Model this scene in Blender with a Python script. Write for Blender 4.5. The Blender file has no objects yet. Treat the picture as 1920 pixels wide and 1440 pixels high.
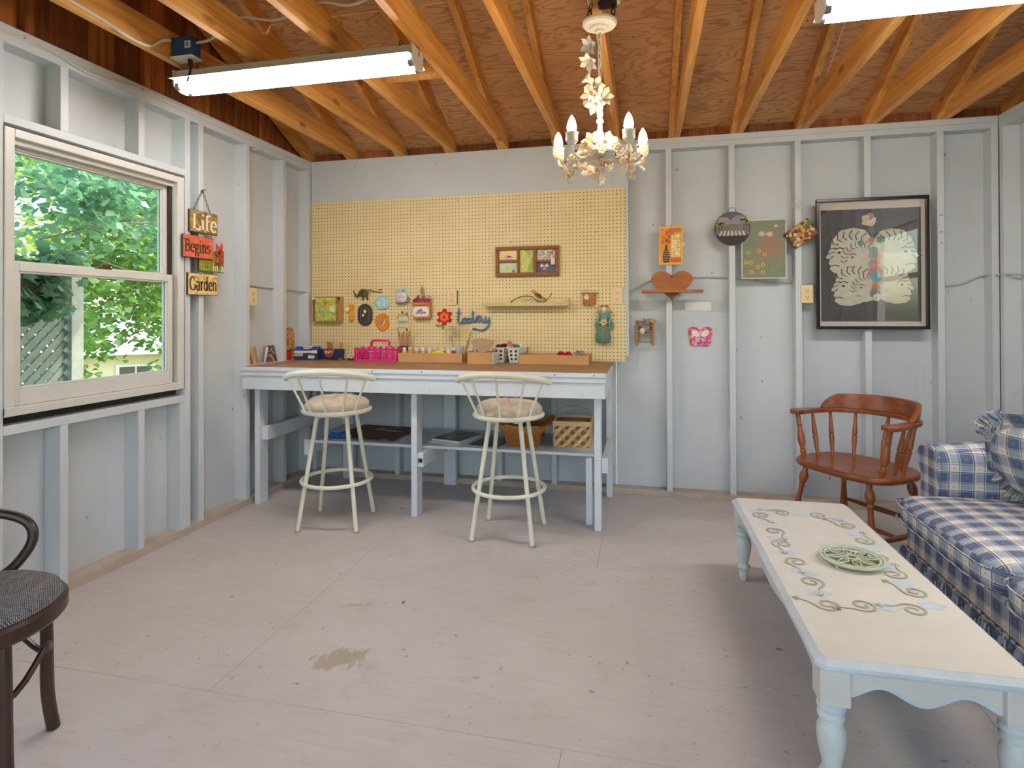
import bpy, bmesh, math, random
from math import sin, cos, pi, radians as rad
from mathutils import Vector, Matrix, Euler
random.seed(7)
scene = bpy.context.scene
col = scene.collection

# ------------------------------------------------------------------ camera, sky, sun, exposure
cam_data = bpy.data.cameras.new('camera'); cam = bpy.data.objects.new('camera', cam_data); col.objects.link(cam)
cam_data.sensor_width = 36.0; cam_data.lens = 36.0 * 1094.32 / 1920.0
cam_data.shift_y = -(720.0 - 582.63) / 1920.0; cam_data.clip_start = 0.05; cam_data.clip_end = 300
cam_right = Vector((0.974948, 0.222403, -0.003559)); cam_up = Vector((0.004740, -0.004777, 0.999977)); cam_fwd = Vector((-0.222381, 0.974943, 0.005712))
cm = Matrix((cam_right, cam_up, -cam_fwd)).transposed().to_4x4(); cm.translation = (0, 0, 1.2444)
cam.matrix_world = cm
scene.camera = cam

world = bpy.data.worlds.new('World'); scene.world = world; world.use_nodes = True
wn = world.node_tree.nodes; wl = world.node_tree.links
sky = wn.new('ShaderNodeTexSky'); sky.sky_type = 'NISHITA'; sky.sun_disc = False
sky.sun_elevation = rad(48); sky.sun_rotation = rad(60); sky.air_density = 1.3; sky.dust_density = 3.0; sky.ozone_density = 1.0
wl.new(sky.outputs[0], wn['Background'].inputs[0]); wn['Background'].inputs[1].default_value = 0.60

sun_data = bpy.data.lights.new('sun', 'SUN'); sun_data.energy = 2.2; sun_data.angle = rad(1.0); sun_data.color = (1.0, 0.93, 0.80)
sun = bpy.data.objects.new('sun', sun_data); col.objects.link(sun)
sun.rotation_euler = Vector((-0.50, -0.52, -0.86)).to_track_quat('-Z', 'Y').to_euler()

scene.view_settings.view_transform = 'Standard'; scene.view_settings.look = 'None'
scene.view_settings.gamma = 1.0; scene.view_settings.use_curve_mapping = False
scene.view_settings.exposure = 1.0
scene.cycles.use_denoising = True; scene.cycles.use_adaptive_sampling = True; scene.cycles.adaptive_threshold = 0.1; scene.cycles.use_light_tree = False
scene.cycles.max_bounces = 6; scene.cycles.diffuse_bounces = 4; scene.cycles.transparent_max_bounces = 12
scene.cycles.sample_clamp_indirect = 6.0; scene.cycles.caustics_reflective = False; scene.cycles.caustics_refractive = False

TUBE_LIGHT, BULB_LIGHT = 26.0, 70.0

# ------------------------------------------------------------------ mesh helpers
def xf(p, loc, rot):
    v = Vector(p)
    if rot is not None: v = rot @ v
    return v + Vector(loc)
def rotm(rx=0, ry=0, rz=0): return Euler((rx, ry, rz)).to_matrix()
class MB:
    def __init__(s): s.v = []; s.f = []
    def add(s, vs, fs):
        o = len(s.v); s.v += [tuple(p) for p in vs]; s.f += [tuple(i + o for i in q) for q in fs]; return s
    def box(s, x0, x1, y0, y1, z0, z1):
        return s.add([(x0,y0,z0),(x1,y0,z0),(x1,y1,z0),(x0,y1,z0),(x0,y0,z1),(x1,y0,z1),(x1,y1,z1),(x0,y1,z1)],
                     [(0,3,2,1),(4,5,6,7),(0,1,5,4),(1,2,6,5),(2,3,7,6),(3,0,4,7)])
    def obox(s, c, size, rot=None):
        a, b, d = [q / 2 for q in size]
        return s.add([xf(p, c, rot) for p in [(-a,-b,-d),(a,-b,-d),(a,b,-d),(-a,b,-d),(-a,-b,d),(a,-b,d),(a,b,d),(-a,b,d)]],
                     [(0,3,2,1),(4,5,6,7),(0,1,5,4),(1,2,6,5),(2,3,7,6),(3,0,4,7)])
    def taper(s, c, bot, top, h, rot=None):
        (a, b), (e, g) = bot, top
        return s.add([xf(p, c, rot) for p in [(-a/2,-b/2,0),(a/2,-b/2,0),(a/2,b/2,0),(-a/2,b/2,0),(-e/2,-g/2,h),(e/2,-g/2,h),(e/2,g/2,h),(-e/2,g/2,h)]],
                     [(0,3,2,1),(4,5,6,7),(0,1,5,4),(1,2,6,5),(2,3,7,6),(3,0,4,7)])
    def tube(s, path, r, n=8, closed=False, caps=True, flat=None):
        P = [Vector(p) for p in path]; m = len(P); R = list(r) if isinstance(r, (list, tuple)) else [r] * m
        if len(R) != m: R = [R[min(len(R)-1, int(i*len(R)/m))] for i in range(m)]
        T = []
        for i in range(m):
            a = P[(i - 1) % m] if (closed or i > 0) else P[i]; b = P[(i + 1) % m] if (closed or i < m - 1) else P[i]
            T.append((b - a).normalized() if (b - a).length > 1e-9 else Vector((0, 0, 1)))
        u = T[0].orthogonal().normalized()
        if flat is not None:
            u = (Vector(flat[0]) - T[0] * Vector(flat[0]).dot(T[0])).normalized()
        vs = []
        for i in range(m):
            if i: u = (u - T[i] * u.dot(T[i]));  u = u.normalized() if u.length > 1e-6 else T[i].orthogonal().normalized()
            w = T[i].cross(u)
            for k in range(n):
                a = 2 * pi * k / n; q = flat[1] if flat is not None else 1.0
                vs.append(P[i] + u * (cos(a) * R[i]) + w * (sin(a) * R[i] * q))
        fs = []
        for i in range(m if closed else m - 1):
            j = (i + 1) % m
            for k in range(n):
                l = (k + 1) % n; fs.append((i*n+k, i*n+l, j*n+l, j*n+k))
        if caps and not closed: fs += [tuple(range(n - 1, -1, -1)), tuple(range((m - 1) * n, m * n))]
        return s.add(vs, fs)
    def cyl(s, p0, p1, r0, r1=None, n=12): return s.tube([p0, p1], [r0, r0 if r1 is None else r1], n)
    def lathe(s, prof, n=20, loc=(0,0,0), rot=None, sx=1.0, sy=1.0):
        vs = []; fs = []; m = len(prof)
        for r, z in prof:
            for k in range(n):
                a = 2 * pi * k / n; vs.append(xf((r * cos(a) * sx, r * sin(a) * sy, z), loc, rot))
        for i in range(m - 1):
            for k in range(n):
                l = (k + 1) % n; fs.append((i*n+k, i*n+l, (i+1)*n+l, (i+1)*n+k))
        fs += [tuple(range(n - 1, -1, -1)), tuple(range((m - 1) * n, m * n))]
        return s.add(vs, fs)
    def prism(s, poly, a, b, plane='xz', loc=(0,0,0), rot=None):
        n = len(poly)
        def P(q, t):
            x, y = q
            return {'xz': (x, t, y), 'xy': (x, y, t), 'yz': (t, x, y)}[plane]
        vs = [xf(P(q, a), loc, rot) for q in poly] + [xf(P(q, b), loc, rot) for q in poly]
        area = sum(poly[i][0]*poly[(i+1)%n][1] - poly[(i+1)%n][0]*poly[i][1] for i in range(n))
        flip = (area > 0) == (plane != 'xz'); flip = flip if b > a else not flip
        bot = tuple(range(n)); top = tuple(range(n, 2*n)); fs = []
        if flip:
            fs += [bot[::-1], top] + [(i, (i+1)%n, n+(i+1)%n, n+i) for i in range(n)]
        else:
            fs += [bot, top[::-1]] + [((i+1)%n, i, n+i, n+(i+1)%n) for i in range(n)]
        return s.add(vs, fs)
    def ball(s, c, rx, ry=None, rz=None, nu=12, nv=8, rot=None):
        ry = rx if ry is None else ry; rz = rx if rz is None else rz
        vs = [xf((0,0,-rz), c, rot)]; fs = []
        for j in range(1, nv):
            t = -pi/2 + pi * j / nv
            for k in range(nu):
                a = 2*pi*k/nu; vs.append(xf((rx*cos(t)*cos(a), ry*cos(t)*sin(a), rz*sin(t)), c, rot))
        vs.append(xf((0,0,rz), c, rot)); L = len(vs) - 1
        for k in range(nu):
            l = (k+1) % nu; fs.append((0, 1+l, 1+k)); fs.append((L, 1+(nv-2)*nu+k, 1+(nv-2)*nu+l))
            for j in range(nv-2):
                a = 1+j*nu; b = a+nu; fs.append((a+k, a+l, b+l, b+k))
        return s.add(vs, fs)
    def grid(s, fn, nu, nv, wrapu=False):
        vs = [fn(i / (nu if wrapu else nu - 1), j / (nv - 1)) for j in range(nv) for i in range(nu)]; fs = []
        for j in range(nv - 1):
            for i in range(nu if wrapu else nu - 1):
                k = (i + 1) % nu; fs.append((j*nu+i, j*nu+k, (j+1)*nu+k, (j+1)*nu+i))
        return s.add(vs, fs)
    def mesh(s, name, smooth=35, fix=True):
        me = bpy.data.meshes.new(name); me.from_pydata(s.v, [], s.f); me.validate(); me.update()
        if fix:
            bm = bmesh.new(); bm.from_mesh(me); bmesh.ops.recalc_face_normals(bm, faces=bm.faces); bm.to_mesh(me); bm.free()
        if smooth:
            me.polygons.foreach_set('use_smooth', [True] * len(me.polygons)); me.set_sharp_from_angle(angle=rad(smooth))
        return me
    def build(s, name, mat, parent=None, loc=(0,0,0), rot=(0,0,0), smooth=35, bevel=0, seg=2, uv=False, sub=0):
        me = s.mesh(name, smooth)
        if uv: box_uv(me)
        return link(name, me, mat, parent, loc, rot, bevel, seg, sub)
def box_uv(me, ox=0, oy=0):
    lay = me.uv_layers.new(name='UVMap')
    for p in me.polygons:
        n = p.normal; ax = max(range(3), key=lambda i: abs(n[i]))
        for li in p.loop_indices:
            c = me.vertices[me.loops[li].vertex_index].co
            lay.data[li].uv = ((c.y, c.z) if ax == 0 else (c.x, c.z) if ax == 1 else (c.x, c.y))
def link(name, me, mat, parent=None, loc=(0,0,0), rot=(0,0,0), bevel=0, seg=2, sub=0):
    o = bpy.data.objects.new(name, me); col.objects.link(o)
    if mat is not None and not me.materials: me.materials.append(mat)
    elif mat is not None and me.materials[0] != mat: o.material_slots[0].link = 'OBJECT'; o.material_slots[0].material = mat
    o.location = loc; o.rotation_euler = rot
    if parent is not None: o.parent = parent
    if bevel:
        b = o.modifiers.new('bevel', 'BEVEL'); b.width = bevel; b.segments = seg; b.limit_method = 'ANGLE'; b.angle_limit = rad(40)
    if sub:
        q = o.modifiers.new('sub', 'SUBSURF'); q.levels = sub; q.render_levels = sub
    return o
def tag(o, label, cat, group=None, kind=None):
    o['label'] = label; o['category'] = cat
    if group: o['group'] = group
    if kind: o['kind'] = kind
    return o
def thing(name, label, cat, loc=(0,0,0), rz=0, group=None, rot=None):
    o = bpy.data.objects.new(name, None); col.objects.link(o); o.location = loc
    o.rotation_euler = rot if rot is not None else (0, 0, rz); o.empty_display_size = 0.05
    return tag(o, label, cat, group)
def struct(name, loc=(0,0,0)):
    o = bpy.data.objects.new(name, None); col.objects.link(o); o.location = loc; o['kind'] = 'structure'; o.empty_display_size = 0.05; return o
def dup(root, loc, rz, label, group=None):
    r = root.copy(); col.objects.link(r); r.location = loc; r.rotation_euler = (0, 0, rz); r['label'] = label
    if group: r['group'] = group
    for ch in list(root.children):
        c = ch.copy(); col.objects.link(c); c.parent = r
        for g in list(ch.children):
            d = g.copy(); col.objects.link(d); d.parent = c
    return r
def text_mb(s, size, extrude, bold=0.0, align='CENTER'):
    cu = bpy.data.curves.new('txt', 'FONT'); cu.body = s; cu.size = size; cu.extrude = extrude; cu.offset = bold; cu.align_x = align; cu.align_y = 'CENTER'; cu.resolution_u = 3
    o = bpy.data.objects.new('txt', cu); col.objects.link(o)
    dg = bpy.context.evaluated_depsgraph_get(); me = o.evaluated_get(dg).to_mesh()
    mb = MB().add([tuple(v.co) for v in me.vertices], [tuple(p.vertices) for p in me.polygons])
    o.evaluated_get(dg).to_mesh_clear(); bpy.data.objects.remove(o); bpy.data.curves.remove(cu); return mb
def put(mb, loc, rot):
    mb.v = [tuple(xf(p, loc, rot)) for p in mb.v]; return mb
def blob(r, k, amp=0.1, n=24, sx=1, sy=1):
    rr = random.Random(k); ph = [rr.uniform(0, 6.28) for _ in range(4)]
    return [(r*sx*(1+amp*sin(2*t+ph[0])*.5+amp*sin(3*t+ph[1])*.5)*cos(t), r*sy*(1+amp*sin(2*t+ph[2])*.5+amp*sin(3*t+ph[3])*.5)*sin(t)) for t in [2*pi*i/n for i in range(n)]]
def circ(r, n=20, cx=0, cy=0, sx=1, sy=1, a0=0, a1=2*pi):
    full = abs(a1 - a0 - 2*pi) < 1e-6
    return [(cx + r*sx*cos(a0+(a1-a0)*i/(n if full else n-1)), cy + r*sy*sin(a0+(a1-a0)*i/(n if full else n-1))) for i in range(n)]
def rrect(w, h, r, n=4):
    out = []
    for cx, cy, a in ((w/2-r, h/2-r, 0), (-w/2+r, h/2-r, pi/2), (-w/2+r, -h/2+r, pi), (w/2-r, -h/2+r, 1.5*pi)):
        out += [(cx + r*cos(a + pi/2*i/n), cy + r*sin(a + pi/2*i/n)) for i in range(n + 1)]
    return out
def bez(pts, n=12):
    """Catmull-Rom through 3D points"""
    P = [Vector(p) for p in pts]; out = []
    for i in range(len(P) - 1):
        a = P[max(i-1, 0)]; b = P[i]; c = P[i+1]; d = P[min(i+2, len(P)-1)]
        for k in range(n):
            t = k / n; out.append(0.5*((2*b) + (c-a)*t + (2*a-5*b+4*c-d)*t*t + (3*b-a-3*c+d)*t*t*t))
    out.append(P[-1]); return out

# ------------------------------------------------------------------ materials
MATS = {}
def srgb(r, g, b):
    f = lambda c: (c/255/12.92) if c/255 <= 0.04045 else ((c/255+0.055)/1.055)**2.4
    return (f(r), f(g), f(b), 1)
class NT:
    def __init__(s, name):
        s.m = bpy.data.materials.new(name); s.m.use_nodes = True; s.t = s.m.node_tree; s.n = s.t.nodes; s.b = s.n['Principled BSDF']; MATS[name] = s.m
    def node(s, typ, **kw):
        n = s.n.new('ShaderNode' + typ)
        for k, v in kw.items(): setattr(n, k, v)
        return n
    def ln(s, a, b): s.t.links.new(a, b)
    def coord(s, out='Object', scale=(1,1,1), loc=(0,0,0), rot=(0,0,0), rnd=False):
        c = s.node('TexCoord'); m = s.node('Mapping'); m.inputs['Scale'].default_value = scale; m.inputs['Location'].default_value = loc; m.inputs['Rotation'].default_value = rot
        src = c.outputs[out]
        if rnd:
            oi = s.node('ObjectInfo'); v = s.node('VectorMath', operation='SCALE'); s.ln(oi.outputs['Random'], v.inputs['Scale']); v.inputs[0].default_value = (37.1, 91.7, 53.3)
            a = s.node('VectorMath', operation='ADD'); s.ln(src, a.inputs[0]); s.ln(v.outputs[0], a.inputs[1]); src = a.outputs[0]
        s.ln(src, m.inputs[0]); return m.outputs[0]
    def noise(s, vec, scale, detail=4, rough=0.55, dist=0.0):
        n = s.node('TexNoise'); n.inputs['Scale'].default_value = scale; n.inputs['Detail'].default_value = detail; n.inputs['Roughness'].default_value = rough; n.inputs['Distortion'].default_value = dist
        s.ln(vec, n.inputs['Vector']); return n.outputs['Fac']
    def voro(s, vec, scale, feature='F1', out='Distance', rnd=1.0):
        n = s.node('TexVoronoi', feature=feature); n.inputs['Scale'].default_value = scale; n.inputs['Randomness'].default_value = rnd; s.ln(vec, n.inputs['Vector']); return n.outputs[out]
    def ramp(s, fac, stops, interp='LINEAR'):
        r = s.node('ValToRGB'); r.color_ramp.interpolation = interp; e = r.color_ramp.elements
        while len(e) < len(stops): e.new(0.5)
        for i, (p, c) in enumerate(stops): e[i].position = p; e[i].color = c if len(c) == 4 else (*c, 1)
        s.ln(fac, r.inputs[0]); return r.outputs[0]
    def math(s, op, a, b=0.0, c=None, clamp=False):
        n = s.node('Math', operation=op, use_clamp=clamp)
        for i, x in enumerate((a, b, c)):
            if x is None: continue
            if isinstance(x, (int, float)): n.inputs[i].default_value = x
            else: s.ln(x, n.inputs[i])
        return n.outputs[0]
    def mix(s, fac, a, b, blend='MIX'):
        n = s.node('MixRGB', blend_type=blend)
        for i, x in enumerate((fac, a, b)):
            if isinstance(x, (int, float)): n.inputs[i].default_value = x
            elif isinstance(x, tuple): n.inputs[i].default_value = x if len(x) == 4 else (*x, 1)
            else: s.ln(x, n.inputs[i])
        return n.outputs[0]
    def xyz(s, vec):
        n = s.node('SeparateXYZ'); s.ln(vec, n.inputs[0]); return n.outputs
    def bump(s, h, strength=0.3, dist=0.01):
        n = s.node('Bump'); n.inputs['Strength'].default_value = strength; n.inputs['Distance'].default_value = dist; s.ln(h, n.inputs['Height']); s.ln(n.outputs[0], s.b.inputs['Normal'])
    def fin(s, color=None, rough=0.6, metal=0.0, spec=0.5):
        if color is not None:
            if isinstance(color, tuple): s.b.inputs['Base Color'].default_value = color
            else: s.ln(color, s.b.inputs['Base Color'])
        if isinstance(rough, (int, float)): s.b.inputs['Roughness'].default_value = rough
        else: s.ln(rough, s.b.inputs['Roughness'])
        s.b.inputs['Metallic'].default_value = metal; s.b.inputs['Specular IOR Level'].default_value = spec; return s.m
def M(name, c, rough=0.6, metal=0.0, var=0.12, scale=18, bump=0.0, bscale=60, spec=0.5):
    """painted / plain surface with gentle procedural variation"""
    if name in MATS: return MATS[name]
    t = NT(name); v = t.coord(rnd=True); n = t.noise(v, scale, 4)
    c1 = tuple(x*(1-var) for x in c[:3]) + (1,); c2 = tuple(min(1, x*(1+var)) for x in c[:3]) + (1,)
    colr = t.ramp(n, [(0.3, c1), (0.7, c2)])
    if bump: t.bump(t.noise(v, bscale, 3), bump, 0.003)
    return t.fin(colr, rough, metal, spec)
def wood(name, dark, light, axis=1, scale=14, rough=0.5, knots=0.0, bump=0.1, rndamt=0.25, spec=0.4):
    t = NT(name); sc = [scale]*3; sc[axis] = scale*0.06
    v = t.coord(scale=tuple(sc), rnd=True); g = t.noise(v, 1.6, 6, 0.62, 0.8)
    sc2 = [q*5 for q in sc]; v2 = t.coord(scale=tuple(sc2), rnd=True); g2 = t.noise(v2, 1.3, 3, 0.6)
    f = t.math('ADD', t.math('MULTIPLY', g, 0.7), t.math('MULTIPLY', g2, 0.3))
    c = t.ramp(f, [(0.34, dark), (0.66, light)])
    if knots:
        sk = [5.5]*3; sk[axis] = 2.2; kv = t.coord(scale=tuple(sk), rnd=True); k = t.voro(kv, 1.0)
        kk = t.ramp(k, [(0.05, (1,1,1)), (0.13, (0,0,0))]); c = t.mix(t.math('MULTIPLY', kk, knots), c, tuple(x*0.18 for x in dark[:3]))
    oi = t.node('ObjectInfo'); br = t.math('ADD', t.math('MULTIPLY', oi.outputs['Random'], rndamt*2), 1-rndamt)
    c = t.mix(1.0, c, t.comb(br), 'MULTIPLY')
    if bump: t.bump(f, bump, 0.004)
    return t.fin(c, rough, 0, spec)
def _comb(s, x):
    n = s.node('CombineXYZ'); [s.ln(x, n.inputs[i]) for i in range(3)]; return n.outputs[0]
NT.comb = _comb

def make_wall_paint(name, base, dirty=0.5):
    t = NT(name); v = t.coord('Object', rnd=True)
    n = t.noise(v, 3.0, 5, 0.6); c = t.ramp(n, [(0.3, tuple(x*0.93 for x in base[:3])), (0.7, base)])
    vs = t.coord('Object', scale=(9, 9, 0.7), rnd=True); st = t.noise(vs, 2.2, 6, 0.65)
    c = t.mix(t.math('MULTIPLY', t.ramp(st, [(0.60, (0,0,0)), (0.80, (1,1,1))]), 0.25*dirty), c, tuple(x*0.62 for x in base[:3]))
    sp = t.voro(t.coord('Object', scale=(1,1,0.7), rnd=True), 7.0); n2 = t.noise(v, 40, 3)
    spots = t.math('MULTIPLY', t.ramp(sp, [(0.03, (1,1,1)), (0.075, (0,0,0))]), t.ramp(n2, [(0.42, (0,0,0)), (0.6, (1,1,1))]))
    c = t.mix(t.math('MULTIPLY', spots, 0.6*dirty), c, (0.13, 0.13, 0.13))
    t.bump(st, 0.12, 0.003)
    return t.fin(c, 0.55, 0, 0.4)
PAINT = srgb(206, 211, 215)
WALL = make_wall_paint('pale_blue_wall_paint', PAINT, 1.3)
STUD = make_wall_paint('pale_blue_timber_paint', tuple(min(1, x*1.05) for x in PAINT[:3]) + (1,), 0.5)
def make_plate():
    t = NT('sole_plate_paint'); c = t.coord('Object'); n = t.noise(c, 12, 4)
    return t.fin(t.ramp(n, [(0.3, srgb(176, 158, 142)), (0.7, srgb(196, 178, 162))]), 0.6)
PLATE = make_plate()
JOIST = wood('pine_joist', srgb(200, 126, 54), srgb(246, 188, 108), 1, 12, 0.5, 0.7, rndamt=0.12)
GABLE = wood('gable_board_wood', srgb(104, 54, 26), srgb(184, 110, 56), 2, 11, 0.6, 0.75, rndamt=0.45)
def make_ply():
    t = NT('roof_plywood'); v = t.coord('Object', scale=(1.0, 5.0, 5.0), rnd=True)
    n = t.noise(v, 1.15, 3, 0.5, 0.4); w = t.math('SINE', t.math('MULTIPLY', n, 105.0))
    ring = t.ramp(w, [(0.35, (0,0,0)), (0.95, (1,1,1))])
    big = t.noise(t.coord('Object', rnd=True), 2.0, 4); fine = t.noise(t.coord('Object', scale=(3, 90, 90), rnd=True), 1.5, 3)
    c = t.ramp(big, [(0.3, srgb(210, 160, 112)), (0.7, srgb(236, 188, 138))])
    c = t.mix(t.math('MULTIPLY', ring, 0.55), c, srgb(160, 96, 52)); c = t.mix(t.math('MULTIPLY', fine, 0.30), c, srgb(176, 114, 66))
    k = t.voro(t.coord('Object', scale=(1.6, 2.4, 2.4), rnd=True), 1.0)
    c = t.mix(t.ramp(k, [(0.035, (1,1,1)), (0.075, (0,0,0))]), c, srgb(52, 26, 14))
    sp = t.voro(t.coord('Object', rnd=True), 9.0); c = t.mix(t.ramp(sp, [(0.03, (1,1,1)), (0.06, (0,0,0))]), c, srgb(70, 38, 22))
    return t.fin(c, 0.65)
PLY = make_ply()
def make_floor():
    t = NT('worn_painted_floor'); v = t.coord('Object'); n = t.noise(v, 1.3, 5, 0.6)
    c = t.ramp(n, [(0.25, srgb(190, 180, 174)), (0.75, srgb(209, 201, 197))])
    st = t.noise(t.coord('Object', scale=(2.2, 26, 1)), 2.0, 5, 0.6)
    c = t.mix(t.math('MULTIPLY', t.ramp(st, [(0.5, (0,0,0)), (0.8, (1,1,1))]), 0.30), c, srgb(168, 152, 140))
    pat = t.noise(v, 4.5, 6, 0.7); c = t.mix(t.math('MULTIPLY', t.ramp(pat, [(0.56, (0,0,0)), (0.74, (1,1,1))]), 0.35), c, srgb(170, 156, 142))
    for sc, lo, colr, amt, wob in ((5.2, 0.040, srgb(64, 56, 52), 0.85, 31), (3.1, 0.045, srgb(238, 234, 230), 0.8, 17), (9.0, 0.055, srgb(110, 98, 90), 0.6, 47), (16.0, 0.075, srgb(104, 92, 84), 0.55, 63)):
        vv = t.node('VectorMath', operation='ADD'); nz = t.node('TexNoise'); nz.inputs['Scale'].default_value = 30.0; t.ln(v, nz.inputs['Vector'])
        ms = t.node('VectorMath', operation='SCALE'); t.ln(nz.outputs['Color'], ms.inputs[0]); ms.inputs['Scale'].default_value = 0.05
        t.ln(v, vv.inputs[0]); t.ln(ms.outputs[0], vv.inputs[1])
        sp = t.voro(t.coordv(vv.outputs[0], (wob, wob*1.7, 0)), sc); gate = t.noise(t.coord('Object', loc=(wob, 3, 0)), 2.3, 2)
        f = t.math('MULTIPLY', t.ramp(sp, [(lo*0.6, (1,1,1)), (lo*1.6, (0,0,0))]), t.ramp(gate, [(0.40, (0,0,0)), (0.52, (1,1,1))]))
        c = t.mix(t.math('MULTIPLY', f, amt), c, colr)
    # worn-through patches with a shape of their own (bare wood showing)
    o = t.xyz(v)
    for cx, cy, rx, ry, ang, thr, amt in ((-1.075, 1.925, 0.125, 0.075, 0.35, 0.50, 0.75), (-1.20, 2.30, 0.12, 0.018, 0.33, 0.42, 0.5), (-0.55, 2.72, 0.07, 0.012, 0.2, 0.42, 0.4)):
        dx = t.math('SUBTRACT', o[0], cx); dy = t.math('SUBTRACT', o[1], cy); ca, sa = cos(ang), sin(ang)
        px = t.math('DIVIDE', t.math('ADD', t.math('MULTIPLY', dx, ca), t.math('MULTIPLY', dy, sa)), rx)
        py = t.math('DIVIDE', t.math('SUBTRACT', t.math('MULTIPLY', dy, ca), t.math('MULTIPLY', dx, sa)), ry)
        d = t.math('ADD', t.math('POWER', px, 2.0), t.math('POWER', py, 2.0))
        streak = t.noise(t.coord('Object', scale=(22, 7, 1), rot=(0, 0, 0.9)), 1.0, 4, 0.7)
        f = t.math('SUBTRACT', t.math('ADD', 1.15, t.math('MULTIPLY', t.math('SUBTRACT', streak, 0.5), 5.0)), d)
        f = t.ramp(f, [(thr, (0,0,0)), (min(0.99, thr+0.25), (1,1,1))]); c = t.mix(t.math('MULTIPLY', f, amt), c, srgb(166, 152, 128))
    t.bump(st, 0.05, 0.002)
    return t.fin(c, 0.5, 0, 0.35)
def _coordv(s, vec, loc):
    m = s.node('Mapping'); m.inputs['Location'].default_value = loc; s.ln(vec, m.inputs[0]); return m.outputs[0]
NT.coordv = _coordv
FLOOR = make_floor()
WHITE = M('white_paint', srgb(222, 222, 218), 0.45, var=0.04)
VINYL = M('window_white', srgb(216, 214, 209), 0.4, var=0.04, scale=6)
DARKGAP = M('dark_cavity', srgb(60, 54, 48), 0.9)
STEEL = M('galvanised_steel', srgb(150, 150, 152), 0.35, 0.9, 0.06)
BLACKMET = M('dark_chain_metal', srgb(70, 62, 54), 0.5, 0.7)
def make_glass():
    t = NT('window_glass'); t.n.remove(t.b); out = t.n['Material Output']
    tr = t.node('BsdfTransparent'); tr.inputs[0].default_value = (0.93, 0.97, 0.95, 1); gl = t.node('BsdfGlossy'); gl.inputs['Roughness'].default_value = 0.02
    lw = t.node('LayerWeight'); fr = t.math('ADD', t.math('MULTIPLY', t.math('POWER', lw.outputs['Facing'], 4.0), 0.75), 0.03); mx = t.node('MixShader'); t.ln(fr, mx.inputs[0]); t.ln(tr.outputs[0], mx.inputs[1]); t.ln(gl.outputs[0], mx.inputs[2]); t.ln(mx.outputs[0], out.inputs[0]); return t.m
GLASS = make_glass()
def emit(name, c, strength):
    t = NT(name); t.b.inputs['Base Color'].default_value = (0.9, 0.9, 0.9, 1); t.b.inputs['Emission Color'].default_value = c; t.b.inputs['Emission Strength'].default_value = strength; return t.m
CABLE = M('white_cable', srgb(214, 206, 194), 0.5, var=0.05)
CREAMPL = M('ivory_plastic', srgb(232, 206, 160), 0.4, var=0.04)
# ------------------------------------------------------------------ the room
X, XR, YB, YF, H = -2.543, 2.094, 4.103, -1.30, 2.44
XS, XRS, YS = X - 0.089, XR + 0.089, YB + 0.089          # inner faces of the wall sheathing
RIDGE, SLOPE = 1.40, 0.46
def zroof(y): return 2.545 + SLOPE * (YB - y if y >= RIDGE else y - YF)
# floor: staggered painted plywood sheets
floor = struct('floor')
def sheet(x0, x1, y0, y1):
    MB().box(x0+.0006, x1-.0006, y0+.0006, y1-.0006, -0.018, 0).build('floor_sheet', FLOOR, floor, smooth=0)
for (y0, y1), off in (((2.885, 4.2), -0.238), ((1.665, 2.885), -1.417), ((0.445, 1.665), -0.238), ((-0.775, 0.445), -1.417), ((-1.4, -0.775), -0.238)):
    xs = sorted([x for x in [off + 2.44*k for k in range(-3, 4)] if XS < x < XRS] + [XS, XRS])
    for a, b in zip(xs, xs[1:]): sheet(a, b, y0, y1)
MB().box(XS, XRS, -1.4, 4.2, -0.06, -0.0185).build('subfloor', DARKGAP, floor, smooth=0)

def timber(parent, name, x0, x1, y0, y1, z0, z1, mat=None, bevel=0.0015):
    c = ((x0+x1)/2, (y0+y1)/2, (z0+z1)/2)
    return MB().box(x0-c[0], x1-c[0], y0-c[1], y1-c[1], z0-c[2], z1-c[2]).build(name, mat or STUD, parent, loc=c, smooth=0, bevel=bevel, seg=1)
# back wall
wb = struct('wall_back')
xs = [XS, -1.42, -0.20, 1.02, XRS+.012]
for a, b in zip(xs, xs[1:]): timber(wb, 'wall_panel', a+.001, b-.001, YS, YS+.012, 0, 2.56, WALL, 0)
bstuds = [-2.541, -2.246, -1.848, -1.45, -1.051, -0.653, -0.262, 0.140, 0.5464, 0.9528, 1.3592, 1.7656, 2.056]
for x in bstuds: timber(wb, 'stud', x, x+.038, YB, YS, .038, 2.364)
timber(wb, 'top_plate', X, XR, YB, YS, 2.402, H); timber(wb, 'top_plate', X, XR, YB+.001, YS, 2.364, 2.4015)
timber(wb, 'sole_plate', X, XR, YB-.002, YS, 0, .040, PLATE)
timber(wb, 'lining_panel', X+.002, -0.110, YB-.006, YB-.0005, 0.95, 2.438, WALL, 0)
# left wall with the window opening
wlft = struct('wall_left')
for y0, y1, z0, z1 in ((YF, 0.62, 0, H), (0.622, 1.838, 0, H), (1.84, 2.806, 0, .80), (1.84, 2.806, 2.03, H), (2.808, 3.06, 0, H), (3.062, 4.19, 0, H)):
    timber(wlft, 'wall_panel', XS-.012, XS, y0, y1, z0, z1, WALL, 0)
for y in (-1.30, -0.89, -0.48, -0.07, 0.34, 0.75, 1.16, 1.57, 1.815, 2.816, 2.920, 3.332, 3.735): timber(wlft, 'stud', XS, X, y, y+.038, .038, 2.364)
timber(wlft, 'stud', XS, X, 4.058, 4.096, .038, 2.364)
for y in (2.09, 2.503): timber(wlft, 'cripple_stud', XS, X, y, y+.038, .038, .755); timber(wlft, 'cripple_stud', XS, X, y, y+.038, 2.072, 2.364)
timber(wlft, 'jack_stud', XS, X, 2.778, 2.816, .038, .755)
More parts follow.
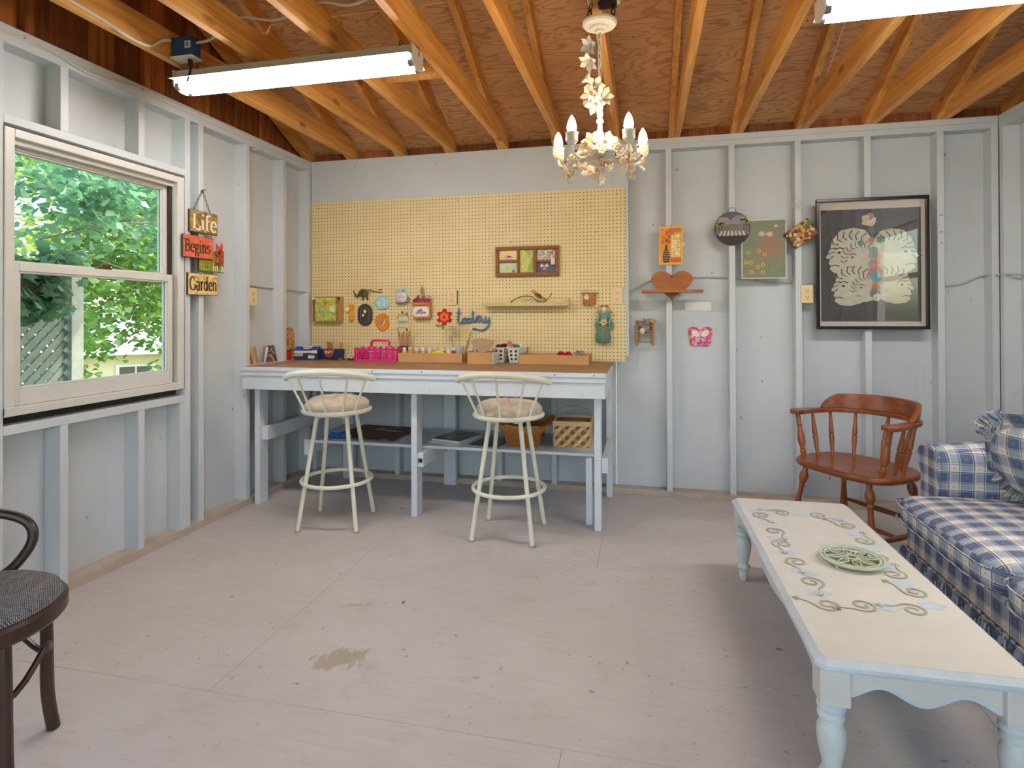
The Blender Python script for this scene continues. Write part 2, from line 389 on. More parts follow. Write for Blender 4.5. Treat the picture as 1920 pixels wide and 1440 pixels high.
timber(wlft, 'window_header', XS, X, 1.853, 2.816, 2.036, 2.072); timber(wlft, 'rough_sill', XS, X+.001, 1.853, 2.816, .755, .794)
timber(wlft, 'top_plate', XS, X, YF, YB, 2.402, H); timber(wlft, 'top_plate', XS, X-.001, YF, YB, 2.364, 2.4015)
timber(wlft, 'sole_plate', XS, X+.002, YF, YB, 0, .040, PLATE)
for a, b in ((3.37, 3.735), (3.773, 4.058)): timber(wlft, 'bench_ledge', XS, X-.001, a, b, .872, .912)
y = YF; k = 0; rr = random.Random(3)
while y < 4.15:
    w = rr.choice((.135, .16, .185, .145)); y1 = min(y + w, 4.18)
    MB().prism([(y+.001, H), (y1-.001, H), (y1-.001, zroof(y1)+.02), ((RIDGE), zroof(RIDGE)) if y < RIDGE < y1 else ((y+y1)/2, (zroof(y)+zroof(y1))/2+.02), (y+.001, zroof(y)+.02)], XS-.012 - rr.uniform(0, .004), XS, 'yz').build('gable_board', GABLE, wlft, smooth=0)
    y = y1
for yy in (1.98, 2.60, 0.75): MB().prism([(yy, H), (yy+.038, H), (yy+.038, zroof(yy)), (yy, zroof(yy))], XS, XS+.03, 'yz').build('gable_stud', GABLE, wlft, smooth=0)
# right wall with a window out of view (seen as the reflection in the poster glass)
wr = struct('wall_right')
W2 = (2.05, 2.98, 1.12, 1.98)
for y0, y1, z0, z1 in ((YF, -0.002, 0, H), (0, 1.218, 0, H), (1.22, W2[0], 0, H), (W2[0], W2[1], 0, W2[2]), (W2[0], W2[1], W2[3], H), (W2[1], 3.66, 0, H), (3.664, 3.876, 0, H), (3.88, 4.19, 0, H)):
    timber(wr, 'wall_panel', XRS, XRS+.012, y0, y1, z0, z1, WALL, 0)
for yy in (-1.30, -0.89, -0.48, -0.07, 0.34, 0.75, 1.16, 1.57, 2.012, 2.98, 3.36): timber(wr, 'stud', XR, XRS, yy, yy+.038, .038, 2.364)
timber(wr, 'stud', XR, XRS, 4.058, 4.096, .038, 2.364)
timber(wr, 'window_header', XR, XRS, W2[0], W2[1], W2[3], W2[3]+.038); timber(wr, 'rough_sill', XR, XRS, W2[0], W2[1], W2[2]-.038, W2[2])
timber(wr, 'top_plate', XR, XRS, YF, YB, 2.402, H); timber(wr, 'top_plate', XR+.001, XRS, YF, YB, 2.364, 2.4015); timber(wr, 'sole_plate', XR-.002, XRS, YF, YB, 0, .04, PLATE)
MB().prism([(YF-.1, H), (4.19, H), (4.19, zroof(4.19)), (RIDGE, zroof(RIDGE)+.02), (YF-.1, zroof(YF-.1))], XRS, XRS+.012, 'yz').build('gable_panel', GABLE, wr, smooth=0)
w2 = struct('window_2')
for a in ((W2[0], W2[0]+.05, W2[2], W2[3]), (W2[1]-.05, W2[1], W2[2], W2[3]), (W2[0]+.05, W2[1]-.05, W2[2], W2[2]+.05), (W2[0]+.05, W2[1]-.05, W2[3]-.05, W2[3]), (W2[0]+.05, W2[1]-.05, 1.53, 1.57)):
    timber(w2, 'frame', XR+.02, XR+.07, *a, VINYL)
MB().box(XR+.044, XR+.048, W2[0]+.05, W2[1]-.05, W2[2]+.05, W2[3]-.05).build('pane', GLASS, w2, smooth=0)
# front wall behind the camera with a wide open doorway
wf = struct('wall_front')
DX0, DX1, DZ = -1.75, 1.25, 2.12
timber(wf, 'wall_panel', XS, DX0, YF-.10, YF-.088, 0, H, WALL, 0); timber(wf, 'wall_panel', DX1, XRS, YF-.10, YF-.088, 0, H, WALL, 0); timber(wf, 'wall_panel', DX0, DX1, YF-.10, YF-.088, DZ, H, WALL, 0)
for x in (-2.54, -2.15, DX0-.04, DX1, 1.65, 2.05): timber(wf, 'stud', x, x+.038, YF-.088, YF, .038, 2.364)
timber(wf, 'top_plate', X, XR, YF-.088, YF, 2.364, H); timber(wf, 'door_header', DX0, DX1, YF-.088, YF, DZ, DZ+.09)
# ceiling: plywood roof deck, rafters, ceiling joists
ceil = struct('ceiling')
ang = math.atan(SLOPE); ca, sa = cos(ang), sin(ang)
pl = MB().box(-1.2185, 1.2185, -0.6085, 0.6085, 0, 0.013).mesh('roof_panel', 0)
for sgn, y0 in ((1, 4.22), (-1, YF-.117)):
    z0 = zroof(YB) - SLOPE*(y0-YB) if sgn > 0 else zroof(YF) - SLOPE*(YF-y0)
    for r in range(3):
        d = (r + .5)*1.22
        for k in range(-2, 3):
            cx = -0.15 + (1.22 if r % 2 else 0) + 2.44*k
            if cx - 1.22 > XRS or cx + 1.22 < XS: continue
            if d - .61 > 3.03: continue
            link('roof_panel', pl, PLY, ceil, (cx, y0 - sgn*d*ca, z0 + d*sa), (-sgn*ang, 0, 0))
jm = MB().prism([(-2.70, 0), (2.735, 0), (2.735, zroof(1.40+2.735)-H-.004), (2.60, .138), (-2.60, .138), (-2.70, .09)], 0, .038, 'yz').mesh('ceiling_joist', 0)
def rafter_mesh(s):
    if s > 0: p = [(RIDGE, 2.44+SLOPE*(YB-RIDGE)), (YB, 2.44), (4.19, 2.44), (4.19, zroof(4.19)), (RIDGE, zroof(RIDGE))]
    else: p = [(RIDGE, 2.44+SLOPE*(RIDGE-YF)), (YF, 2.44), (YF-.09, 2.44), (YF-.09, zroof(YF-.09)), (RIDGE, zroof(RIDGE))]
    return MB().prism(p, -.038, 0, 'yz').mesh('rafter', 0)
rb, rf = rafter_mesh(1), rafter_mesh(-1)
jl = [0.2 + 0.4*k for k in range(-6, 5)]
for x in jl:
    link('ceiling_joist', jm, JOIST, ceil, (x, 1.40, H+.0005), bevel=.002, seg=1)
    link('rafter', rb, JOIST, ceil, (x-.001, 0, 0)); link('rafter', rf, JOIST, ceil, (x-.001, 0, 0))
link('rafter', rb, JOIST, ceil, (XS+.075, 0, 0)); link('rafter', rf, JOIST, ceil, (XS+.075, 0, 0)); link('rafter', rb, JOIST, ceil, (XRS-.005, 0, 0))
for a, b in zip([XS+.075] + [x+.038 for x in jl], [x-.04 for x in jl] + [XRS-.04]): timber(ceil, 'eave_block', a, b, 4.165, 4.19, 2.442, 2.508, GABLE, 0); timber(ceil, 'eave_block', a, b, YF-.09, YF-.055, 2.442, 2.508, GABLE, 0)
timber(ceil, 'ridge_board', XS, XRS, RIDGE-.012, RIDGE+.012, zroof(RIDGE)-.20, zroof(RIDGE)-.01, JOIST, 0)
timber(ceil, 'bridging_block', -1.36, -1.04, 2.90, 2.938, 2.50, 2.578, JOIST)

# window in the left wall
w1 = struct('window_1')
def wbox(name, x0, x1, y0, y1, z0, z1, mat=VINYL, p=None): return timber(p or w1, name, x0, x1, y0, y1, z0, z1, mat, 0.002)
wbox('jamb', XS, X+.006, 1.853, 1.893, .83, 2.020); wbox('jamb', XS, X+.006, 2.758, 2.802, .83, 2.020)
wbox('head_board', XS, X+.006, 1.893, 2.758, 1.985, 2.020); wbox('sill_board', XS-.03, X+.012, 1.853, 2.79, .832, .868)
wbox('blind_stop', XS, X-.02, 1.893, 2.758, 1.962, 1.985); wbox('jamb_track', X-.050, X-.034, 2.738, 2.758, .868, 1.97, BLACKMET); wbox('jamb_liner', XS, X-.052, 2.742, 2.758, .868, 1.97)
wbox('jamb_liner', XS, X-.034, 1.893, 1.905, .868, 1.97)
def sash(name, x0, x1, y0, y1, gy0, gy1, z0, z1, gz0, gz1):
    o = wbox(name, x0, x1, y0, gy0, z0, z1)
    def sub(n, *a):
        q = timber(None, n, *a, VINYL, .002); q.parent = o; q.location = Vector(q.location) - Vector(o.location); return q
    sub('stile', x0, x1, gy1, y1, z0, z1); sub('bottom_rail', x0, x1, gy0, gy1, z0, gz0); sub('top_rail', x0, x1, gy0, gy1, gz1, z1)
    m = (x0+x1)/2; g = MB().box(m-.002, m+.002, gy0-.005, gy1+.005, gz0-.005, gz1+.005).build('pane', GLASS, None, smooth=0); g.parent = o; g.location = -Vector(o.location)
    for a in ((gy0, gy0+.008, gz0, gz1), (gy1-.008, gy1, gz0, gz1), (gy0, gy1, gz0, gz0+.008), (gy0, gy1, gz1-.008, gz1)): sub('glazing_bead', x0+.004, m-.003, *a); sub('glazing_bead', m+.003, x1-.004, *a)
    return o
sash('upper_sash', X-.086, X-.052, 1.905, 2.742, 1.918, 2.712, 1.436, 1.962, 1.470, 1.945)
ls = sash('lower_sash', X-.048, X-.012, 1.893, 2.738, 1.925, 2.705, .869, 1.468, .938, 1.432)
lk = MB().box(-.012, .012, -.035, .035, 0, .012).box(-.006, .010, -.015, .030, .012, .022).build('sash_lock', M('brown_lock', srgb(96, 58, 30), .5, .3), None, smooth=0); lk.parent = ls; lk.location = Vector((X-.030, 2.33, 1.468)) - Vector(ls.location)
MB().box(XS, XS+.03, 1.86, 2.81, .795, .831).build('sill_gap_filler', DARKGAP, w1, smooth=0)
MB().box(XS, XS+.03, 1.86, 2.81, 2.021, 2.036).build('head_gap_filler', M('raw_wood_gap', srgb(120, 92, 60), .8), w1, smooth=0)
# ------------------------------------------------------------------ ceiling lights
TUBE = emit('fluorescent_tube', (1.0, 0.95, 0.90, 1), TUBE_LIGHT)
SHADE = M('shop_light_enamel', srgb(206, 204, 200), 0.35, var=0.05)
def chain_links(mb, p0, p1, pitch=0.022, w=0.007, r=0.0018):
    a, b = Vector(p0), Vector(p1); n = max(2, int((b-a).length/pitch)); d = (b-a).normalized(); u = d.orthogonal().normalized(); v = d.cross(u)
    for i in range(n):
        c = a + (b-a)*((i+.5)/n); s = u if i % 2 else v
        mb.tube([c + d*(pitch*.68*cos(t)) + s*(w*sin(t)) for t in [2*pi*k/8 for k in range(8)]], r, 5, closed=True)
    return mb
def shop_light(x0, y0, label):
    L = 1.222; t = thing('shop_light', label, 'ceiling light', (x0, y0, 2.335), 0, 'twin tube shop lights')
    MB().box(0, L, -.055, .055, .046, .088).build('housing', SHADE, t, smooth=0, bevel=.004)
    MB().prism([(-.055, .046), (-.1, .036), (-.1, .034), (-.05, .043), (.05, .043), (.1, .034), (.1, .036), (.055, .046)], 0, L, 'yz').build('reflector', SHADE, t, smooth=0)
    for s in (-1, 1):
        tb = MB().cyl((.02, s*.038, .018), (L-.02, s*.038, .018), .0185, n=14).build('tube', TUBE, t)
        for x in (.012, L-.012): MB().cyl((x-.011, s*.038, .018), (x+.011, s*.038, .018), .0195, n=14).build('tube_cap', STEEL, tb)
    for x in (-.004, L-.002): MB().prism([(-.065, .088), (.065, .088), (.06, .012), (.02, -.006), (-.02, -.006), (-.06, .012)], x, x+.006, 'yz').build('end_plate', SHADE, t, smooth=0)
    for x in (.08, L-.08):
        MB().tube([(x-.02, 0, .087), (x, 0, .102), (x+.02, 0, .087)], .002, 5).build('hanger_hook', BLACKMET, t)
        chain_links(MB(), (x, 0, .10), (x, 0, .128)).build('chain', BLACKMET, t)
    return t
s1 = shop_light(-2.205, 2.43, 'lit twin-tube shop light hanging near the window wall')
s2 = shop_light(0.64, 2.36, 'lit twin-tube shop light at the top right, cut by the frame')
chain_links(MB(), (1.225, 0.012, .06), (1.205, 0.012, .20)).build('loose_chain', BLACKMET, s1)
MB().tube(bez([(.02, .02, .085), (-.04, .03, .07), (-.06, .03, .03), (-.03, .02, .02), (-.02, .03, .10), (.0, .03, .125)]), .005, 6).build('power_cord', M('black_rubber', srgb(30, 28, 28), .6), s1)
# junction boxes
def jbox(loc, label):
    t = thing('junction_box', label, 'electrical box', loc)
    MB().box(-.055, .055, -.03, .03, -.045, .045).build('body', M('blue_box_plastic', srgb(30, 74, 128), .45), t, smooth=0, bevel=.004)
    MB().box(-.062, .062, -.036, .036, -.052, -.045).build('cover_plate', M('box_cover_ivory', srgb(226, 214, 190), .45), t, smooth=0, bevel=.003)
    MB().box(.02, .048, -.0335, -.030, -.012, .020).build('sticker', M('white_sticker', srgb(222, 216, 212), .6), t, smooth=0)
    MB().box(.026, .042, -.0345, -.0335, -.006, .014).build('sticker_print', M('sticker_print', srgb(150, 120, 116), .6), t, smooth=0)
    return t
j1 = jbox((-2.098, 2.33, 2.498), 'blue junction box on the ceiling joist above the window-side shop light')
MB().cyl((.02, 0, -.052), (.025, 0, -.085), .010, n=10).tube(bez([(.025, 0, -.08), (.02, .0, -.11), (-.02, .03, -.14)]), .005, 6).build('plug', MATS['black_rubber'], j1)
j2 = jbox((-0.150, 2.262, 2.498), 'blue junction box above the chandelier')
MB().box(-.02, .05, -.02, .02, -.075, -.052).build('plug', MATS['black_rubber'], j2, smooth=0, bevel=.004)
MB().box(.055, .2+.150-.001, -.015, .015, -.02, .02).build('mounting_bar', STEEL, j2, smooth=0)
MB().box(-.2+.150+.039, -.055, -.015, .015, -.02, .02).build('mounting_strap', STEEL, j2, smooth=0)
# cables
def cable(pts, r, label, name='cable', mat=None, staples=()):
    p0 = Vector(pts[0]); t = thing(name, label, 'cable', p0)
    MB().tube([q - p0 for q in bez(pts, 8)], r, 6, flat=None).build('sheath', mat or CABLE, t)
    for q in staples: MB().obox(Vector(q) - p0, (.006, .006, .012)).build('staple', BLACKMET, t, smooth=0)
    return t
cable([(-2.158, 1.55, 2.470), (-2.158, 1.80, 2.462), (-2.158, 1.95, 2.455), (-2.158, 2.06, 2.443), (-2.158, 2.18, 2.452), (-2.150, 2.24, 2.50), (-2.140, 2.28, 2.52)], .0065, 'white cable stapled along the joist into the blue box', staples=((-2.160, 1.95, 2.455), (-2.160, 2.18, 2.452)))
cable([(-2.042, 2.33, 2.52), (-1.93, 2.30, 2.515), (-1.84, 2.29, 2.583), (-1.74, 2.29, 2.584), (-1.6, 2.297, 2.56), (-1.44, 2.28, 2.584), (-1.34, 2.25, 2.584), (-1.2, 2.24, 2.55), (-1.04, 2.23, 2.584), (-0.94, 2.22, 2.584), (-0.78, 2.22, 2.55), (-0.64, 2.23, 2.584), (-0.54, 2.24, 2.584), (-0.4, 2.25, 2.55), (-0.22, 2.26, 2.535)], .006, 'white cable draped across the joists between the two blue boxes')
cable([(-0.09, 2.262, 2.52), (0.02, 2.262, 2.545), (0.19, 2.25, 2.586), (0.25, 2.25, 2.586), (0.4, 2.22, 2.55), (0.6, 2.22, 2.586), (0.7, 2.24, 2.56)], .006, 'white cable running right from the box above the chandelier')
cable([(X+.006, 1.45, 2.405), (X+.006, 1.84, 2.400), (X+.006, 1.93, 2.415), (X+.006, 2.08, 2.402), (X+.006, 2.235, 2.380), (X+.006, 2.519, 2.418), (X+.006, 2.64, 2.424), (X+.006, 3.38, 2.428), (X+.012, 3.46, 2.405), (X+.006, 3.44, 2.36), (X-.02, 3.42, 2.355)], .005, 'white cable along the top plate above the window', staples=((X+.006, 1.93, 2.415), (X+.006, 2.52, 2.418)))
yb = YS - .007
cable([(-0.11, yb-.06, 1.40), (-0.02, yb, 1.445), (0.039, yb, 1.475), (0.17, yb-.003, 1.49), (0.324, yb, 1.492), (0.583, yb-.003, 1.484), (0.802, yb, 1.448), (0.94, yb, 1.446), (0.99, yb-.02, 1.44)], .006, 'grey cable drooping behind the heart shelf and the garden print', mat=M('painted_cable', srgb(176, 186, 188), .5))
cable([(1.04, yb-.02, 1.43), (1.1, yb, 1.42), (1.38, yb-.003, 1.41), (1.76, yb, 1.41), (1.921, yb, 1.421), (2.03, yb-.004, 1.470), (2.07, yb-.08, 1.472), (XR+.03, 4.02, 1.470), (XRS-.008, 3.95, 1.465), (XRS-.008, 3.40, 1.45)], .006, 'grey cable running from behind the framed poster to the right corner', mat=MATS['painted_cable'])
cable([(XS+.01, 3.38, 1.42), (XS+.008, 3.45, 1.445), (XS+.008, 3.6, 1.44), (XS+.008, 3.72, 1.438), (XS+.01, 3.76, 1.43), (XS+.008, 3.9, 1.435), (XS+.02, 4.0, 1.43), (X+.001, 4.075, 1.42)], .006, 'grey cable crossing the stud bays beside the pegboard', mat=MATS['painted_cable'])
# ------------------------------------------------------------------ workbench and pegboard
def make_benchtop():
    t = NT('brown_hardboard_top'); v = t.coord('Object'); n = t.noise(v, 5, 5, .6); c = t.ramp(n, [(.3, srgb(132, 98, 68)), (.7, srgb(164, 126, 90))])
    s = t.noise(t.coord('Object', scale=(3, 20, 1)), 2, 4); c = t.mix(t.math('MULTIPLY', t.ramp(s, [(.62, (0,0,0)), (.75, (1,1,1))]), .5), c, srgb(196, 178, 156))
    return t.fin(c, .5)
BTOP = make_benchtop(); BPAINT = make_wall_paint('bench_white_blue_paint', srgb(222, 227, 234), .35)
bench = thing('workbench', 'long pale blue workbench with brown hardboard top below the pegboard', 'workbench', (0, 0, 0))
def bt(n, *a, mat=None): return timber(bench, n, *a, mat or BPAINT, .002)
bt('benchtop', X+.002, -.213, 3.28, 4.088, .904, .912, mat=BTOP)
bt('edge_strip', X+.002, -.213, 3.272, 3.28, .887, .9125); bt('top_frame_board', X+.002, -.216, 3.28, 4.06, .856, .903); bt('front_apron', X+.003, -.220, 3.290, 3.37, .766, .855)
bt('end_apron', -.257, -.220, 3.371, 4.06, .766, .855)
for x in (-2.509, -1.41, -.289): bt('leg', x, x+.038, 3.371, 3.46, 0, .855)
bt('leg', -.346, -.308, 3.462, 3.50, 0, .389); bt('leg', -1.44, -1.35, 4.055, 4.098, 0, .855); bt('leg', -2.25, -2.165, 4.055, 4.098, 0, .855); bt('leg', -.262, -.222, 4.01, 4.098, 0, .765)
bt('shelf', -2.20, -.300, 3.505, 4.05, .391, .410); bt('shelf_rail', -1.371, -1.333, 3.38, 4.05, .305, .390); bt('shelf_rail', -.250, -.212, 3.40, 4.00, .325, .41); bt('shelf_rail', -2.24, -2.202, 3.52, 4.05, .305, .410)
bt('side_rail', -2.470, -2.432, 3.40, 4.05, .42, .51)
MB().box(-.013, .013, -.004, 0, -.012, .012).build('bolt_plate', BLACKMET, bench, loc=(-1.352, 3.38, .345), smooth=0)
for x, z in ((-1.99, .90), (-1.62, .90), (-1.3, .90), (-.5, .90), (-.28, .90)): MB().cyl((0, 0, 0), (0, -.001, 0), .004, n=8).build('screw_head', BLACKMET, bench, loc=(x, 3.272, z))

def make_peg():
    t = NT('pegboard_hardboard'); v = t.coord('Object'); s = t.node('VectorMath', operation='SCALE'); s.inputs['Scale'].default_value = 1/.0254; t.ln(v, s.inputs[0])
    o = t.xyz(s.outputs[0]); fx = t.math('SUBTRACT', t.math('FRACT', o[0]), .5); fz = t.math('SUBTRACT', t.math('FRACT', o[2]), .5)
    d = t.math('SQRT', t.math('ADD', t.math('MULTIPLY', fx, fx), t.math('MULTIPLY', fz, fz)))
    hole = t.ramp(d, [(.125, (1,1,1)), (.165, (0,0,0))]); n = t.noise(v, 3, 4)
    c = t.mix(hole, t.ramp(n, [(.3, srgb(226, 204, 150)), (.7, srgb(236, 216, 166))]), srgb(92, 76, 48))
    t.bump(t.math('SUBTRACT', 1.0, hole), .6, .003); return t.fin(c, .5)
peg = thing('pegboard', 'large yellow perforated pegboard above the workbench', 'pegboard', (-2.537, 4.0965, .9135))
MB().prism([(0, 0), (2.408, 0), (2.408, .392), (2.385, .392), (2.385, .510), (2.408, .510), (2.408, 1.205), (0, 1.205)], -.0065, 0, 'xz').build('board', make_peg(), peg, smooth=0)
for x, z in ((.06, 1.16), (1.2, 1.17), (2.35, 1.16), (.9, 1.0), (2.2, .9), (1.6, .85)): MB().ball((0,0,0), .004, .002, .004, 8, 4).build('screw', BLACKMET, peg, loc=(x, -.007, z))

# ------------------------------------------------------------------ bar stools
CREAM = M('cream_metal', srgb(228, 224, 204), .4, var=.05, scale=9); SEATF = M('beige_seat_fabric', srgb(196, 178, 158), .9, var=.2, scale=26, bump=.4, bscale=160)
def stool(loc, rz, label):
    t = thing('bar_stool', label, 'bar stool', loc, rz, 'cream metal bar stools')
    for sx, sy in ((-1,-1), (1,-1), (1,1), (-1,1)):
        l = MB().cyl((sx*.088, sy*.088, .650), (sx*.171, sy*.171, .004), .0125, n=12).build('leg', CREAM, t)
        MB().cyl((sx*.1705, sy*.1705, .010), (sx*.172, sy*.172, 0), .0138, n=12).build('foot_cap', M('worn_foot_cap', srgb(168, 160, 140), .6), l)
    MB().tube([(.203*cos(a), .203*sin(a), .262) for a in [2*pi*k/40 for k in range(40)]], .0115, 8, closed=True).build('footrest_ring', CREAM, t)
    MB().obox((0, 0, .645), (.235, .05, .012), rotm(0,0,pi/4)).obox((0, 0, .645), (.235, .05, .0119), rotm(0,0,-pi/4)).cyl((0,0,.636), (0,0,.664), .06, n=20).build('swivel_plate', CREAM, t)
    MB().tube([(.192*cos(a), .192*sin(a), .676) for a in [2*pi*k/48 for k in range(48)]], .0135, 8, closed=True).build('seat_ring', CREAM, t)
    prof = [(.0, .670), (.17, .670), (.185, .682), (.191, .700), (.186, .718), (.165, .738), (.12, .753), (.06, .760), (.0, .762)]
    c = MB()
    c.grid(lambda u, v: (lambda i, fr: (lambda r, z: (r*cos(2*pi*u)*(1+.012*sin(5*2*pi*u)*(z > .7)), r*sin(2*pi*u), z + .004*sin(7*2*pi*u)*(z > .69)))(prof[i][0]+(prof[i+1][0]-prof[i][0])*fr, prof[i][1]+(prof[i+1][1]-prof[i][1])*fr))(min(int(v*8), 7), v*8-min(int(v*8), 7)), 40, 17, wrapu=True)
    c.build('cushion', SEATF, t, smooth=60)
    def rail(th): return Vector((.285*sin(th), -.285*cos(th), .925 - .047*(th/1.10)**2))
    MB().tube([rail(-1.12 + 2.24*k/24) for k in range(25)], .0185, 10).build('back_rail', CREAM, t)
    for e in (-1.12, 1.12): MB().ball(rail(e), .0185, nu=10, nv=6).build('rail_end', CREAM, t)
    for th in (-.95, -.55, 0, .55, .95):
        b = Vector((.190*sin(th*.92), -.190*cos(th*.92), .683)); a = rail(th); MB().tube([b, b.lerp(a, .5) + Vector((0, 0, 0)), a], .0068, 8).build('spindle', CREAM, t)
    return t
st1 = stool((-1.809, 3.19, 0), rad(10), 'cream metal bar stool near the left wall, round beige cushion')
st2 = dup(st1, (-.760, 3.237, 0), rad(-1), 'cream metal bar stool in front of the baskets, round beige cushion')

# ------------------------------------------------------------------ coffee table
TCREAM = M('cream_table_paint', srgb(211, 207, 198), .42, var=.05, scale=7); TBLUE = M('pale_blue_trim_paint', srgb(199, 208, 212), .45, var=.08, scale=14); TMINT = M('mint_leg_paint', srgb(202, 208, 201), .45, var=.06)
ct = thing('coffee_table', 'cream painted coffee table with pale blue edges and stencilled scrolls', 'coffee table', (.657, 2.281, 0), rad(.93))
hw, hl = .253, .675
def oct(w, l, c): return [(w-c, -l), (w, -l+c), (w, l-c), (w-c, l), (-w+c, l), (-w, l-c), (-w, -l+c), (-w+c, -l)]
def ringf(lo, hi):
    m = MB(); n = 8; (pl, zl), (ph, zh) = lo, hi
    m.add([(x, y, zl) for x, y in pl] + [(x, y, zh) for x, y in ph], [(i, (i+1) % n, n+(i+1) % n, n+i) for i in range(n)]); return m
MB().prism(oct(hw-.020, hl-.020, .012), .345, .3725, 'xy').build('tabletop', TCREAM, ct, smooth=0)
e = ringf((oct(hw-.004, hl-.004, .02), .345), (oct(hw, hl, .02), .352)); e.v += []; m2 = ringf((oct(hw, hl, .02), .352), (oct(hw-.002, hl-.002, .02), .360)); m3 = ringf((oct(hw-.002, hl-.002, .02), .360), (oct(hw-.021, hl-.021, .012), .3724))
for q in (m2, m3): e.add(q.v, q.f)
e.add([(x, y, .345) for x, y in oct(hw-.004, hl-.004, .02)], [tuple(range(8))]); e.build('edge_moulding', TBLUE, ct, smooth=20)
legp = [(.014, 0), (.017, .004), (.0195, .035), (.021, .048), (.029, .056), (.031, .064), (.027, .072), (.022, .080), (.025, .10), (.033, .135), (.036, .165), (.034, .185), (.027, .198), (.025, .203), (.033, .208), (.0345, .216), (.031, .222), (.028, .226), (.034, .231), (.036, .239), (.032, .247), (.028, .252)]
for sx in (-1, 1):
    for sy in (-1, 1):
        lx, ly = sx*(hw-.048), sy*(hl-.048)
        b = MB().box(-.036, .036, -.036, .036, .252, .345).build('leg', TCREAM, ct, loc=(lx, ly, 0), smooth=0, bevel=.004)
        MB().lathe(legp[:3], 20).build('toe', TCREAM, b); MB().lathe(legp[2:18], 20).build('turned_shaft', TMINT, b); MB().lathe(legp[17:], 20).build('collar', TBLUE, b)
def apron(L, n):
    pts = [(-L/2, .345), (L/2, .345)]; bot = []
    for i in range(61):
        u = i/60; s = abs(u-.5)*2
        z = .287 - .017*cos(s*pi/.56); bot.append((L/2 - L*u, z))
    return pts + bot
for s in (-1, 1):
    a = MB().prism(apron(2*(hl-.084), 3), -.009, .009, 'yz').build('side_apron', TCREAM, ct, loc=(s*(hw-.040), 0, 0), smooth=0)
    q = apron(2*(hl-.084), 3)[2:]; MB().tube([(0, y, z) for y, z in q], .0075, 4).build('blue_lip', TBLUE, a, loc=(s*.004, 0, .001))
    a = MB().prism(apron(2*(hw-.084), 3), -.009, .009, 'xz').build('end_apron', TCREAM, ct, loc=(0, s*(hl-.040), 0), smooth=0)
    q = apron(2*(hw-.084), 3)[2:]; MB().tube([(x, 0, z) for x, z in q], .0075, 4).build('blue_lip', TBLUE, a, loc=(0, s*.004, .001))
SCROLL = M('grey_green_stencil_paint', srgb(164, 164, 146), .5, var=.1); FLOW = M('pale_blue_stencil_paint', srgb(192, 203, 214), .5, var=.1)
def ribbon(pts, w):
    m = MB(); P = [Vector((x, y, 0)) for x, y in pts]; vs = []; n = len(P)
    for i, p in enumerate(P):
        d = (P[min(i+1, n-1)] - P[max(i-1, 0)]); d = d.normalized() if d.length else Vector((1,0,0)); k = i/(n-1); ww = w*(.35 + .65*sin(pi*min(1, .15+k*.9)))
        nn = Vector((-d.y, d.x, 0))*ww; vs += [p + nn, p - nn]
    fs = [(2*i, 2*i+1, 2*i+3, 2*i+2) for i in range(n-1)]; o = len(vs)
    m.add(vs + [v + Vector((0, 0, .0006)) for v in vs], [tuple(q[::-1]) for q in fs] + [tuple(i+o for i in q) for q in fs]); return m
def scroll_pts(flip=1):
    p = []
    for i in range(30):
        a = -pi*.2 + i/29*2.9*pi; r = .009 + .030*(i/29)**1.1; p.append((r*cos(a), flip*r*sin(a)))
    tx, ty = p[-1]; d = (p[-1][0]-p[-2][0], p[-1][1]-p[-2][1]); l = math.hypot(*d); d = (d[0]/l, d[1]/l)
    for i in range(1, 13):
        k = i/12; p.append((tx + d[0]*.062*k + d[1]*.03*k*k*flip, ty + d[1]*.062*k - d[0]*.03*k*k*flip))
    return p
def scroll_at(x, y, a, flip):
    m = ribbon(scroll_pts(flip), .0050); p = scroll_pts(flip); ex, ey = p[-1]; dx, dy = ex-p[-3][0], ey-p[-3][1]; th = math.atan2(dy, dx)
    for s in (-1, 1): m2 = ribbon([(ex - .022*k*cos(th+s*.6), ey - .022*k*sin(th+s*.6)) for k in (1, .66, .33, 0)], .0035); m.add(m2.v, m2.f)
    m.build('painted_scroll', SCROLL, ct, loc=(x, y, .3733), rot=(0, 0, a), smooth=0)
def flower_at(x, y, a):
    p = []
    for i in range(28):
        th = 2*pi*i/28; r = .034*(.62 + .38*abs(cos(2.5*th + .3))) ; p.append((r*1.25*cos(th), r*.85*sin(th)))
    MB().prism(p, 0, .0006, 'xy').build('painted_flower', FLOW, ct, loc=(x, y, .3726), rot=(0, 0, a), smooth=0)
for x, y, a, f in ((-.165, .42, 2.2, 1), (-.155, .235, 1.4, -1), (-.155, .10, 1.8, 1), (-.145, -.06, 1.9, 1), (-.14, -.215, 1.2, -1), (-.135, -.365, -.7, -1),
                   (.15, .36, -1.1, -1), (.155, .195, -1.5, 1), (.15, .04, -1.2, -1), (.145, -.10, -1.6, 1), (.155, -.225, -1.2, -1),
                   (-.075, .47, .1, 1), (.075, .465, 2.9, 1), (-.035, -.348, .0, -1), (.100, -.350, .25, 1)): scroll_at(x, y, a, f)
for x, y, a in ((-.17, .48, .3), (-.16, .32, .1), (-.16, .165, .4), (-.15, .02, .1), (-.145, -.145, -.2), (-.14, -.29, .2), (.01, .465, 0), (.14, .43, .5), (.155, .27, .4), (.155, .115, .3), (.15, -.03, .2), (.15, -.165, .3), (.165, -.31, .2), (.03, -.345, 0)): flower_at(x, y, a)
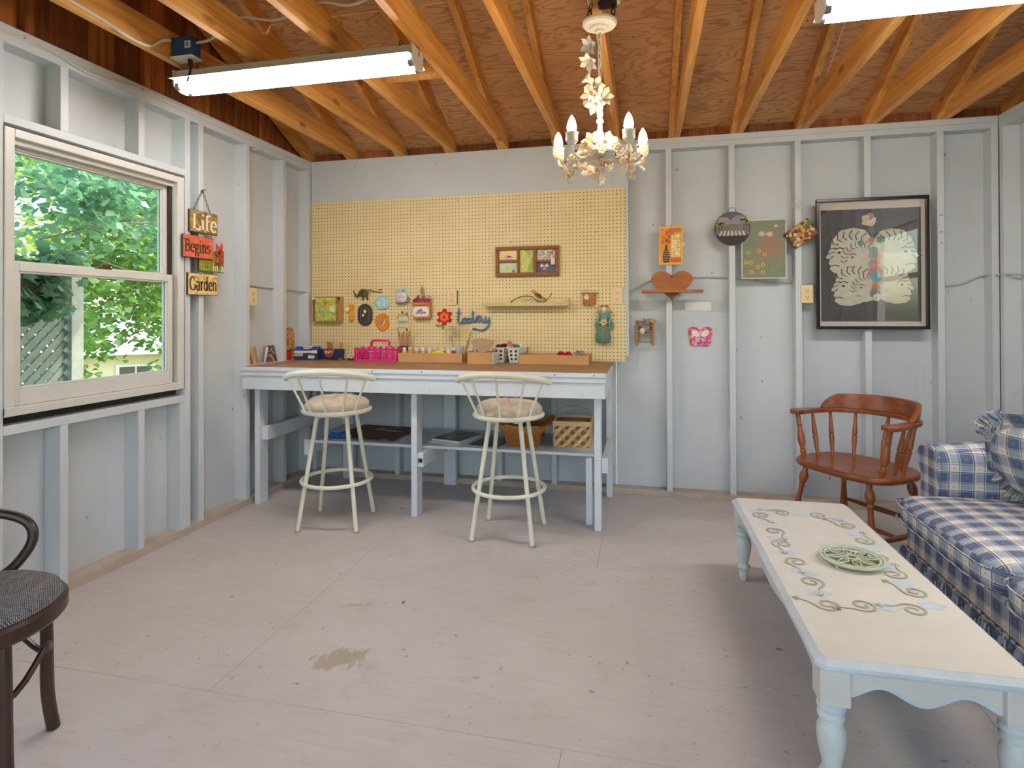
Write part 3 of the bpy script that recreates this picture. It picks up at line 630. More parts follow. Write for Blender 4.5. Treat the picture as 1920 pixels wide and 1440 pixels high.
# trivet on the table
tv = thing('trivet', 'round mint green openwork iron trivet on the coffee table', 'trivet', (.702, 2.262, .3728)); IRON = M('mint_iron', srgb(184, 197, 172), .5, var=.12, scale=30)
def trg(r, rr, n=36, z=.016): return MB().tube([(r*cos(a), r*sin(a), z) for a in [2*pi*k/n for k in range(n)]], rr, 6, closed=True)
MB().lathe([(.0, 0), (.088, 0), (.088, .004), (.0, .004)], 28).build('gap_shade_disc', M('gap_shade_disc', srgb(150, 120, 84), .9), tv); trg(.100, .0052).build('outer_ring', IRON, tv); trg(.086, .004).build('inner_ring', IRON, tv); trg(.018, .004, 16).build('hub_ring', IRON, tv)  # tan disc added beneath the bars, its colour paints shade in the openings
for k in range(20): a = 2*pi*k/20; MB().cyl((.086*cos(a), .086*sin(a), .016), (.100*cos(a), .100*sin(a), .016), .0032, n=5).build('rim_bar', IRON, tv)
for k in range(8):
    a = 2*pi*k/8; d = Vector((cos(a), sin(a), 0)); n_ = Vector((-sin(a), cos(a), 0))
    for s in (-1, 1): MB().tube([d*.018 + Vector((0,0,.016)), d*.045 + n_*s*.012 + Vector((0,0,.016)), d*.07 + n_*s*.009 + Vector((0,0,.016)), d*.086 + Vector((0,0,.016))], .0024, 5).build('petal_bar', IRON, tv)
    MB().cyl(d*.02 + Vector((0,0,.015)), d*.086 + Vector((0,0,.015)), .0015, n=5).build('spoke', IRON, tv)
for k in range(4): a = pi/4 + pi/2*k; MB().cyl((.096*cos(a), .096*sin(a), 0), (.096*cos(a), .096*sin(a), .014), .005, n=8).build('foot', IRON, tv)

# ------------------------------------------------------------------ captain's chair
CW = wood('red_brown_maple', srgb(100, 50, 24), srgb(156, 84, 42), 0, 9, .32, 0, .03, .06, .5)
CL = wood('orange_brown_turned_maple', srgb(126, 68, 30), srgb(172, 102, 52), 2, 9, .32, 0, .03, .08, .5)
cc = thing('captains_chair', 'brown wooden captain\'s armchair with turned spindles by the back wall', 'chair', (1.095, 3.455, 0), rad(-55))
sp = []
for k in range(48):
    a = 2*pi*k/48; c_, s_ = cos(a), sin(a); w = .282 if s_ < 0 else .282 - .050*s_**2
    sp.append((w*abs(c_)**.55*(1 if c_ > 0 else -1), (.215 if s_ < 0 else .225)*abs(s_)**.62*(1 if s_ > 0 else -1)))
def seat_fn(u, v):
    prof = [(.0, .398), (.90, .398), (.97, .404), (1.0, .416), (.99, .430), (.955, .4375), (.85, .435), (.6, .428), (.3, .424), (.0, .423)]
    i = min(int(v*9), 8); f = v*9-i; r = prof[i][0]+(prof[i+1][0]-prof[i][0])*f; z = prof[i][1]+(prof[i+1][1]-prof[i][1])*f
    k = u*48; i0 = int(k) % 48; i1 = (i0+1) % 48; g = k-int(k); x = sp[i0][0]+(sp[i1][0]-sp[i0][0])*g; y = sp[i0][1]+(sp[i1][1]-sp[i0][1])*g
    return (x*r, y*r, z)
MB().grid(seat_fn, 48, 19, wrapu=True).build('seat', CW, cc, smooth=50)
def turned(name, p0, p1, prof, parent, mat, n=14):
    a, b = Vector(p0), Vector(p1); d = b-a; L = d.length; rot = d.to_track_quat('Z', 'Y').to_matrix()
    return MB().lathe([(r, z*L) for r, z in prof], n, a, rot).build(name, mat, parent)
LEGP = [(.012, 0), (.017, .02), (.022, .07), (.024, .18), (.021, .34), (.016, .50), (.0135, .62), (.0135, .70), (.017, .715), (.017, .73), (.013, .745), (.021, .79), (.024, .84), (.021, .89), (.014, .92), (.014, 1.0)]
feet = {}
for sx in (-1, 1):
    for sy in (-1, 1):
        top = Vector((sx*.185, -.150 if sy < 0 else .145, .402)); bot = Vector((sx*.245, -.205 if sy < 0 else .215, 0)); feet[sx, sy] = (bot, top); turned('leg', bot, top, LEGP, cc, CL)
lp = lambda k, z: feet[k][0].lerp(feet[k][1], z/.402)
STP = [(.008, 0), (.010, .1), (.014, .45), (.015, .5), (.014, .55), (.010, .9), (.008, 1)]
for sx in (-1, 1): turned('side_stretcher', lp((sx,-1), .12), lp((sx,1), .12), STP, cc, CW, 10)
turned('cross_stretcher', (lp((-1,-1), .12)+lp((-1,1), .12))/2, (lp((1,-1), .12)+lp((1,1), .12))/2, STP, cc, CW, 10)
turned('front_stretcher', lp((-1,-1), .19), lp((1,-1), .19), STP, cc, CW, 10); turned('rear_stretcher', lp((-1,1), .17), lp((1,1), .17), STP, cc, CW, 10)
# arm bow: flat bent U
def bow(t):                       # t in -1..1, tip to tip round the back
    a = t*2.05; x = .285*sin(a) if abs(t) < .75 else None
    th = -pi/2 + 0
    s = abs(t); sg = 1 if t >= 0 else -1
    if s < .62:
        q = s/.62*pi/2; return Vector((sg*.255*sin(q), .045 + .215*cos(q), 0))
    q = (s-.62)/.38; return Vector((sg*(.255 + .018*sin(q*pi*.8)), .045 - .195*q, 0))
N = 40; top = []; 
mb = MB(); ring = []
for i in range(N+1):
    t = -1 + 2*i/N; p = bow(t); d = (bow(min(1, t+.02)) - bow(max(-1, t-.02))).normalized(); nrm = Vector((d.y, -d.x, 0)); s = abs(t)
    w = .026 + (.016*max(0, (s-.72)/.28) if s > .72 else 0); w = w*(.55 if s > .985 else 1); zz = .672
    ring.append([p + nrm*w + Vector((0,0,zz)), p + nrm*w + Vector((0,0,zz+.024)), p - nrm*w + Vector((0,0,zz+.024)), p - nrm*w + Vector((0,0,zz))])
vs = [q for r in ring for q in r]; fs = [(4*i+k, 4*i+(k+1) % 4, 4*i+4+(k+1) % 4, 4*i+4+k) for i in range(N) for k in range(4)] + [(3,2,1,0), tuple(4*N+k for k in range(4))]
mb.add(vs, fs).build('arm_bow', CW, cc, smooth=40, bevel=.005)
cr = MB(); rows = []
for i in range(33):
    t = -.60 + 1.2*i/32; p = bow(t); s = abs(t)/.60; hh = .072*min(1, max(0, (1-s)/.30))**.6 if s > .70 else .072; hh = max(.004, hh) + .012*(1-s*s)
    nrm = Vector((p.x, p.y-.045, 0)).normalized(); lean = nrm*.018*hh/.12
    rows.append([p + nrm*.014 + Vector((0,0,.696)), p + nrm*.012 + lean + Vector((0,0,.696+hh)), p - nrm*.010 + lean + Vector((0,0,.696+hh)), p - nrm*.014 + Vector((0,0,.696))])
vs = [q for r in rows for q in r]; fs = [(4*i+k, 4*i+(k+1) % 4, 4*i+4+(k+1) % 4, 4*i+4+k) for i in range(32) for k in range(4)] + [(3,2,1,0), tuple(128+k for k in range(4))]
cr.add(vs, fs).build('crest_rail', CW, cc, smooth=40, bevel=.004)
SPP = [(.007, 0), (.0085, .05), (.0125, .30), (.0145, .42), (.0145, .47), (.010, .485), (.010, .50), (.0145, .515), (.013, .60), (.0095, .80), (.008, 1)]
FSP = [(.010, 0), (.014, .10), (.0165, .17), (.012, .20), (.016, .22), (.012, .24), (.019, .34), (.021, .44), (.016, .58), (.012, .70), (.015, .715), (.012, .73), (.015, .745), (.0125, .76), (.013, .88), (.012, 1)]
for t, k in ((-.93, 1), (-.72, 0), (-.50, 0), (-.27, 0), (0, 0), (.27, 0), (.50, 0), (.72, 0), (.93, 1)):
    p = bow(t); b = Vector((p.x*.83, -.120 if k else p.y*.80 - .012, .428)); turned('arm_post' if k else 'spindle', b, Vector((p.x, p.y, .676)), FSP if k else SPP, cc, CL, 12)

# ------------------------------------------------------------------ bentwood chair at the left edge
BW = wood('dark_bentwood', srgb(38, 22, 18), srgb(70, 44, 34), 2, 10, .35, 0, .03, .05, .5)
def make_tweed():
    t = NT('black_white_tweed'); v = t.coord('Object', rot=(0, 0, .5)); o = t.xyz(v); a = t.math('SINE', t.math('MULTIPLY', o[0], 1150)); b = t.math('SINE', t.math('MULTIPLY', o[1], 1150))
    f = t.math('MULTIPLY', a, b); n = t.noise(v, 90, 3); f = t.math('ADD', f, t.math('MULTIPLY', n, 1.2)); c = t.ramp(f, [(.35, srgb(42, 40, 46)), (.95, srgb(150, 148, 150))]); t.bump(f, .4, .002); return t.fin(c, .95)
bw = thing('bentwood_armchair', 'dark bentwood armchair with grey tweed seat, cut by the left edge', 'chair', (-1.79, 1.205, 0), rad(34))
MB().lathe([(.175, .405), (.218, .405), (.226, .415), (.226, .445), (.218, .455), (.175, .455)], 48).build('seat_frame', BW, bw)
MB().lathe([(.0, .448), (.205, .448), (.214, .456), (.210, .468), (.185, .482), (.10, .492), (.0, .494)], 48).build('seat_pad', make_tweed(), bw, smooth=60)
for a0, fr in ((45, 1), (-45, 1), (135, 0), (-135, 0)):
    a = rad(a0); d = Vector((cos(a), sin(a), 0)); MB().tube(bez([d*.192 + Vector((0,0,.41)), d*.198 + Vector((0,0,.28)), d*.200 + Vector((0,0,.12)), d*.216 + Vector((0,0,.002))], 5), [.0165]*8 + [.0175]*8, 10).build('leg', BW, bw)
MB().tube([(.182*cos(a), .182*sin(a), .25 + .07*cos(2*a)**2) for a in [2*pi*k/40 for k in range(40)]], .0085, 8, closed=True).build('hoop_stretcher', BW, bw)
for s in (-1, 1):
    MB().tube(bez([(-.03, s*.200, .44), (.030, s*.222, .475), (.072, s*.238, .545), (.055, s*.244, .605), (-.03, s*.248, .640), (-.14, s*.235, .645), (-.235, s*.17, .65), (-.275, s*.08, .66), (-.285, 0, .665)], 6), .0145, 10).build('arm_hoop', BW, bw)
    MB().tube(bez([(-.20, s*.10, .45), (-.225, s*.12, .62), (-.265, s*.13, .78), (-.285, s*.09, .86), (-.29, 0, .885)], 6), .0145, 10).build('back_bow', BW, bw)
    MB().tube(bez([(-.215, s*.06, .46), (-.20, s*.16, .54), (-.11, s*.222, .600), (-.055, s*.232, .590), (-.045, s*.232, .560), (-.075, s*.228, .545)], 6), .0125, 10).build('scroll', BW, bw)
# ------------------------------------------------------------------ plaid sofa
def make_plaid():
    t = NT('blue_cream_plaid'); tc = t.node('TexCoord'); o = t.xyz(tc.outputs['UV']); P = .097
    def band(x, P):
        f = t.math('FRACT', t.math('DIVIDE', x, P)); b = t.ramp(f, [(.0, (0,0,0)), (.03, (1,1,1)), (.47, (1,1,1)), (.50, (0,0,0))], 'LINEAR')
        a1 = t.ramp(f, [(.0, (0,0,0)), (.515, (0,0,0)), (.525, (1,1,1)), (.555, (1,1,1)), (.565, (0,0,0))]); a2 = t.ramp(f, [(.0, (0,0,0)), (.935, (0,0,0)), (.945, (1,1,1)), (.965, (1,1,1)), (.975, (0,0,0))])
        w1 = t.ramp(f, [(.0, (0,0,0)), (.575, (0,0,0)), (.585, (1,1,1)), (.61, (1,1,1)), (.62, (0,0,0))])
        return b, t.math('MAXIMUM', a1, a2), w1, f
    bu, lu, wu, fu = band(o[0], .097); bv, lv, wv, fv = band(o[1], .082)
    s = t.math('MULTIPLY', t.math('ADD', bu, bv), .5)
    c = t.ramp(s, [(.0, srgb(222, 215, 207)), (.5, srgb(156, 164, 178)), (1.0, srgb(94, 104, 132))])
    c = t.mix(t.math('MULTIPLY', t.math('MAXIMUM', lu, lv), .85), c, srgb(58, 64, 90)); c = t.mix(t.math('MULTIPLY', t.math('MAXIMUM', wu, wv), .7), c, srgb(228, 220, 206))
    dx = t.math('SUBTRACT', fu, .76); dy = t.math('SUBTRACT', fv, .76); m = t.math('MULTIPLY', t.math('LESS_THAN', t.math('ABSOLUTE', dx), .06), t.math('LESS_THAN', t.math('ABSOLUTE', dy), .06))
    m = t.math('MULTIPLY', m, t.math('GREATER_THAN', t.math('MULTIPLY', t.math('SINE', t.math('MULTIPLY', fu, 150)), t.math('SINE', t.math('MULTIPLY', fv, 150))), -.1)); c = t.mix(t.math('MULTIPLY', m, .55), c, srgb(190, 120, 100))
    dx = t.math('SUBTRACT', fu, .25); dy = t.math('SUBTRACT', fv, .25); r = t.math('ADD', t.math('ABSOLUTE', dx), t.math('ABSOLUTE', dy)); m = t.math('MULTIPLY', t.math('LESS_THAN', r, .07), t.math('GREATER_THAN', r, .035)); c = t.mix(t.math('MULTIPLY', m, .5), c, srgb(150, 156, 180))
    w = t.noise(t.coord('Object'), 420, 2); c = t.mix(t.math('MULTIPLY', w, .14), c, (.10, .10, .14)); t.bump(w, .25, .002)
    return t.fin(c, .92, 0, .2)
PLAID = make_plaid()
def sgp(c, e): return abs(c)**e*(1 if c >= 0 else -1)
def superell(mb, c, rx, ry, rz, e1=.4, e2=.35, nu=48, nv=24, fn=None):
    def f(u, v):
        a = 2*pi*u; b = -pi/2 + pi*v; p = Vector((rx*sgp(cos(b), e1)*sgp(cos(a), e2), ry*sgp(cos(b), e1)*sgp(sin(a), e2), rz*sgp(sin(b), e1)))
        if fn: p = fn(p)
        return p + Vector(c)
    return mb.grid(f, nu, nv, wrapu=True)
sofa = thing('sofa', 'blue and cream plaid sofa with ruffled skirt at the right wall', 'sofa', (0, 0, 0))
SX0, SX1 = 1.125, 2.04; Y0, Y1 = 1.34, 3.16
MB().box(SX0+.01, SX1, Y0+.03, 2.955, .185, .335).build('base', PLAID, sofa, smooth=40, bevel=.02, uv=True)
def cush(p): return Vector((p.x - .012*(1-(p.y/.36)**2), p.y, p.z + (.018*(1-(p.x/.36)**2)*(1-(p.y/.36)**2) if p.z > 0 else 0)))
sc = []
for y0, y1 in ((2.13, 2.935), (1.55, 2.126)):
    cy = (y0+y1)/2; ry = (y1-y0)/2
    o = superell(MB(), (1.47, cy, .385), .395, ry, .072, .42, .22, 64, 22, cush).build('seat_cushion', PLAID, sofa, smooth=70, uv=True); sc.append(o)
    for dz in (-.030, .034):
        MB().tube([(1.47 + (.398+.004)*sgp(cos(a), .24) - .012, cy + (ry+.002)*sgp(sin(a), .24), .385+dz) for a in [2*pi*k/60 for k in range(60)]], .0032, 6, closed=True).build('piping', PLAID, o, uv=True)
for y0, y1 in ((2.13, 2.90), (1.60, 2.126)):
    superell(MB(), (1.86, (y0+y1)/2, .64), .12, (y1-y0)/2, .22, .5, .35, 48, 22).build('back_cushion', PLAID, sofa, smooth=70, uv=True)
MB().box(1.93, SX1+.01, Y0+.05, 3.10, .18, .82).build('back_frame', PLAID, sofa, smooth=40, bevel=.05, seg=4, uv=True)
def arm(y0, y1, inn):
    m = MB(); n = 26
    def f(u, v):
        x = 1.285 + (1.99-1.285)*u; rise = .085*u; a = v*1.0
        cy = (y0+y1)/2; w = (y1-y0)/2
        k = v*4
        if k < 1: y, z = cy - inn*w*.70, .19 + (.50-.19)*k
        elif k < 3:
            q = (k-1)/2*pi; y = cy - inn*(w*.92*cos(q)); z = .555 + rise + .075*sin(q)*1.05
            y = cy - inn*w*(.78*cos(q) if q < pi/2 else 1.12*cos(q))
        else: y, z = cy + inn*w*.72, .50 - (.50-.19)*(k-3)
        return (x, y, z)
    m.grid(f, 14, 49)
    o = m.build('arm', PLAID, sofa, smooth=70, uv=True)
    prof = [f(0, v/48)[1:] for v in range(49)]
    p = MB().prism([(y, z) for y, z in prof], 1.272, 1.288, 'yz').build('arm_front', PLAID, o, smooth=30, bevel=.006, uv=True)
    MB().tube([(1.274, y, z) for y, z in prof], .007, 6).build('arm_piping', PLAID, o, uv=True)
    return o
arm(2.935, 3.155, 1); arm(1.335, 1.545, -1)
# ruffled skirt
def skirt(p0, p1, out, n):
    a, b = Vector(p0), Vector(p1); d = (b-a); L = d.length; nr = Vector(out)
    def f(u, v):
        s = u*L; w = (.004 + .016*v)*(sin(s*150) + .5*sin(s*67+1)); return a + d*u + nr*(.012 + w + .02*v) + Vector((0, 0, -.165*v))
    return MB().grid(f, n, 8).build('skirt', PLAID, sofa, smooth=80, uv=True)
skirt((SX0+.01, Y0+.02, .195), (SX0+.01, 2.96, .195), (-1, 0, 0), 360); skirt((SX0+.02, 2.955, .195), (1.99, 2.955, .195), (0, 1, 0), 120); skirt((1.99, Y0+.03, .195), (SX0+.02, Y0+.03, .195), (0, -1, 0), 160)
MB().tube([(SX0+.004, Y0+.02 + (2.96-Y0-.02)*k/150, .196 + .003*sin(k*2.1)) for k in range(151)], [.008 + .003*sin(k*1.7) for k in range(151)], 6).build('skirt_gathering', PLAID, sofa, uv=True)
for x in (1.2, 1.95):
    for yy in (1.42, 2.88): MB().cyl((x, yy, 0), (x, yy, .19), .022, n=10).build('foot', BW, sofa)
# ruffled throw pillow
tp = thing('throw_pillow', 'plaid throw pillow with a ruffled edge leaning on the sofa', 'pillow', (1.500, 2.690, .650), 0, rot=(0, rad(-20), rad(22)))
superell(MB(), (0, 0, 0), .070, .160, .155, .85, .55, 48, 22).build('cushion', PLAID, tp, smooth=80, uv=True)
def ruf(u, v):
    a = 2*pi*u; e = .45; y, z = sgp(cos(a), e), sgp(sin(a), e); r = .150 + .060*v; w = (.003 + .012*v)*(sin(a*24) + .4*sin(a*9+1))
    return (w - .012*v, y*r, z*r)
MB().grid(ruf, 300, 6, wrapu=True).build('ruffle', PLAID, tp, smooth=80, uv=True)
# ------------------------------------------------------------------ chandelier
CHW = M('chandelier_white', srgb(236, 232, 224), .4, var=.04); PETAL = M('silk_white_petal', srgb(238, 232, 226), .7, var=.05); BLOS = M('cream_blossom', srgb(240, 222, 196), .7, var=.08); PINKB = M('pink_blossom', srgb(232, 160, 150), .7, var=.1); LEAFG = M('silk_leaf', srgb(150, 150, 66), .6, var=.2); BERRY = M('grey_berry', srgb(96, 92, 104), .4, var=.2); REDB = M('rose_berry', srgb(196, 84, 84), .4, var=.2)
BULB = emit('warm_bulb', (1.0, .72, .40, 1), BULB_LIGHT)
ch = thing('chandelier', 'white five-arm chandelier trimmed with silk flowers hanging over the room', 'chandelier', (-.165, 2.25, 0))
MB().lathe([(.0, 2.322), (.016, 2.322), (.018, 2.330), (.035, 2.333), (.040, 2.340), (.060, 2.346), (.066, 2.354), (.066, 2.362), (.04, 2.366), (.0, 2.366)], 32).build('canopy', CHW, ch)
for s in (-1, 1): chain_links(MB(), (s*.045, .012, 2.362), (s*.045 + .012, .012, 2.443), .026, .009, .0026).build('canopy_chain', BLACKMET, ch)
chain_links(MB(), (0, 0, 2.325), (0, 0, 2.055), .026, .008, .0024).build('chain', CHW, ch)
MB().tube(bez([(0, 0, 2.33), (.004, .004, 2.25), (-.004, .002, 2.15), (.006, 0, 2.05)]), .003, 5).build('lamp_cord', CHW, ch)
MB().lathe([(.004, 1.845), (.010, 1.850), (.014, 1.862), (.020, 1.868), (.020, 1.874), (.0125, 1.88), (.0105, 1.93), (.0085, 1.972), (.0135, 1.976), (.0135, 1.986), (.008, 1.99), (.011, 2.0), (.0125, 2.012), (.009, 2.024), (.012, 2.03), (.0095, 2.045), (.005, 2.06)], 18).build('stem', CHW, ch)
MB().lathe([(.045, 1.838), (.082, 1.846), (.086, 1.852), (.080, 1.858), (.02, 1.872), (.0, 1.874), (.0, 1.868), (.04, 1.858)], 28).build('body_dish', CHW, ch)
cup = MB().lathe([(.006, -.022), (.014, -.02), (.017, -.012), (.0225, -.008), (.0225, .018), (.0245, .020), (.0245, .024), (.0, .024)], 20).mesh('candle_cup')
bulb = MB().lathe([(.0095, .022), (.013, .027), (.0165, .036), (.0172, .044), (.0155, .056), (.0115, .069), (.006, .080), (.0015, .087), (.0, .088)], 16).mesh('bulb')
rr = random.Random(11)
for k in range(5):
    a = rad(94.2 + 72*k); d = Vector((cos(a), sin(a), 0)); R = .172; z = 1.876
    MB().tube(bez([d*.03 + Vector((0,0,1.862)), d*.075 + Vector((0,0,1.835)), d*.125 + Vector((0,0,1.818)), d*.165 + Vector((0,0,1.832)), d*R + Vector((0,0,z-.02))], 6), .0055, 8).build('arm', CHW, ch)
    c = link('candle_cup', cup, CHW, ch, (d.x*R, d.y*R, z)); link('bulb', bulb, BULB, c)
# flower mesh parts
def blossom_mesh(r, n=5, cupz=.3, name='blossom'):
    m = MB()
    for k in range(n):
        a = 2*pi*k/n; d = Vector((cos(a), sin(a), 0)); t = Vector((-sin(a), cos(a), 0))
        m.add([d*r*.1, d*r*.55 + t*r*.38 + Vector((0,0,cupz*r*.5)), d*r + Vector((0,0,cupz*r)), d*r*.55 - t*r*.38 + Vector((0,0,cupz*r*.5))], [(0,1,2,3)])
    m.ball((0,0,r*.12), r*.2, nu=6, nv=4); return m.mesh(name, 60, False)
bm_, bp = blossom_mesh(.0165), blossom_mesh(.013); lily = MB()
for k in range(6):
    a = 2*pi*k/6; d = Vector((cos(a), sin(a), 0)); t = Vector((-sin(a), cos(a), 0)); L = .042
    lily.add([d*.003, d*.010 + t*.006 + Vector((0,0,.018)), d*.026 + t*.012 + Vector((0,0,.032)), d*L + Vector((0,0,.034)), d*.026 - t*.012 + Vector((0,0,.032)), d*.010 - t*.006 + Vector((0,0,.018))], [(0,1,4,5), (1,2,3,4)] if False else [(0,1,5), (1,2,4,5), (2,3,4)])
lily.ball((0,0,.02), .004, .004, .014, 6, 4); lily = lily.mesh('lily', 60, False)
leafm = MB().add([(0,0,0), (.011,.016,.004), (.0,.046,0), (-.011,.016,.004)], [(0,1,2),(0,2,3)]).mesh('silk_leaf', 0, False); brm = MB().ball((0,0,0), .0048, nu=8, nv=6).mesh('berry')
def orient(d): return Vector(d).to_track_quat('Z', 'Y').to_euler()
for p, d in (((-.022, -.010, 2.270), (-.5, -.6, -.3)), ((-.030, -.008, 2.225), (-.4, -.5, -.8)), ((-.030, -.012, 2.125), (-.7, -.4, .6)), ((-.016, -.014, 2.105), (.0, -1, -.2)), ((-.022, -.014, 2.070), (-.6, -.8, .1)), ((.004, -.016, 2.060), (.5, -.9, .1)), ((-.012, -.016, 2.045), (-.1, -1, -.5)), ((-.02, -.028, 1.885), (-.3, -.9, .3)), ((.014, -.03, 1.885), (.3, -.9, .2)), ((.030, .02, 1.89), (.6, .2, .6))): link('lily', lily, PETAL, ch, p, orient(d))
for i in range(150):
    a = rr.uniform(0, 2*pi); q = rr.random(); r = .045 + .125*q; z = 1.872 - .035*q + rr.uniform(-.024, .020) - (.045*rr.random() if rr.random() < .3 else 0)
    p = (r*cos(a), r*sin(a), z); d = (cos(a) + rr.uniform(-.7,.7), sin(a) + rr.uniform(-.7,.7), rr.uniform(-.7, .9)); w = rr.random()
    if w < .72: link('blossom', bm_, BLOS, ch, p, orient(d))
    elif w < .80: link('blossom', bp, PINKB, ch, p, orient(d))
    elif w < .86: link('silk_leaf', leafm, LEAFG, ch, p, orient(d))
    elif w < .94: link('berry', brm, BERRY, ch, p)
    else: link('berry', brm, REDB, ch, p)
for a0, L in ((200, .075), (160, .055), (265, .085), (285, .06), (330, .07), (20, .05), (95, .05)):
    a = rad(a0); b = Vector((cos(a)*.11, sin(a)*.11, 1.825)) if a0 not in (265, 285) else Vector((cos(a)*.03, sin(a)*.03, 1.842)); e = b + Vector((cos(a)*.02, sin(a)*.02, -L))
    s = MB().tube(bez([b, b.lerp(e, .5) + Vector((.006, 0, .006)), e], 4), .0016, 4).build('sprig', LEAFG, ch)
    for q in range(6): link('blossom', bm_ if q % 3 else bp, BLOS if q % 3 else PINKB, s, b.lerp(e, .2+.8*q/5) + Vector((rr.uniform(-.012,.012), rr.uniform(-.012,.012), 0)), orient((rr.uniform(-1,1), rr.uniform(-1,0), rr.uniform(-1,.4))))
# ------------------------------------------------------------------ things on the walls
PF = 4.0897
BR = (pi/2, 0, 0); LR = (pi/2, 0, pi/2)      # text orientation on the back wall / left wall
def flat(parent, name, poly, y0, y1, mat, loc=(0,0,0), bevel=0): return MB().prism(poly, y0, y1, 'xz').build(name, mat, parent, loc=loc, smooth=30, bevel=bevel)
def C(name, r, g, b, rough=.6, var=.1, scale=30, **k): return M(name, srgb(r, g, b), rough, var=var, scale=scale, **k)
def dapple(name, cols, scale, soft=.0, rough=.6):
    t = NT(name); v = t.coord('Object', rnd=True); n = t.node('TexVoronoi'); n.inputs['Scale'].default_value = scale; t.ln(v, n.inputs['Vector']); h = t.node('SeparateColor'); t.ln(n.outputs['Color'], h.inputs[0])
    f = t.math('ADD', t.math('MULTIPLY', h.outputs[0], 1-soft), t.math('MULTIPLY', t.noise(v, scale*.7, 3), soft))
    return t.fin(t.ramp(f, [(i/len(cols), c) for i, c in enumerate(cols)], 'CONSTANT' if soft < .5 else 'LINEAR'), rough)
def wallthing(name, label, cat, x, z, y=PF, ry=0, group=None): return thing(name, label, cat, (x, y, z), rot=(0, ry, 0), group=group)
KRAFT = C('kraft_cardboard', 200, 152, 98, .8, .07, 8); LIME = dapple('lime_collage', [srgb(206,212,96), srgb(170,190,60), srgb(222,214,120), srgb(150,176,70), srgb(226,220,150)], 45, .6)
# outlets
def outlet(name, label, loc, rz, depth=.004):
    t = thing(name, label, 'outlet', loc, rz, 'ivory duplex wall outlets')
    if depth > .01: MB().box(-.028, .028, 0, depth, -.048, .048).build('box', STEEL, t, smooth=0)
    MB().prism(rrect(.072, .116, .006), -.006, 0, 'xz').build('cover_plate', CREAMPL, t, smooth=30, bevel=.0015)
    for dz in (-.021, .021):
        s = MB().prism(rrect(.032, .029, .010), -.0085, -.006, 'xz').build('socket', CREAMPL, t, loc=(0, 0, dz), smooth=30)
        MB().box(-.0085, -.0055, -.0095, -.0084, -.002, .008).box(.0055, .0085, -.0095, -.0084, -.002, .008).box(-.0025, .0025, -.0095, -.0084, -.011, -.006).build('slots', BLACKMET, s, smooth=0)
    return t
outlet('wall_outlet', 'ivory duplex outlet in the middle of the pegboard beside the word today', (-1.384, PF, 1.368), 0)
MB().box(-1.346, -1.340, PF-.002, PF, 1.314, 1.42).build('outlet_cutout_gap', DARKGAP, peg, loc=(2.537, -4.0965, -.9135), smooth=0)
outlet('wall_outlet', 'ivory duplex outlet at the right edge of the pegboard', (-.187, PF, 1.366), 0)
outlet('wall_outlet', 'ivory duplex outlet between the tilted picture and the framed poster', (1.020, YB-.001, 1.367), 0, .06)
outlet('wall_outlet', 'ivory duplex outlet on the left wall stud above the workbench', (X-.012, 3.414, 1.367), pi/2, .06)
# canvas in a cardboard box lid
t = wallthing('boxed_canvas', 'lime green flower canvas in an open cardboard box on the pegboard', 'picture', -2.380, 1.287)
MB().box(-.120, .120, -.004, 0, -.095, .095).build('box_back', KRAFT, t, smooth=0)
for a in ((-.120, -.117, -.05, -.004, -.095, .095), (.117, .120, -.05, -.004, -.095, .095), (-.117, .117, -.05, -.004, .092, .095), (-.117, .117, -.05, -.004, -.095, -.092)): MB().box(*a).build('box_side', KRAFT, t, smooth=0)
cv = MB().box(-.087, .087, -.046, -.005, -.090, .090).build('canvas', LIME, t, loc=(-.010, 0, 0), smooth=0)
flat(cv, 'painted_flower', circ(.022, 12), -.0475, -.046, C('orange_paint', 232, 150, 40), (.0, 0, .045)); flat(cv, 'flower_centre', circ(.010, 10), -.0485, -.0475, C('red_orange_paint', 222, 96, 40), (.0, 0, .045))
flat(cv, 'hive', circ(.016, 12, sy=1.1), -.0475, -.046, C('grey_white_paint', 206, 206, 198), (-.025, 0, -.012))
for q in range(3): flat(cv, 'hive_stripe', rrect(.026, .003, .001), -.0485, -.0475, C('dark_stripe_paint', 90, 96, 92), (-.025, 0, -.006-.009*q))
flat(cv, 'bird_shape', blob(.016, 3, .3, sy=1.6), -.0475, -.046, C('pale_cream_paint', 236, 228, 190), (.056, 0, .0)); flat(t, 'white_tag', rrect(.022, .018, .003), -.0515, -.050, C('tag_white', 236, 214, 204), (-.108, 0, .083))
# elephant
t = wallthing('elephant_figure', 'small dark olive tin elephant hung on the pegboard', 'ornament', -2.098, 1.397); OL = C('olive_tin', 88, 74, 40, .5, .2)
flat(t, 'body', [(-.03, .0), (-.032, .022), (-.02, .036), (.0, .044), (.025, .04), (.042, .026), (.046, .0), (.044, -.02), (.046, -.044), (.034, -.044), (.03, -.018), (.01, -.016), (.012, -.044), (-.002, -.044), (-.006, -.012), (-.022, -.012)], -.014, -.004, OL, bevel=.003)
MB().tube(bez([(-.026, -.009, .008), (-.042, -.009, -.016), (-.058, -.009, -.006), (-.068, -.009, .018), (-.078, -.009, .030)], 5), [.009]*6 + [.007]*8 + [.0045]*7, 7).build('trunk', OL, t)
flat(t, 'ear', blob(.015, 9, .25), -.018, -.014, C('dark_olive_tin', 66, 54, 32), (-.004, 0, .016)); MB().tube(bez([(.044, -.008, .02), (.056, -.008, .014), (.064, -.008, .004)]), .002, 5).build('tail', OL, t); MB().ball((.066, -.008, .001), .005, nu=7, nv=5).build('tail_tuft', C('straw_tuft', 170, 140, 70), t)
MB().cyl((0, 0, .03), (0, -.006, .03), .002, n=6).build('hook', BLACKMET, t)
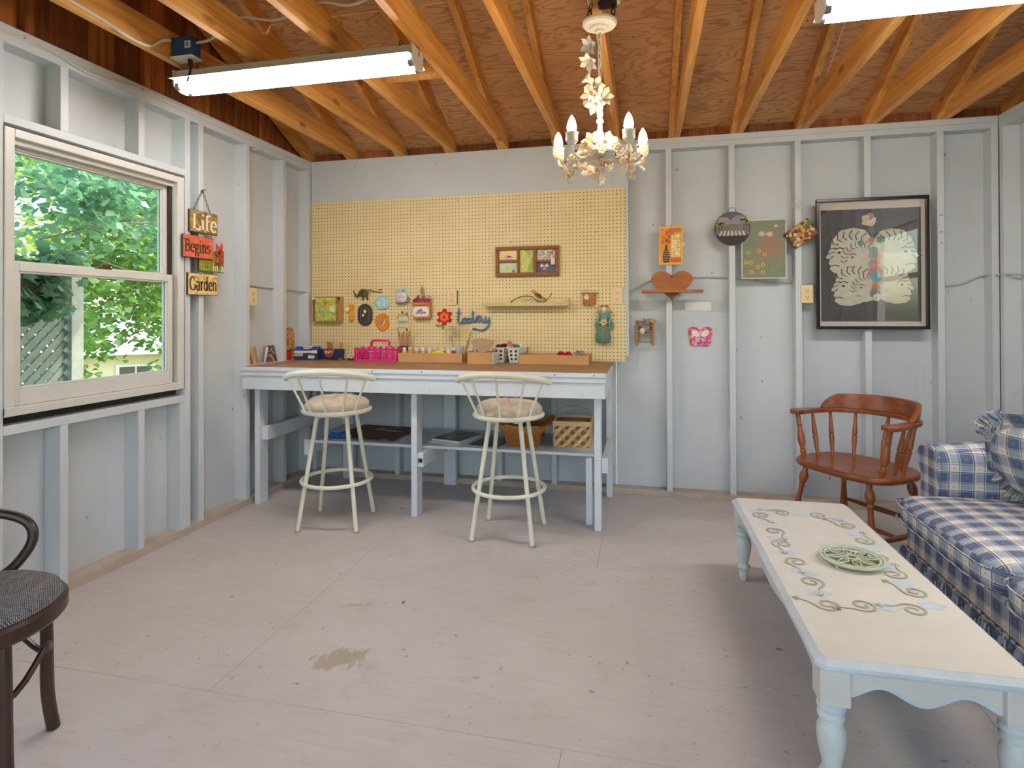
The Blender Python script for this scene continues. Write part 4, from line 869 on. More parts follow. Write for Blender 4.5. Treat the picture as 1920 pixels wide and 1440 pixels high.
t = wallthing('twig', 'thin brown twig with buds on the pegboard beside the elephant', 'twig', -1.995, 1.422); TW = C('twig_bark', 118, 98, 66, .8, .2)
MB().tube(bez([(-.060, -.005, .014), (-.045, -.005, .004), (-.02, -.006, .0), (.02, -.006, -.006), (.058, -.005, -.010)], 5), .0038, 6).build('stem', TW, t); MB().tube([(-.03, -.006, .002), (-.034, -.008, .014)], .0025, 5).build('bud', TW, t); MB().tube([(.028, -.005, .011), (.056, -.005, .013)], .0032, 6).build('side_stick', TW, t)
# yellow figure with tag
t = wallthing('yellow_cat_figure', 'mustard yellow flat cat figure with a cream paper tag', 'ornament', -2.194, 1.258); YE = C('mustard_paint', 226, 158, 20, .6, .08)
flat(t, 'body', [(-.018, -.066), (-.008, -.063), (0, -.066), (.012, -.063), (.020, -.066), (.024, -.03), (.022, .0), (.014, .022), (-.010, .022), (-.018, .0), (-.021, -.03)], -.014, -.003, YE, bevel=.003); flat(t, 'head', [(-.02, .024), (.018, .024), (.022, .05), (.018, .068), (.008, .060), (-.004, .062), (-.016, .070), (-.021, .05)], -.016, -.003, YE, bevel=.003)
flat(t, 'tag', [(-.022, 0), (0, .020), (.022, .004), (.002, -.020)], -.020, -.018, C('cream_tag', 246, 232, 196), (-.027, 0, .026))
# oval dark dish
t = wallthing('oval_dish', 'dark brown oval dish with white flowers on the pegboard', 'dish', -2.078, 1.243); DK = C('dark_glaze', 74, 60, 58, .25, .1)
flat(t, 'rim', rrect(.122, .166, .058, 8), -.014, -.003, DK, bevel=.006); MB().tube([(x, -.015, z) for x, z in rrect(.070, .116, .032, 6)], .003, 6, closed=True).build('inner_ridge', C('light_brown_glaze', 122, 106, 102, .25), t); flat(t, 'well', rrect(.064, .110, .03, 6), -.0152, -.0142, C('dark_green_glaze', 60, 58, 44, .3), )
WF = C('white_enamel', 236, 230, 206, .5, .03)
for x, z, s in ((.005, .026, 1), (-.011, -.004, .8)): MB().add(*(lambda m: (m.v, m.f))(MB())); link('flower', blossom_mesh(.015*s), WF, t, (x, -.0165, z), (pi/2, 0, 0))
MB().tube(bez([(.005, -.016, .024), (.0, -.016, -.01), (.004, -.016, -.045)]), .0012, 4).build('stem', C('moss_line', 110, 112, 70), t)
# blue shell plaque
t = wallthing('shell_plaque', 'pale turquoise ceramic shell plaque on the pegboard', 'ornament', -1.940, 1.332); SH = C('turquoise_glaze', 166, 206, 212, .3, .1, 22)
shp = [(-.068, .0), (-.052, .020), (-.036, .034), (-.010, .050), (.014, .053), (.04, .045), (.060, .022), (.068, .0), (.058, -.026), (.036, -.042), (.02, -.050), (.0, -.046), (-.016, -.052), (-.036, -.044), (-.052, -.022)]
flat(t, 'body', shp, -.012, -.002, SH, bevel=.005); flat(t, 'inner_shell', [(x*.62, z*.62) for x, z in shp], -.015, -.012, C('light_turquoise_glaze', 188, 220, 224, .3), bevel=.002)
for q in range(5): a = rad(60 + 15*q); MB().tube([(.0, -.0155, -.02), (.05*cos(a)*.8, -.0155, -.02 + .05*sin(a))], .0016, 4).build('rib', SH, t)
# orange plaque
t = wallthing('orange_snail_plaque', 'round orange ceramic plaque with a purple snail on the pegboard', 'ornament', -1.936, 1.189); OG = C('orange_glaze', 222, 128, 30, .3, .1, 20)
flat(t, 'body', blob(.062, 5, .12, 28), -.011, -.002, OG, bevel=.004); flat(t, 'snail_shell', circ(.015, 14), -.015, -.011, C('lilac_glaze', 160, 150, 176, .4), (-.004, 0, .002)); flat(t, 'shell_eye', circ(.006, 10), -.017, -.015, C('plum_glaze', 96, 84, 120, .4), (-.004, 0, .002))
MB().tube(bez([(-.016, -.013, -.040), (.004, -.013, -.026), (.018, -.013, -.004), (.026, -.013, .014), (.040, -.013, .024)], 5), [.004]*8+[.006]*7+[.003]*6, 6).build('snail_body', C('cream_glaze', 234, 212, 150, .4), t)
# grey bag
t = wallthing('grey_gift_bag', 'small silver grey gauze bag pinned to the pegboard', 'bag', -1.773, 1.385); GB = dapple('silver_gauze', [srgb(208,204,204), srgb(176,176,182), srgb(226,218,214), srgb(140,140,148)], 50, .7, .4)
flat(t, 'backing_card', rrect(.092, .052, .003), -.004, -.002, C('grey_card', 186, 188, 186), (-.004, 0, .032)); superell(MB(), (-.002, -.018, -.018), .044, .016, .040, .6, .6, 24, 12).build('bag', GB, t, smooth=60)
flat(t, 'leaf_print', blob(.007, 2, .2, sx=1.4), -.0045, -.004, C('green_print', 110, 130, 84), (.006, 0, .038)); MB().tube(bez([(-.046, -.02, -.048), (-.02, -.03, -.056), (.02, -.028, -.05), (.05, -.02, -.04), (.052, -.015, -.01)]), .006, 6).build('ribbon', C('grey_ribbon', 130, 130, 132), t)
# flowers tag
t = wallthing('flower_tag', 'pale green arched tag with a flower garland on the pegboard', 'plaque', -1.771, 1.204); GT = C('pale_green_card', 214, 206, 154, .6, .06)
flat(t, 'board', [(-.046, -.058), (.046, -.058), (.046, .006), (-.046, .006)], -.007, -.002, GT); MB().tube([(.044*cos(a), -.005, .006 + .05*sin(a)) for a in [pi*k/14 for k in range(15)]], .004, 6).build('arch', C('vine_wreath', 176, 158, 102), t)
flat(t, 'label_band', rrect(.090, .026, .003), -.0085, -.007, C('grey_green_band', 192, 196, 168), (0, 0, -.016)); put(text_mb('Flowers', .020, .0003), (0, -.0089, -.016), rotm(pi/2, 0, 0)).build('lettering', C('slate_ink', 84, 90, 96), t, smooth=0)
for q, cm_ in ((-.02, BLOS), (.0, C('brown_bud', 120, 96, 62)), (.018, BLOS), (.032, C('rust_bud', 190, 104, 40))): link('garland_flower', bp, cm_, t, (q, -.01, .006 + math.sqrt(max(0, .048**2-q*q))), (pi/2, 0, 0))
# wall pocket with flowers
t = wallthing('flower_wall_pocket', 'terracotta wall pocket with a white flower tile and dried flowers', 'planter', -1.610, 1.272); TC = C('terracotta', 196, 128, 72, .7, .12)
MB().prism(rrect(.140, .104, .016), -.040, 0, 'xz').build('pocket', TC, t, loc=(0, 0, -.008), smooth=30, bevel=.004); MB().prism(rrect(.146, .022, .008), -.048, 0, 'xz').build('lip', TC, t, loc=(-.002, 0, .050), smooth=30, bevel=.004)
tl = flat(t, 'tile', rrect(.124, .072, .003), -.0425, -.040, C('white_tile', 238, 232, 224, .25, .02), (-.003, 0, -.006))
for x, z in ((-.054, .028), (.054, .028), (-.054, -.028), (.054, -.028)): MB().ball((x, -.043, z), .0045, .003, .0045, 8, 5).build('stud_nail', BLACKMET, tl)
for i, (x, z, s) in enumerate(((-.012, .0, .016), (.008, -.008, .014), (.0, .012, .010), (-.03, -.012, .012), (.03, -.010, .010))): flat(tl, 'painted_bloom', blob(s, i, .2), -.0435-.0002*i, -.0425, C(('lilac_ink', 'rose_ink')[i % 2], *((140, 128, 176), (188, 140, 164))[i % 2]), (x, 0, z))
FL = [C('dried_red', 186, 56, 56), C('dried_crimson', 160, 44, 70), C('dried_violet', 120, 90, 150), C('dried_mauve', 178, 140, 150)]
for i in range(22): link('dried_flower', blossom_mesh(.017) if i == 0 else bpy.data.meshes['dried'] if False else bm_, FL[(i*7) % 4 if i % 11 > 2 else 0], t, (-.06 + .12*rr.random(), -.02 - .025*rr.random(), .064 + .045*rr.random()*(1-abs(i % 5-2)/4)), orient((rr.uniform(-.5,.5), -1, rr.uniform(0, 1))))
for q in range(5): MB().tube(bez([(-.01+.006*q, -.012, .09), (-.014+.007*q, -.012, .13), (-.022+.008*q, -.012, .165 + .012*(q % 3))]), .0016, 4).build('dried_stem', C('dried_stalk', 158, 142, 88), t)
for q in range(9): MB().ball((-.022+.028*rr.random(), -.012, .125+.07*rr.random()), .004, nu=6, nv=4).build('seed_head', C('dried_stalk', 158, 142, 88), t)
# the word today in blue yarn
t = wallthing('yarn_word', 'blue yarn-wrapped wire spelling the word today on the pegboard', 'sign', -1.220, 1.205)
def make_yarn():
    q = NT('blue_yarn'); n = q.noise(q.coord('Object'), 140, 3); c = q.ramp(n, [(.35, srgb(52, 86, 140)), (.65, srgb(120, 156, 196))]); q.bump(n, .8, .004); return q.fin(c, .9)
YARN = make_yarn()
pts = [(-.102, .072), (-.106, .03), (-.108, -.012), (-.100, -.026), (-.088, -.026), (-.076, -.010), (-.062, .008), (-.048, .004), (-.052, -.018), (-.066, -.024), (-.076, -.014), (-.070, .006), (-.052, .010), (-.034, .004), (-.018, .006), (-.028, .008), (-.042, .0), (-.040, -.020), (-.026, -.022), (-.010, -.008), (-.004, .03), (-.003, .062), (-.005, .02), (.002, -.014), (.014, -.014), (.020, .008), (.034, .026), (.050, .022), (.056, .0), (.040, -.012), (.026, -.006), (.030, .016), (.050, .024), (.060, .006), (.064, -.014), (.076, -.018), (.082, .0), (.088, .020), (.084, .0), (.088, -.016), (.102, -.010), (.112, .014)]
sx = 1.08
MB().tube([Vector((p.x*sx, -.010-.002*(i % 2), p.y)) for i, p in enumerate(bez([(a, b, 0) for a, b in pts], 4))], .0062, 7).build('letters', YARN, t)
MB().tube([Vector((p.x*sx, -.010, p.y)) for p in bez([(.112, .014, 0), (.112, -.02, 0), (.100, -.052, 0), (.074, -.074, 0), (.040, -.076, 0), (.012, -.066, 0), (-.006, -.068, 0)], 5)], .0062, 7).build('y_tail', YARN, t)
MB().tube([(-.125, -.012, .048), (-.095, -.012, .046)], .006, 7).build('t_bar', YARN, t); MB().lathe([(.009, .05), (.007, .07), (.001, .094)], 8, (-.110, -.010, 0)).build('t_tip', YARN, t)
# collage frame
t = wallthing('collage_frame', 'brown wooden five-window picture frame on the pegboard', 'picture frame', -.819, 1.6205); FW = wood('brown_frame_wood', srgb(122, 72, 36), srgb(158, 98, 54), 0, 16, .5, 0, .05, .03)
def fb(x0, x1, z0, z1): MB().box(x0, x1, -.024, -.002, z0, z1).build('frame_bar', FW, t, smooth=0, bevel=.003)
fb(-.231, .231, .082, .1065); fb(-.231, .231, -.1065, -.080); fb(-.231, -.205, -.080, .082); fb(.205, .231, -.080, .082); fb(-.072, -.054, -.080, .082); fb(.046, .071, -.080, .082); fb(-.205, -.072, -.006, .012); fb(.071, .205, -.010, .006)
LB = dapple('mint_floral', [srgb(178,214,196), srgb(150,206,190), srgb(206,226,190), srgb(196,214,150)], 40, .6); SC_ = dapple('script_print', [srgb(214,198,190), srgb(150,130,128), srgb(232,218,208), srgb(196,170,164)], 120, .3)
for i, (x0, x1, z0, z1, m) in enumerate(((-.205, -.072, .012, .082, C('peach_card', 246, 218, 152)), (-.205, -.072, -.080, -.006, LB), (-.054, .046, -.080, .082, LIME), (.071, .205, .006, .082, SC_), (.071, .205, -.080, -.010, C('slate_card', 90, 94, 112)))): MB().box(x0, x1, -.008, -.003, z0, z1).build('print', m, t, smooth=0)
flat(t, 'pink_hat', blob(.03, 4, .15, sy=.5), -.009, -.008, C('pink_card', 226, 158, 186), (-.135, 0, .032)); flat(t, 'hat_band', blob(.014, 4, .1, sy=.4), -.0095, -.009, C('plum_ink', 110, 70, 100), (-.132, 0, .036))
for x, c_ in ((-.17, (232, 214, 60)), (-.135, (240, 196, 60)), (-.10, (204, 60, 90))): flat(t, 'little_flower', circ(.010, 9), -.009, -.008, C('fl%d' % c_[2], *c_), (x, 0, -.068))
for s in (-1, 1): flat(t, 'bow_loop', [(0, 0), (s*.022, .018), (s*.03, .0), (s*.022, -.014)], -.011, -.008, C('pink_bow', 232, 206, 204), (.125, 0, -.035)); flat(t, 'bow_tail', [(0, -.004), (s*.012, -.03), (s*.004, -.03), (0, -.012)], -.0105, -.008, C('pink_bow', 232, 206, 204), (.125, 0, -.035))
flat(t, 'white_charm', rrect(.028, .05, .005), -.030, -.024, C('charm_white', 226, 216, 208), (.188, 0, -.005)); MB().tube(bez([(.16, -.026, .07), (.19, -.028, .05), (.20, -.028, .02)]), .002, 5).build('charm_cord', C('grey_cord', 140, 130, 124), t)
# ledge with bird
t = wallthing('ledge_shelf', 'narrow distressed cream ledge shelf on the pegboard', 'shelf', -.825, 1.317); LG = C('distressed_cream', 222, 204, 150, .6, .12, 14)
MB().box(-.305, .305, -.075, -.001, -.006, .006).build('board', LG, t, smooth=0, bevel=.002); MB().box(-.305, .305, -.008, -.001, .006, .034).build('back_lip', LG, t, smooth=0, bevel=.002); MB().box(-.305, .305, -.078, -.0755, -.016, .008).build('front_moulding', C('cream_moulding', 206, 188, 138, .6, .1, 14), t, smooth=0); MB().box(.302, .309, -.077, -.001, -.016, .036).build('end_cap', LG, t, smooth=0)
t = thing('branch', 'bent twig branch lying on the cream ledge shelf', 'twig', (-.80, 4.040, 1.3235))
MB().tube(bez([(-.135, 0, .003), (-.11, 0, .02), (-.06, 0, .042), (-.01, .004, .047), (.03, 0, .040), (.055, 0, .018), (.08, -.006, .008), (.11, -.004, .006), (.14, 0, .03), (.165, 0, .068)], 5), [.0042]*20 + [.003]*26, 6).build('stem', TW, t); MB().tube([(-.135, 0, .003), (-.115, -.012, .003)], .003, 5).build('fork', TW, t); MB().tube(bez([(.05, 0, .02), (.07, 0, .002), (.11, -.01, .003)]), .0025, 5).build('side_twig', TW, t)
t = thing('bird_figure', 'small orange-breasted model bird perched on the twig', 'ornament', (-.733, 4.038, 1.376)); BO = C('rust_feather', 214, 136, 62, .8, .15)
superell(MB(), (0, 0, 0), .034, .016, .017, 1, 1, 18, 12).build('body', BO, t, rot=(0, rad(28), 0), smooth=70); MB().ball((-.030, 0, .026), .0135, nu=12, nv=8).build('head', BO, t); MB().lathe([(.004, 0), (.0005, .010)], 6, (-.041, 0, .026), rotm(0, -pi/2, 0)).build('beak', BLACKMET, t)
for s in (-1, 1): superell(MB(), (.004, s*.012, .001), .028, .004, .010, 1, 1, 14, 8).build('wing', C('brown_feather', 96, 60, 40, .8), t, rot=(0, rad(28), 0))
MB().obox((.045, 0, -.026), (.045, .010, .004), rotm(0, rad(30), 0)).build('tail', C('dark_feather', 60, 48, 44, .8), t, smooth=0); MB().cyl((0, 0, -.012), (0, 0, -.02), .0014, n=5).build('feet', BLACKMET, t)
# round wall pocket
t = wallthing('glazed_wall_pocket', 'amber glazed half-round wall pocket with a white flower', 'planter', -.378, 1.355); AM = C('amber_glaze', 190, 130, 60, .25, .25, 40)
h = MB(); prof = [(.022, -.050), (.036, -.046), (.044, -.03), (.048, .0), (.051, .034)]
h.grid(lambda u, v: (lambda i, f: (lambda r, z: (r*cos(pi + pi*u), -.001 + r*.8*sin(pi + pi*u)*(1), z))(prof[i][0]+(prof[i+1][0]-prof[i][0])*f, prof[i][1]+(prof[i+1][1]-prof[i][1])*f))(min(int(v*4), 3), v*4-min(int(v*4), 3)), 18, 13); h.build('bowl', AM, t, smooth=60)
MB().tube([(.056*cos(pi+pi*k/16), -.001+.046*sin(pi+pi*k/16), .038) for k in range(17)], .007, 8).build('rim', C('cream_rim_glaze', 226, 196, 142, .3), t); link('flower', blossom_mesh(.022, 6), WF, t, (-.014, -.045, .006), (pi/2, 0, -.3)); flat(t, 'back_plate', rrect(.095, .092, .01), -.003, -.0005, AM, (0, 0, -.005))
for s in (-1, 1): superell(MB(), (s*.018, -.036, -.044), .016, .010, .012, 1, 1, 12, 8).build('moulded_leaf', AM, t)
# angel figure
t = wallthing('ceramic_angel', 'green ceramic angel in a long skirt holding a peach flower', 'ornament', -.277, 1.182); GG = C('sage_glaze', 110, 140, 112, .3, .15, 40); TG = C('teal_glaze', 96, 140, 128, .3, .15, 30)
def oval_lathe(prof, n=20): return MB().lathe(prof, n, sy=.45)
oval_lathe([(.040, -.140), (.046, -.132), (.050, -.10), (.046, -.07), (.040, -.04), (.034, -.02), (.0, -.018)]).build('skirt', C('dark_sage_glaze', 104, 122, 92, .35, .2, 60), t, loc=(-.006, -.022, 0))
for q in range(9): a = pi + pi*(q+.5)/9; MB().tube([(-.006+.038*cos(a), -.022+.017*sin(a), -.03), (-.006+.052*cos(a), -.022+.023*sin(a), -.10), (-.006+.047*cos(a), -.022+.021*sin(a), -.138)], .003, 5).build('skirt_fold', GG, t)
oval_lathe([(.030, -.03), (.032, .0), (.028, .03), (.030, .055), (.022, .066), (.0, .07)]).build('bodice', GG, t, loc=(0, -.02, 0))
flat(t, 'collar', [(-.05, .070), (-.03, .058), (0, .048), (.04, .060), (.062, .074), (.03, .080), (-.03, .080)], -.030, -.012, TG, bevel=.003); MB().ball((.0, -.026, .093), .017, .014, .022, 14, 10).build('head', C('porcelain_skin', 244, 222, 196, .4, .03), t); MB().cyl((0, -.022, .06), (0, -.024, .08), .008, n=8).build('neck', MATS['porcelain_skin'], t)
for s in (-1, 1):
    superell(MB(), (s*.026, -.018, .090), .016, .012, .030, 1, 1, 12, 8).build('hair', C('ginger_glaze', 220, 156, 92, .4), t); MB().tube(bez([(s*.03, -.022, .05), (s*.042, -.03, .02), (s*.03, -.042, -.004), (s*.012, -.044, .0)]), [.009]*10+[.011]*8+[.007]*7, 7).build('sleeve', TG, t)
    flat(t, 'wing', [(s*.03, .03), (s*.052, .02), (s*.066, -.02), (s*.058, -.052), (s*.036, -.05), (s*.026, -.01)], -.012, -.003, TG, bevel=.003)
MB().tube([(.026*cos(a), -.024+.010*sin(a), .117) for a in [2*pi*k/16 for k in range(16)]], .005, 6, closed=True).build('headband', GG, t); link('flower', blossom_mesh(.026, 6), C('peach_glaze', 240, 196, 150, .4), t, (0, -.052, .004), (pi/2, 0, .2)); MB().ball((0, -.055, .004), .006, nu=8, nv=6).build('flower_centre', C('rust_glaze', 190, 100, 60), t)
for s in (-1, 1): MB().ball((s*.006, -.039, .096), .0022, nu=6, nv=4).build('eye', C('grey_eye', 110, 104, 104), t)
MB().ball((0, -.041, .084), .003, .002, .0015, 6, 4).build('mouth', C('rose_mouth', 190, 120, 104), t)

# ---- on the studs of the back wall
YW = YB - .0005
t = wallthing('beehive_plaque', 'honey yellow plaque with a dark beehive vase and red flowers', 'plaque', .172, 1.705, YW, rad(.5)); HY = C('honey_yellow', 240, 188, 84, .6, .08)
sc_e = []
for (x0, z0, x1, z1, n) in ((-.076, -.128, .076, -.128, 12), (.076, -.128, .076, .128, 20), (.076, .128, -.076, .128, 12), (-.076, .128, -.076, -.128, 20)):
    for i in range(n*2): k = i/(n*2); dx, dz = x1-x0, z1-z0; l = math.hypot(dx, dz); w = .003*abs(sin(pi*n*k)); sc_e.append((x0+dx*k + dz/l*w, z0+dz*k - dx/l*w))
flat(t, 'board', sc_e, -.012, 0, HY); flat(t, 'inner_panel', rrect(.138, .238, .003), -.0132, -.012, C('amber_panel', 236, 158, 62), ); flat(t, 'verse_panel', rrect(.060, .150, .003), -.0145, -.0132, dapple('verse_text', [srgb(244,220,150), srgb(244,226,164), srgb(190,160,100)], 160, .2), (.032, 0, .000)); flat(t, 'red_band', rrect(.068, .03, .002), -.0145, -.0132, C('red_clay', 204, 104, 62), (.034, 0, -.098)); flat(t, 'red_top_band', rrect(.068, .03, .002), -.0142, -.0132, C('red_clay2', 214, 120, 70), (.034, 0, .105))
MB().lathe([(.012, -.115), (.022, -.105), (.024, -.075), (.018, -.045), (.008, -.02), (.006, .0), (.010, .004)], 16, (-.030, -.014, 0), sy=.35).build('vase', C('dark_hive', 92, 62, 40, .5), t)
for q in range(5): MB().box(-.052, -.008, -.024, -.022, -.104+.016*q, -.101+.016*q).build('vase_stripe', C('hive_line', 222, 190, 130), t, smooth=0)
for x, z in ((-.045, .055), (-.03, .085), (-.01, .06), (-.05, .025), (-.016, .03), (.005, .085), (-.032, .04), (-.006, .100)): link('red_blossom', blossom_mesh(.018) if False else bm_, C('red_clay_bloom', 216, 110, 70), t, (x, -.016, z), (pi/2, 0, x*30))
flat(t, 'tag', rrect(.018, .030, .004), -.016, -.012, C('yellow_tag', 246, 206, 110), (.080, 0, .008)); MB().cyl((0, 0, .132), (0, -.008, .138), .002, n=6).build('nail', BLACKMET, t)
# heart shelf
HW = wood('heart_shelf_wood', srgb(146, 84, 42), srgb(188, 118, 66), 0, 12, .45, .3, .04, .03)
t = wallthing('heart_shelf', 'brown wooden heart-shaped wall shelf on a stud', 'shelf', .177, 1.43, YW)
hp = []
for i in range(40): a = 2*pi*i/40; hp.append((.0086*16*sin(a)**3, .0070*(13*cos(a)-5*cos(2*a)-2*cos(3*a)-cos(4*a)) + .018))
flat(t, 'heart_back', hp, -.019, -.001, HW, bevel=.003); MB().prism([(-.200, -.019), (.200, -.019), (.195, -.10), (.10, -.118), (-.10, -.118), (-.195, -.10)], -.047, -.029, 'xy').build('shelf_board', HW, t, smooth=30, bevel=.003); flat(t, 'notch', [(0, -.012), (.010, .004), (.012, .016), (0, .010), (-.012, .016), (-.010, .004)], -.0205, -.019, C('dark_notch', 110, 66, 36), (0, 0, .062))
# white paper, rocking chair, butterfly on the wall sheathing
t = wallthing('paper_strip', 'blank white paper strip with a cut corner on the wall', 'paper', .354, 1.293, YS-.001)
flat(t, 'sheet', [(-.080, -.030), (.085, -.031), (.087, .031), (-.086, .031), (-.088, -.006)], -.002, 0, C('paper_white', 240, 238, 232, .8, .02))
t = wallthing('mini_rocking_chair', 'miniature wooden rocking chair with a stuffed mouse on the wall', 'ornament', -.002, 1.122, YS-.002); MW = wood('mini_chair_wood', srgb(150, 94, 44), srgb(190, 134, 76), 2, 30, .5, 0, .05, .05)
for s in (-1, 1):
    MB().cyl((s*.055, -.075, -.090), (s*.052, -.075, .045), .0065, n=8).build('front_post', MW, t); MB().cyl((s*.050, -.012, -.080), (s*.052, -.008, .075), .006, n=8).build('back_post', MW, t); MB().cyl((s*.054, -.075, .040), (s*.052, -.01, .046), .005, n=7).build('arm', MW, t)
    MB().tube(bez([(s*.056, -.10, -.086), (s*.055, -.06, -.094), (s*.052, -.02, -.090), (s*.052, .0, -.082)]), .005, 6).build('rocker', MW, t)
MB().box(-.052, .052, -.078, -.010, -.022, -.014).build('seat', MW, t, smooth=0)
for z in (-.062, .01): MB().cyl((-.054, -.075, z-.01), (.054, -.075, z-.01), .004, n=7).build('rail', MW, t)
for z in (.03, .065): MB().box(-.05, .05, -.012, -.006, z-.006, z+.006).build('back_slat', MW, t, smooth=0)
GM = C('grey_plush', 138, 136, 132, .95, .1); t2 = thing('stuffed_mouse', 'grey stuffed mouse sitting in the miniature chair', 'toy', (.004, YS-.05, 1.110)); superell(MB(), (0, 0, .036), .036, .026, .036, 1, 1, 18, 12).build('body', GM, t2, smooth=70); MB().ball((.008, -.018, .074), .022, nu=12, nv=8).build('head', GM, t2); superell(MB(), (-.022, -.026, .014), .020, .012, .022, 1, 1, 12, 8).build('apron', C('cream_cloth', 226, 206, 180, .9), t2)
MB().lathe([(.026, 0), (.028, .003), (.012, .006), (.010, .014), (.0, .016)], 16, (.046, -.012, .082), rotm(.5, .3, 0)).build('straw_hat', C('straw_hat', 206, 152, 84, .8), t2)
for s in (-1, 1): MB().ball((.008+s*.018, -.012, .092), .010, .004, .010, 8, 6).build('ear', GM, t2)
t = wallthing('butterfly_plaque', 'pink butterfly-shaped plaque with white wings painted on it', 'plaque', .367, 1.086, YS-.001)
bp_ = [(0, .040), (.02, .060), (.05, .068), (.074, .055), (.078, .02), (.066, -.010), (.070, -.04), (.056, -.064), (.03, -.066), (0, -.058)]; bp2 = bp_ + [(-x, z) for x, z in bp_[::-1]][1:-1]
flat(t, 'body', bp2, -.016, -.001, dapple('pink_dotted', [srgb(206,70,122), srgb(214,92,140), srgb(198,60,112), srgb(232,176,190)], 70, .2), bevel=.004); WP = C('cream_wing', 240, 226, 206)
for s in (-1, 1): flat(t, 'white_wing', [(0, 0), (s*.018, .036), (s*.046, .044), (s*.060, .024), (s*.046, .002), (s*.02, -.006)], -.0175, -.016, WP, (0, 0, .004)); flat(t, 'lilac_wing', [(0, 0), (s*.014, -.01), (s*.036, -.024), (s*.022, -.036), (s*.006, -.028)], -.0172, -.016, C('lilac_wing', 186, 190, 214), )
flat(t, 'butterfly_body', circ(.004, 8, sy=4), -.019, -.0172, C('grey_body', 150, 140, 150)); flat(t, 'coral_dots', blob(.014, 6, .2), -.0172, -.016, C('coral_paint', 238, 140, 100), (-.046, 0, -.040))
# painted record disc
t = wallthing('painted_disc', 'round black painted disc with hills, trees and a striped road', 'plaque', .567, 1.806, YW); BK = C('black_vinyl', 34, 28, 28, .35, .1)
flat(t, 'disc', circ(.113, 44), -.005, -.002, BK); GR = C('grey_road', 112, 110, 110)
def clipc(poly, r=.111): return [(x*min(1, r/max(1e-6, math.hypot(x, z))), z*min(1, r/max(1e-6, math.hypot(x, z)))) for x, z in poly]
flat(t, 'painted_road', clipc([(-.1115, -.04), (-.1, .02), (-.05, .035), (.05, .035), (.1, .02), (.1115, -.04), (.05, -.045), (-.05, -.045)]), -.0056, -.005, GR)
for k, (x, z, w_, h_) in enumerate(((-.055, .030, .052, .050), (.045, .030, .060, .058))): flat(t, 'painted_hill', clipc([(x + w_*cos(a), z + h_*sin(a)) for a in [pi*q/14 for q in range(15)]], .108), -.0058-.0002*k, -.005, C('lilac_hill', 142, 134, 156))
for x, z, r in ((-.094, .030, .014), (-.080, .040, .015), (-.066, .034, .013), (-.052, .040, .010), (.052, .052, .012), (.066, .062, .015), (.080, .052, .016), (.092, .042, .012)): flat(t, 'painted_tree', clipc([(x+a, z+b) for a, b in blob(r, int(x*1000), .25, sy=.8)]), -.0066, -.005, C('lime_tree', 140, 150, 52))
for x in (-.085, -.066, .072, .088): flat(t, 'painted_trunk', [(x-.003, -.012), (x+.003, -.012), (x+.002, .034), (x-.002, .034)], -.0063, -.005, C('brown_trunk', 70, 52, 42))
flat(t, 'far_hedge', clipc([(-.105, .012), (.105, .012), (.105, .020), (.0, .024), (-.105, .020)], .109), -.0060, -.005, C('dull_hedge', 112, 116, 76))
for q in range(7): x = -.080 + .026*q; flat(t, 'road_stripe', clipc([(x-.008, -.046), (x+.007, -.046), (x*.82+.004, -.014), (x*.82-.004, -.014)], .109), -.0064, -.0056, C('cream_stripe', 214, 190, 158))
flat(t, 'dark_foot', clipc([(-.098, -.05), (.098, -.05), (.07, -.086), (0, -.111), (-.07, -.086)]), -.0058, -.005, C('brown_black', 48, 34, 34))
MB().tube(bez([(-.024, -.004, .108), (-.018, -.004, .130), (0, -.004, .140), (.018, -.004, .130), (.024, -.004, .108)]), .0014, 5).build('hanging_wire', BLACKMET, t)
# garden print
t = wallthing('garden_print', 'unframed print of a green meadow with yellow flowers', 'print', .761, 1.6655, YW)
flat(t, 'sheet', rrect(.276, .388, .001, 1), -.002, -.0005, C('print_white', 222, 220, 208, .7, .02))
def make_meadow():
    q = NT('meadow_print'); v = q.coord('Object'); n = q.noise(v, 9, 5, .7); n2 = q.noise(v, 45, 3); c = q.ramp(n, [(.3, srgb(104, 130, 104)), (.5, srgb(134, 140, 110)), (.62, srgb(150, 128, 108)), (.75, srgb(120, 150, 120))]); c = q.mix(q.math('MULTIPLY', n2, .4), c, srgb(96, 112, 90)); o = q.xyz(v)
    d = q.math('ADD', q.math('POWER', q.math('DIVIDE', q.math('SUBTRACT', o[0], .04), .09), 2.0), q.math('POWER', q.math('DIVIDE', q.math('SUBTRACT', o[2], .02), .11), 2.0)); c = q.mix(q.math('MULTIPLY', q.ramp(d, [(.2, (1,1,1)), (1, (0,0,0))]), .45), c, srgb(176, 100, 90)); return q.fin(c, .6)
pr = flat(t, 'print', rrect(.264, .376, .001, 1), -.0026, -.002, make_meadow())
for x, z in ((-.03, -.01), (.005, -.034), (-.08, -.09), (-.035, -.118), (-.004, -.105), (-.075, -.150), (-.005, -.152), (-.095, -.02), (-.11, -.085)): fl = flat(pr, 'yellow_flower', circ(.013, 10), -.0030, -.0026, C('sunny_yellow', 204, 176, 72), (x, 0, z)); flat(fl, 'flower_eye', circ(.006, 8), -.0033, -.0030, C('olive_eye', 120, 106, 56))
for x, z, s in ((-.012, .100, 1), (.036, .098, 1), (.075, .150, .6)): flat(pr, 'pale_bloom', blob(.020*s, int(x*999), .2, sy=.75), -.0030, -.0026, C('pale_pink', 206, 180, 160), (x, 0, z))
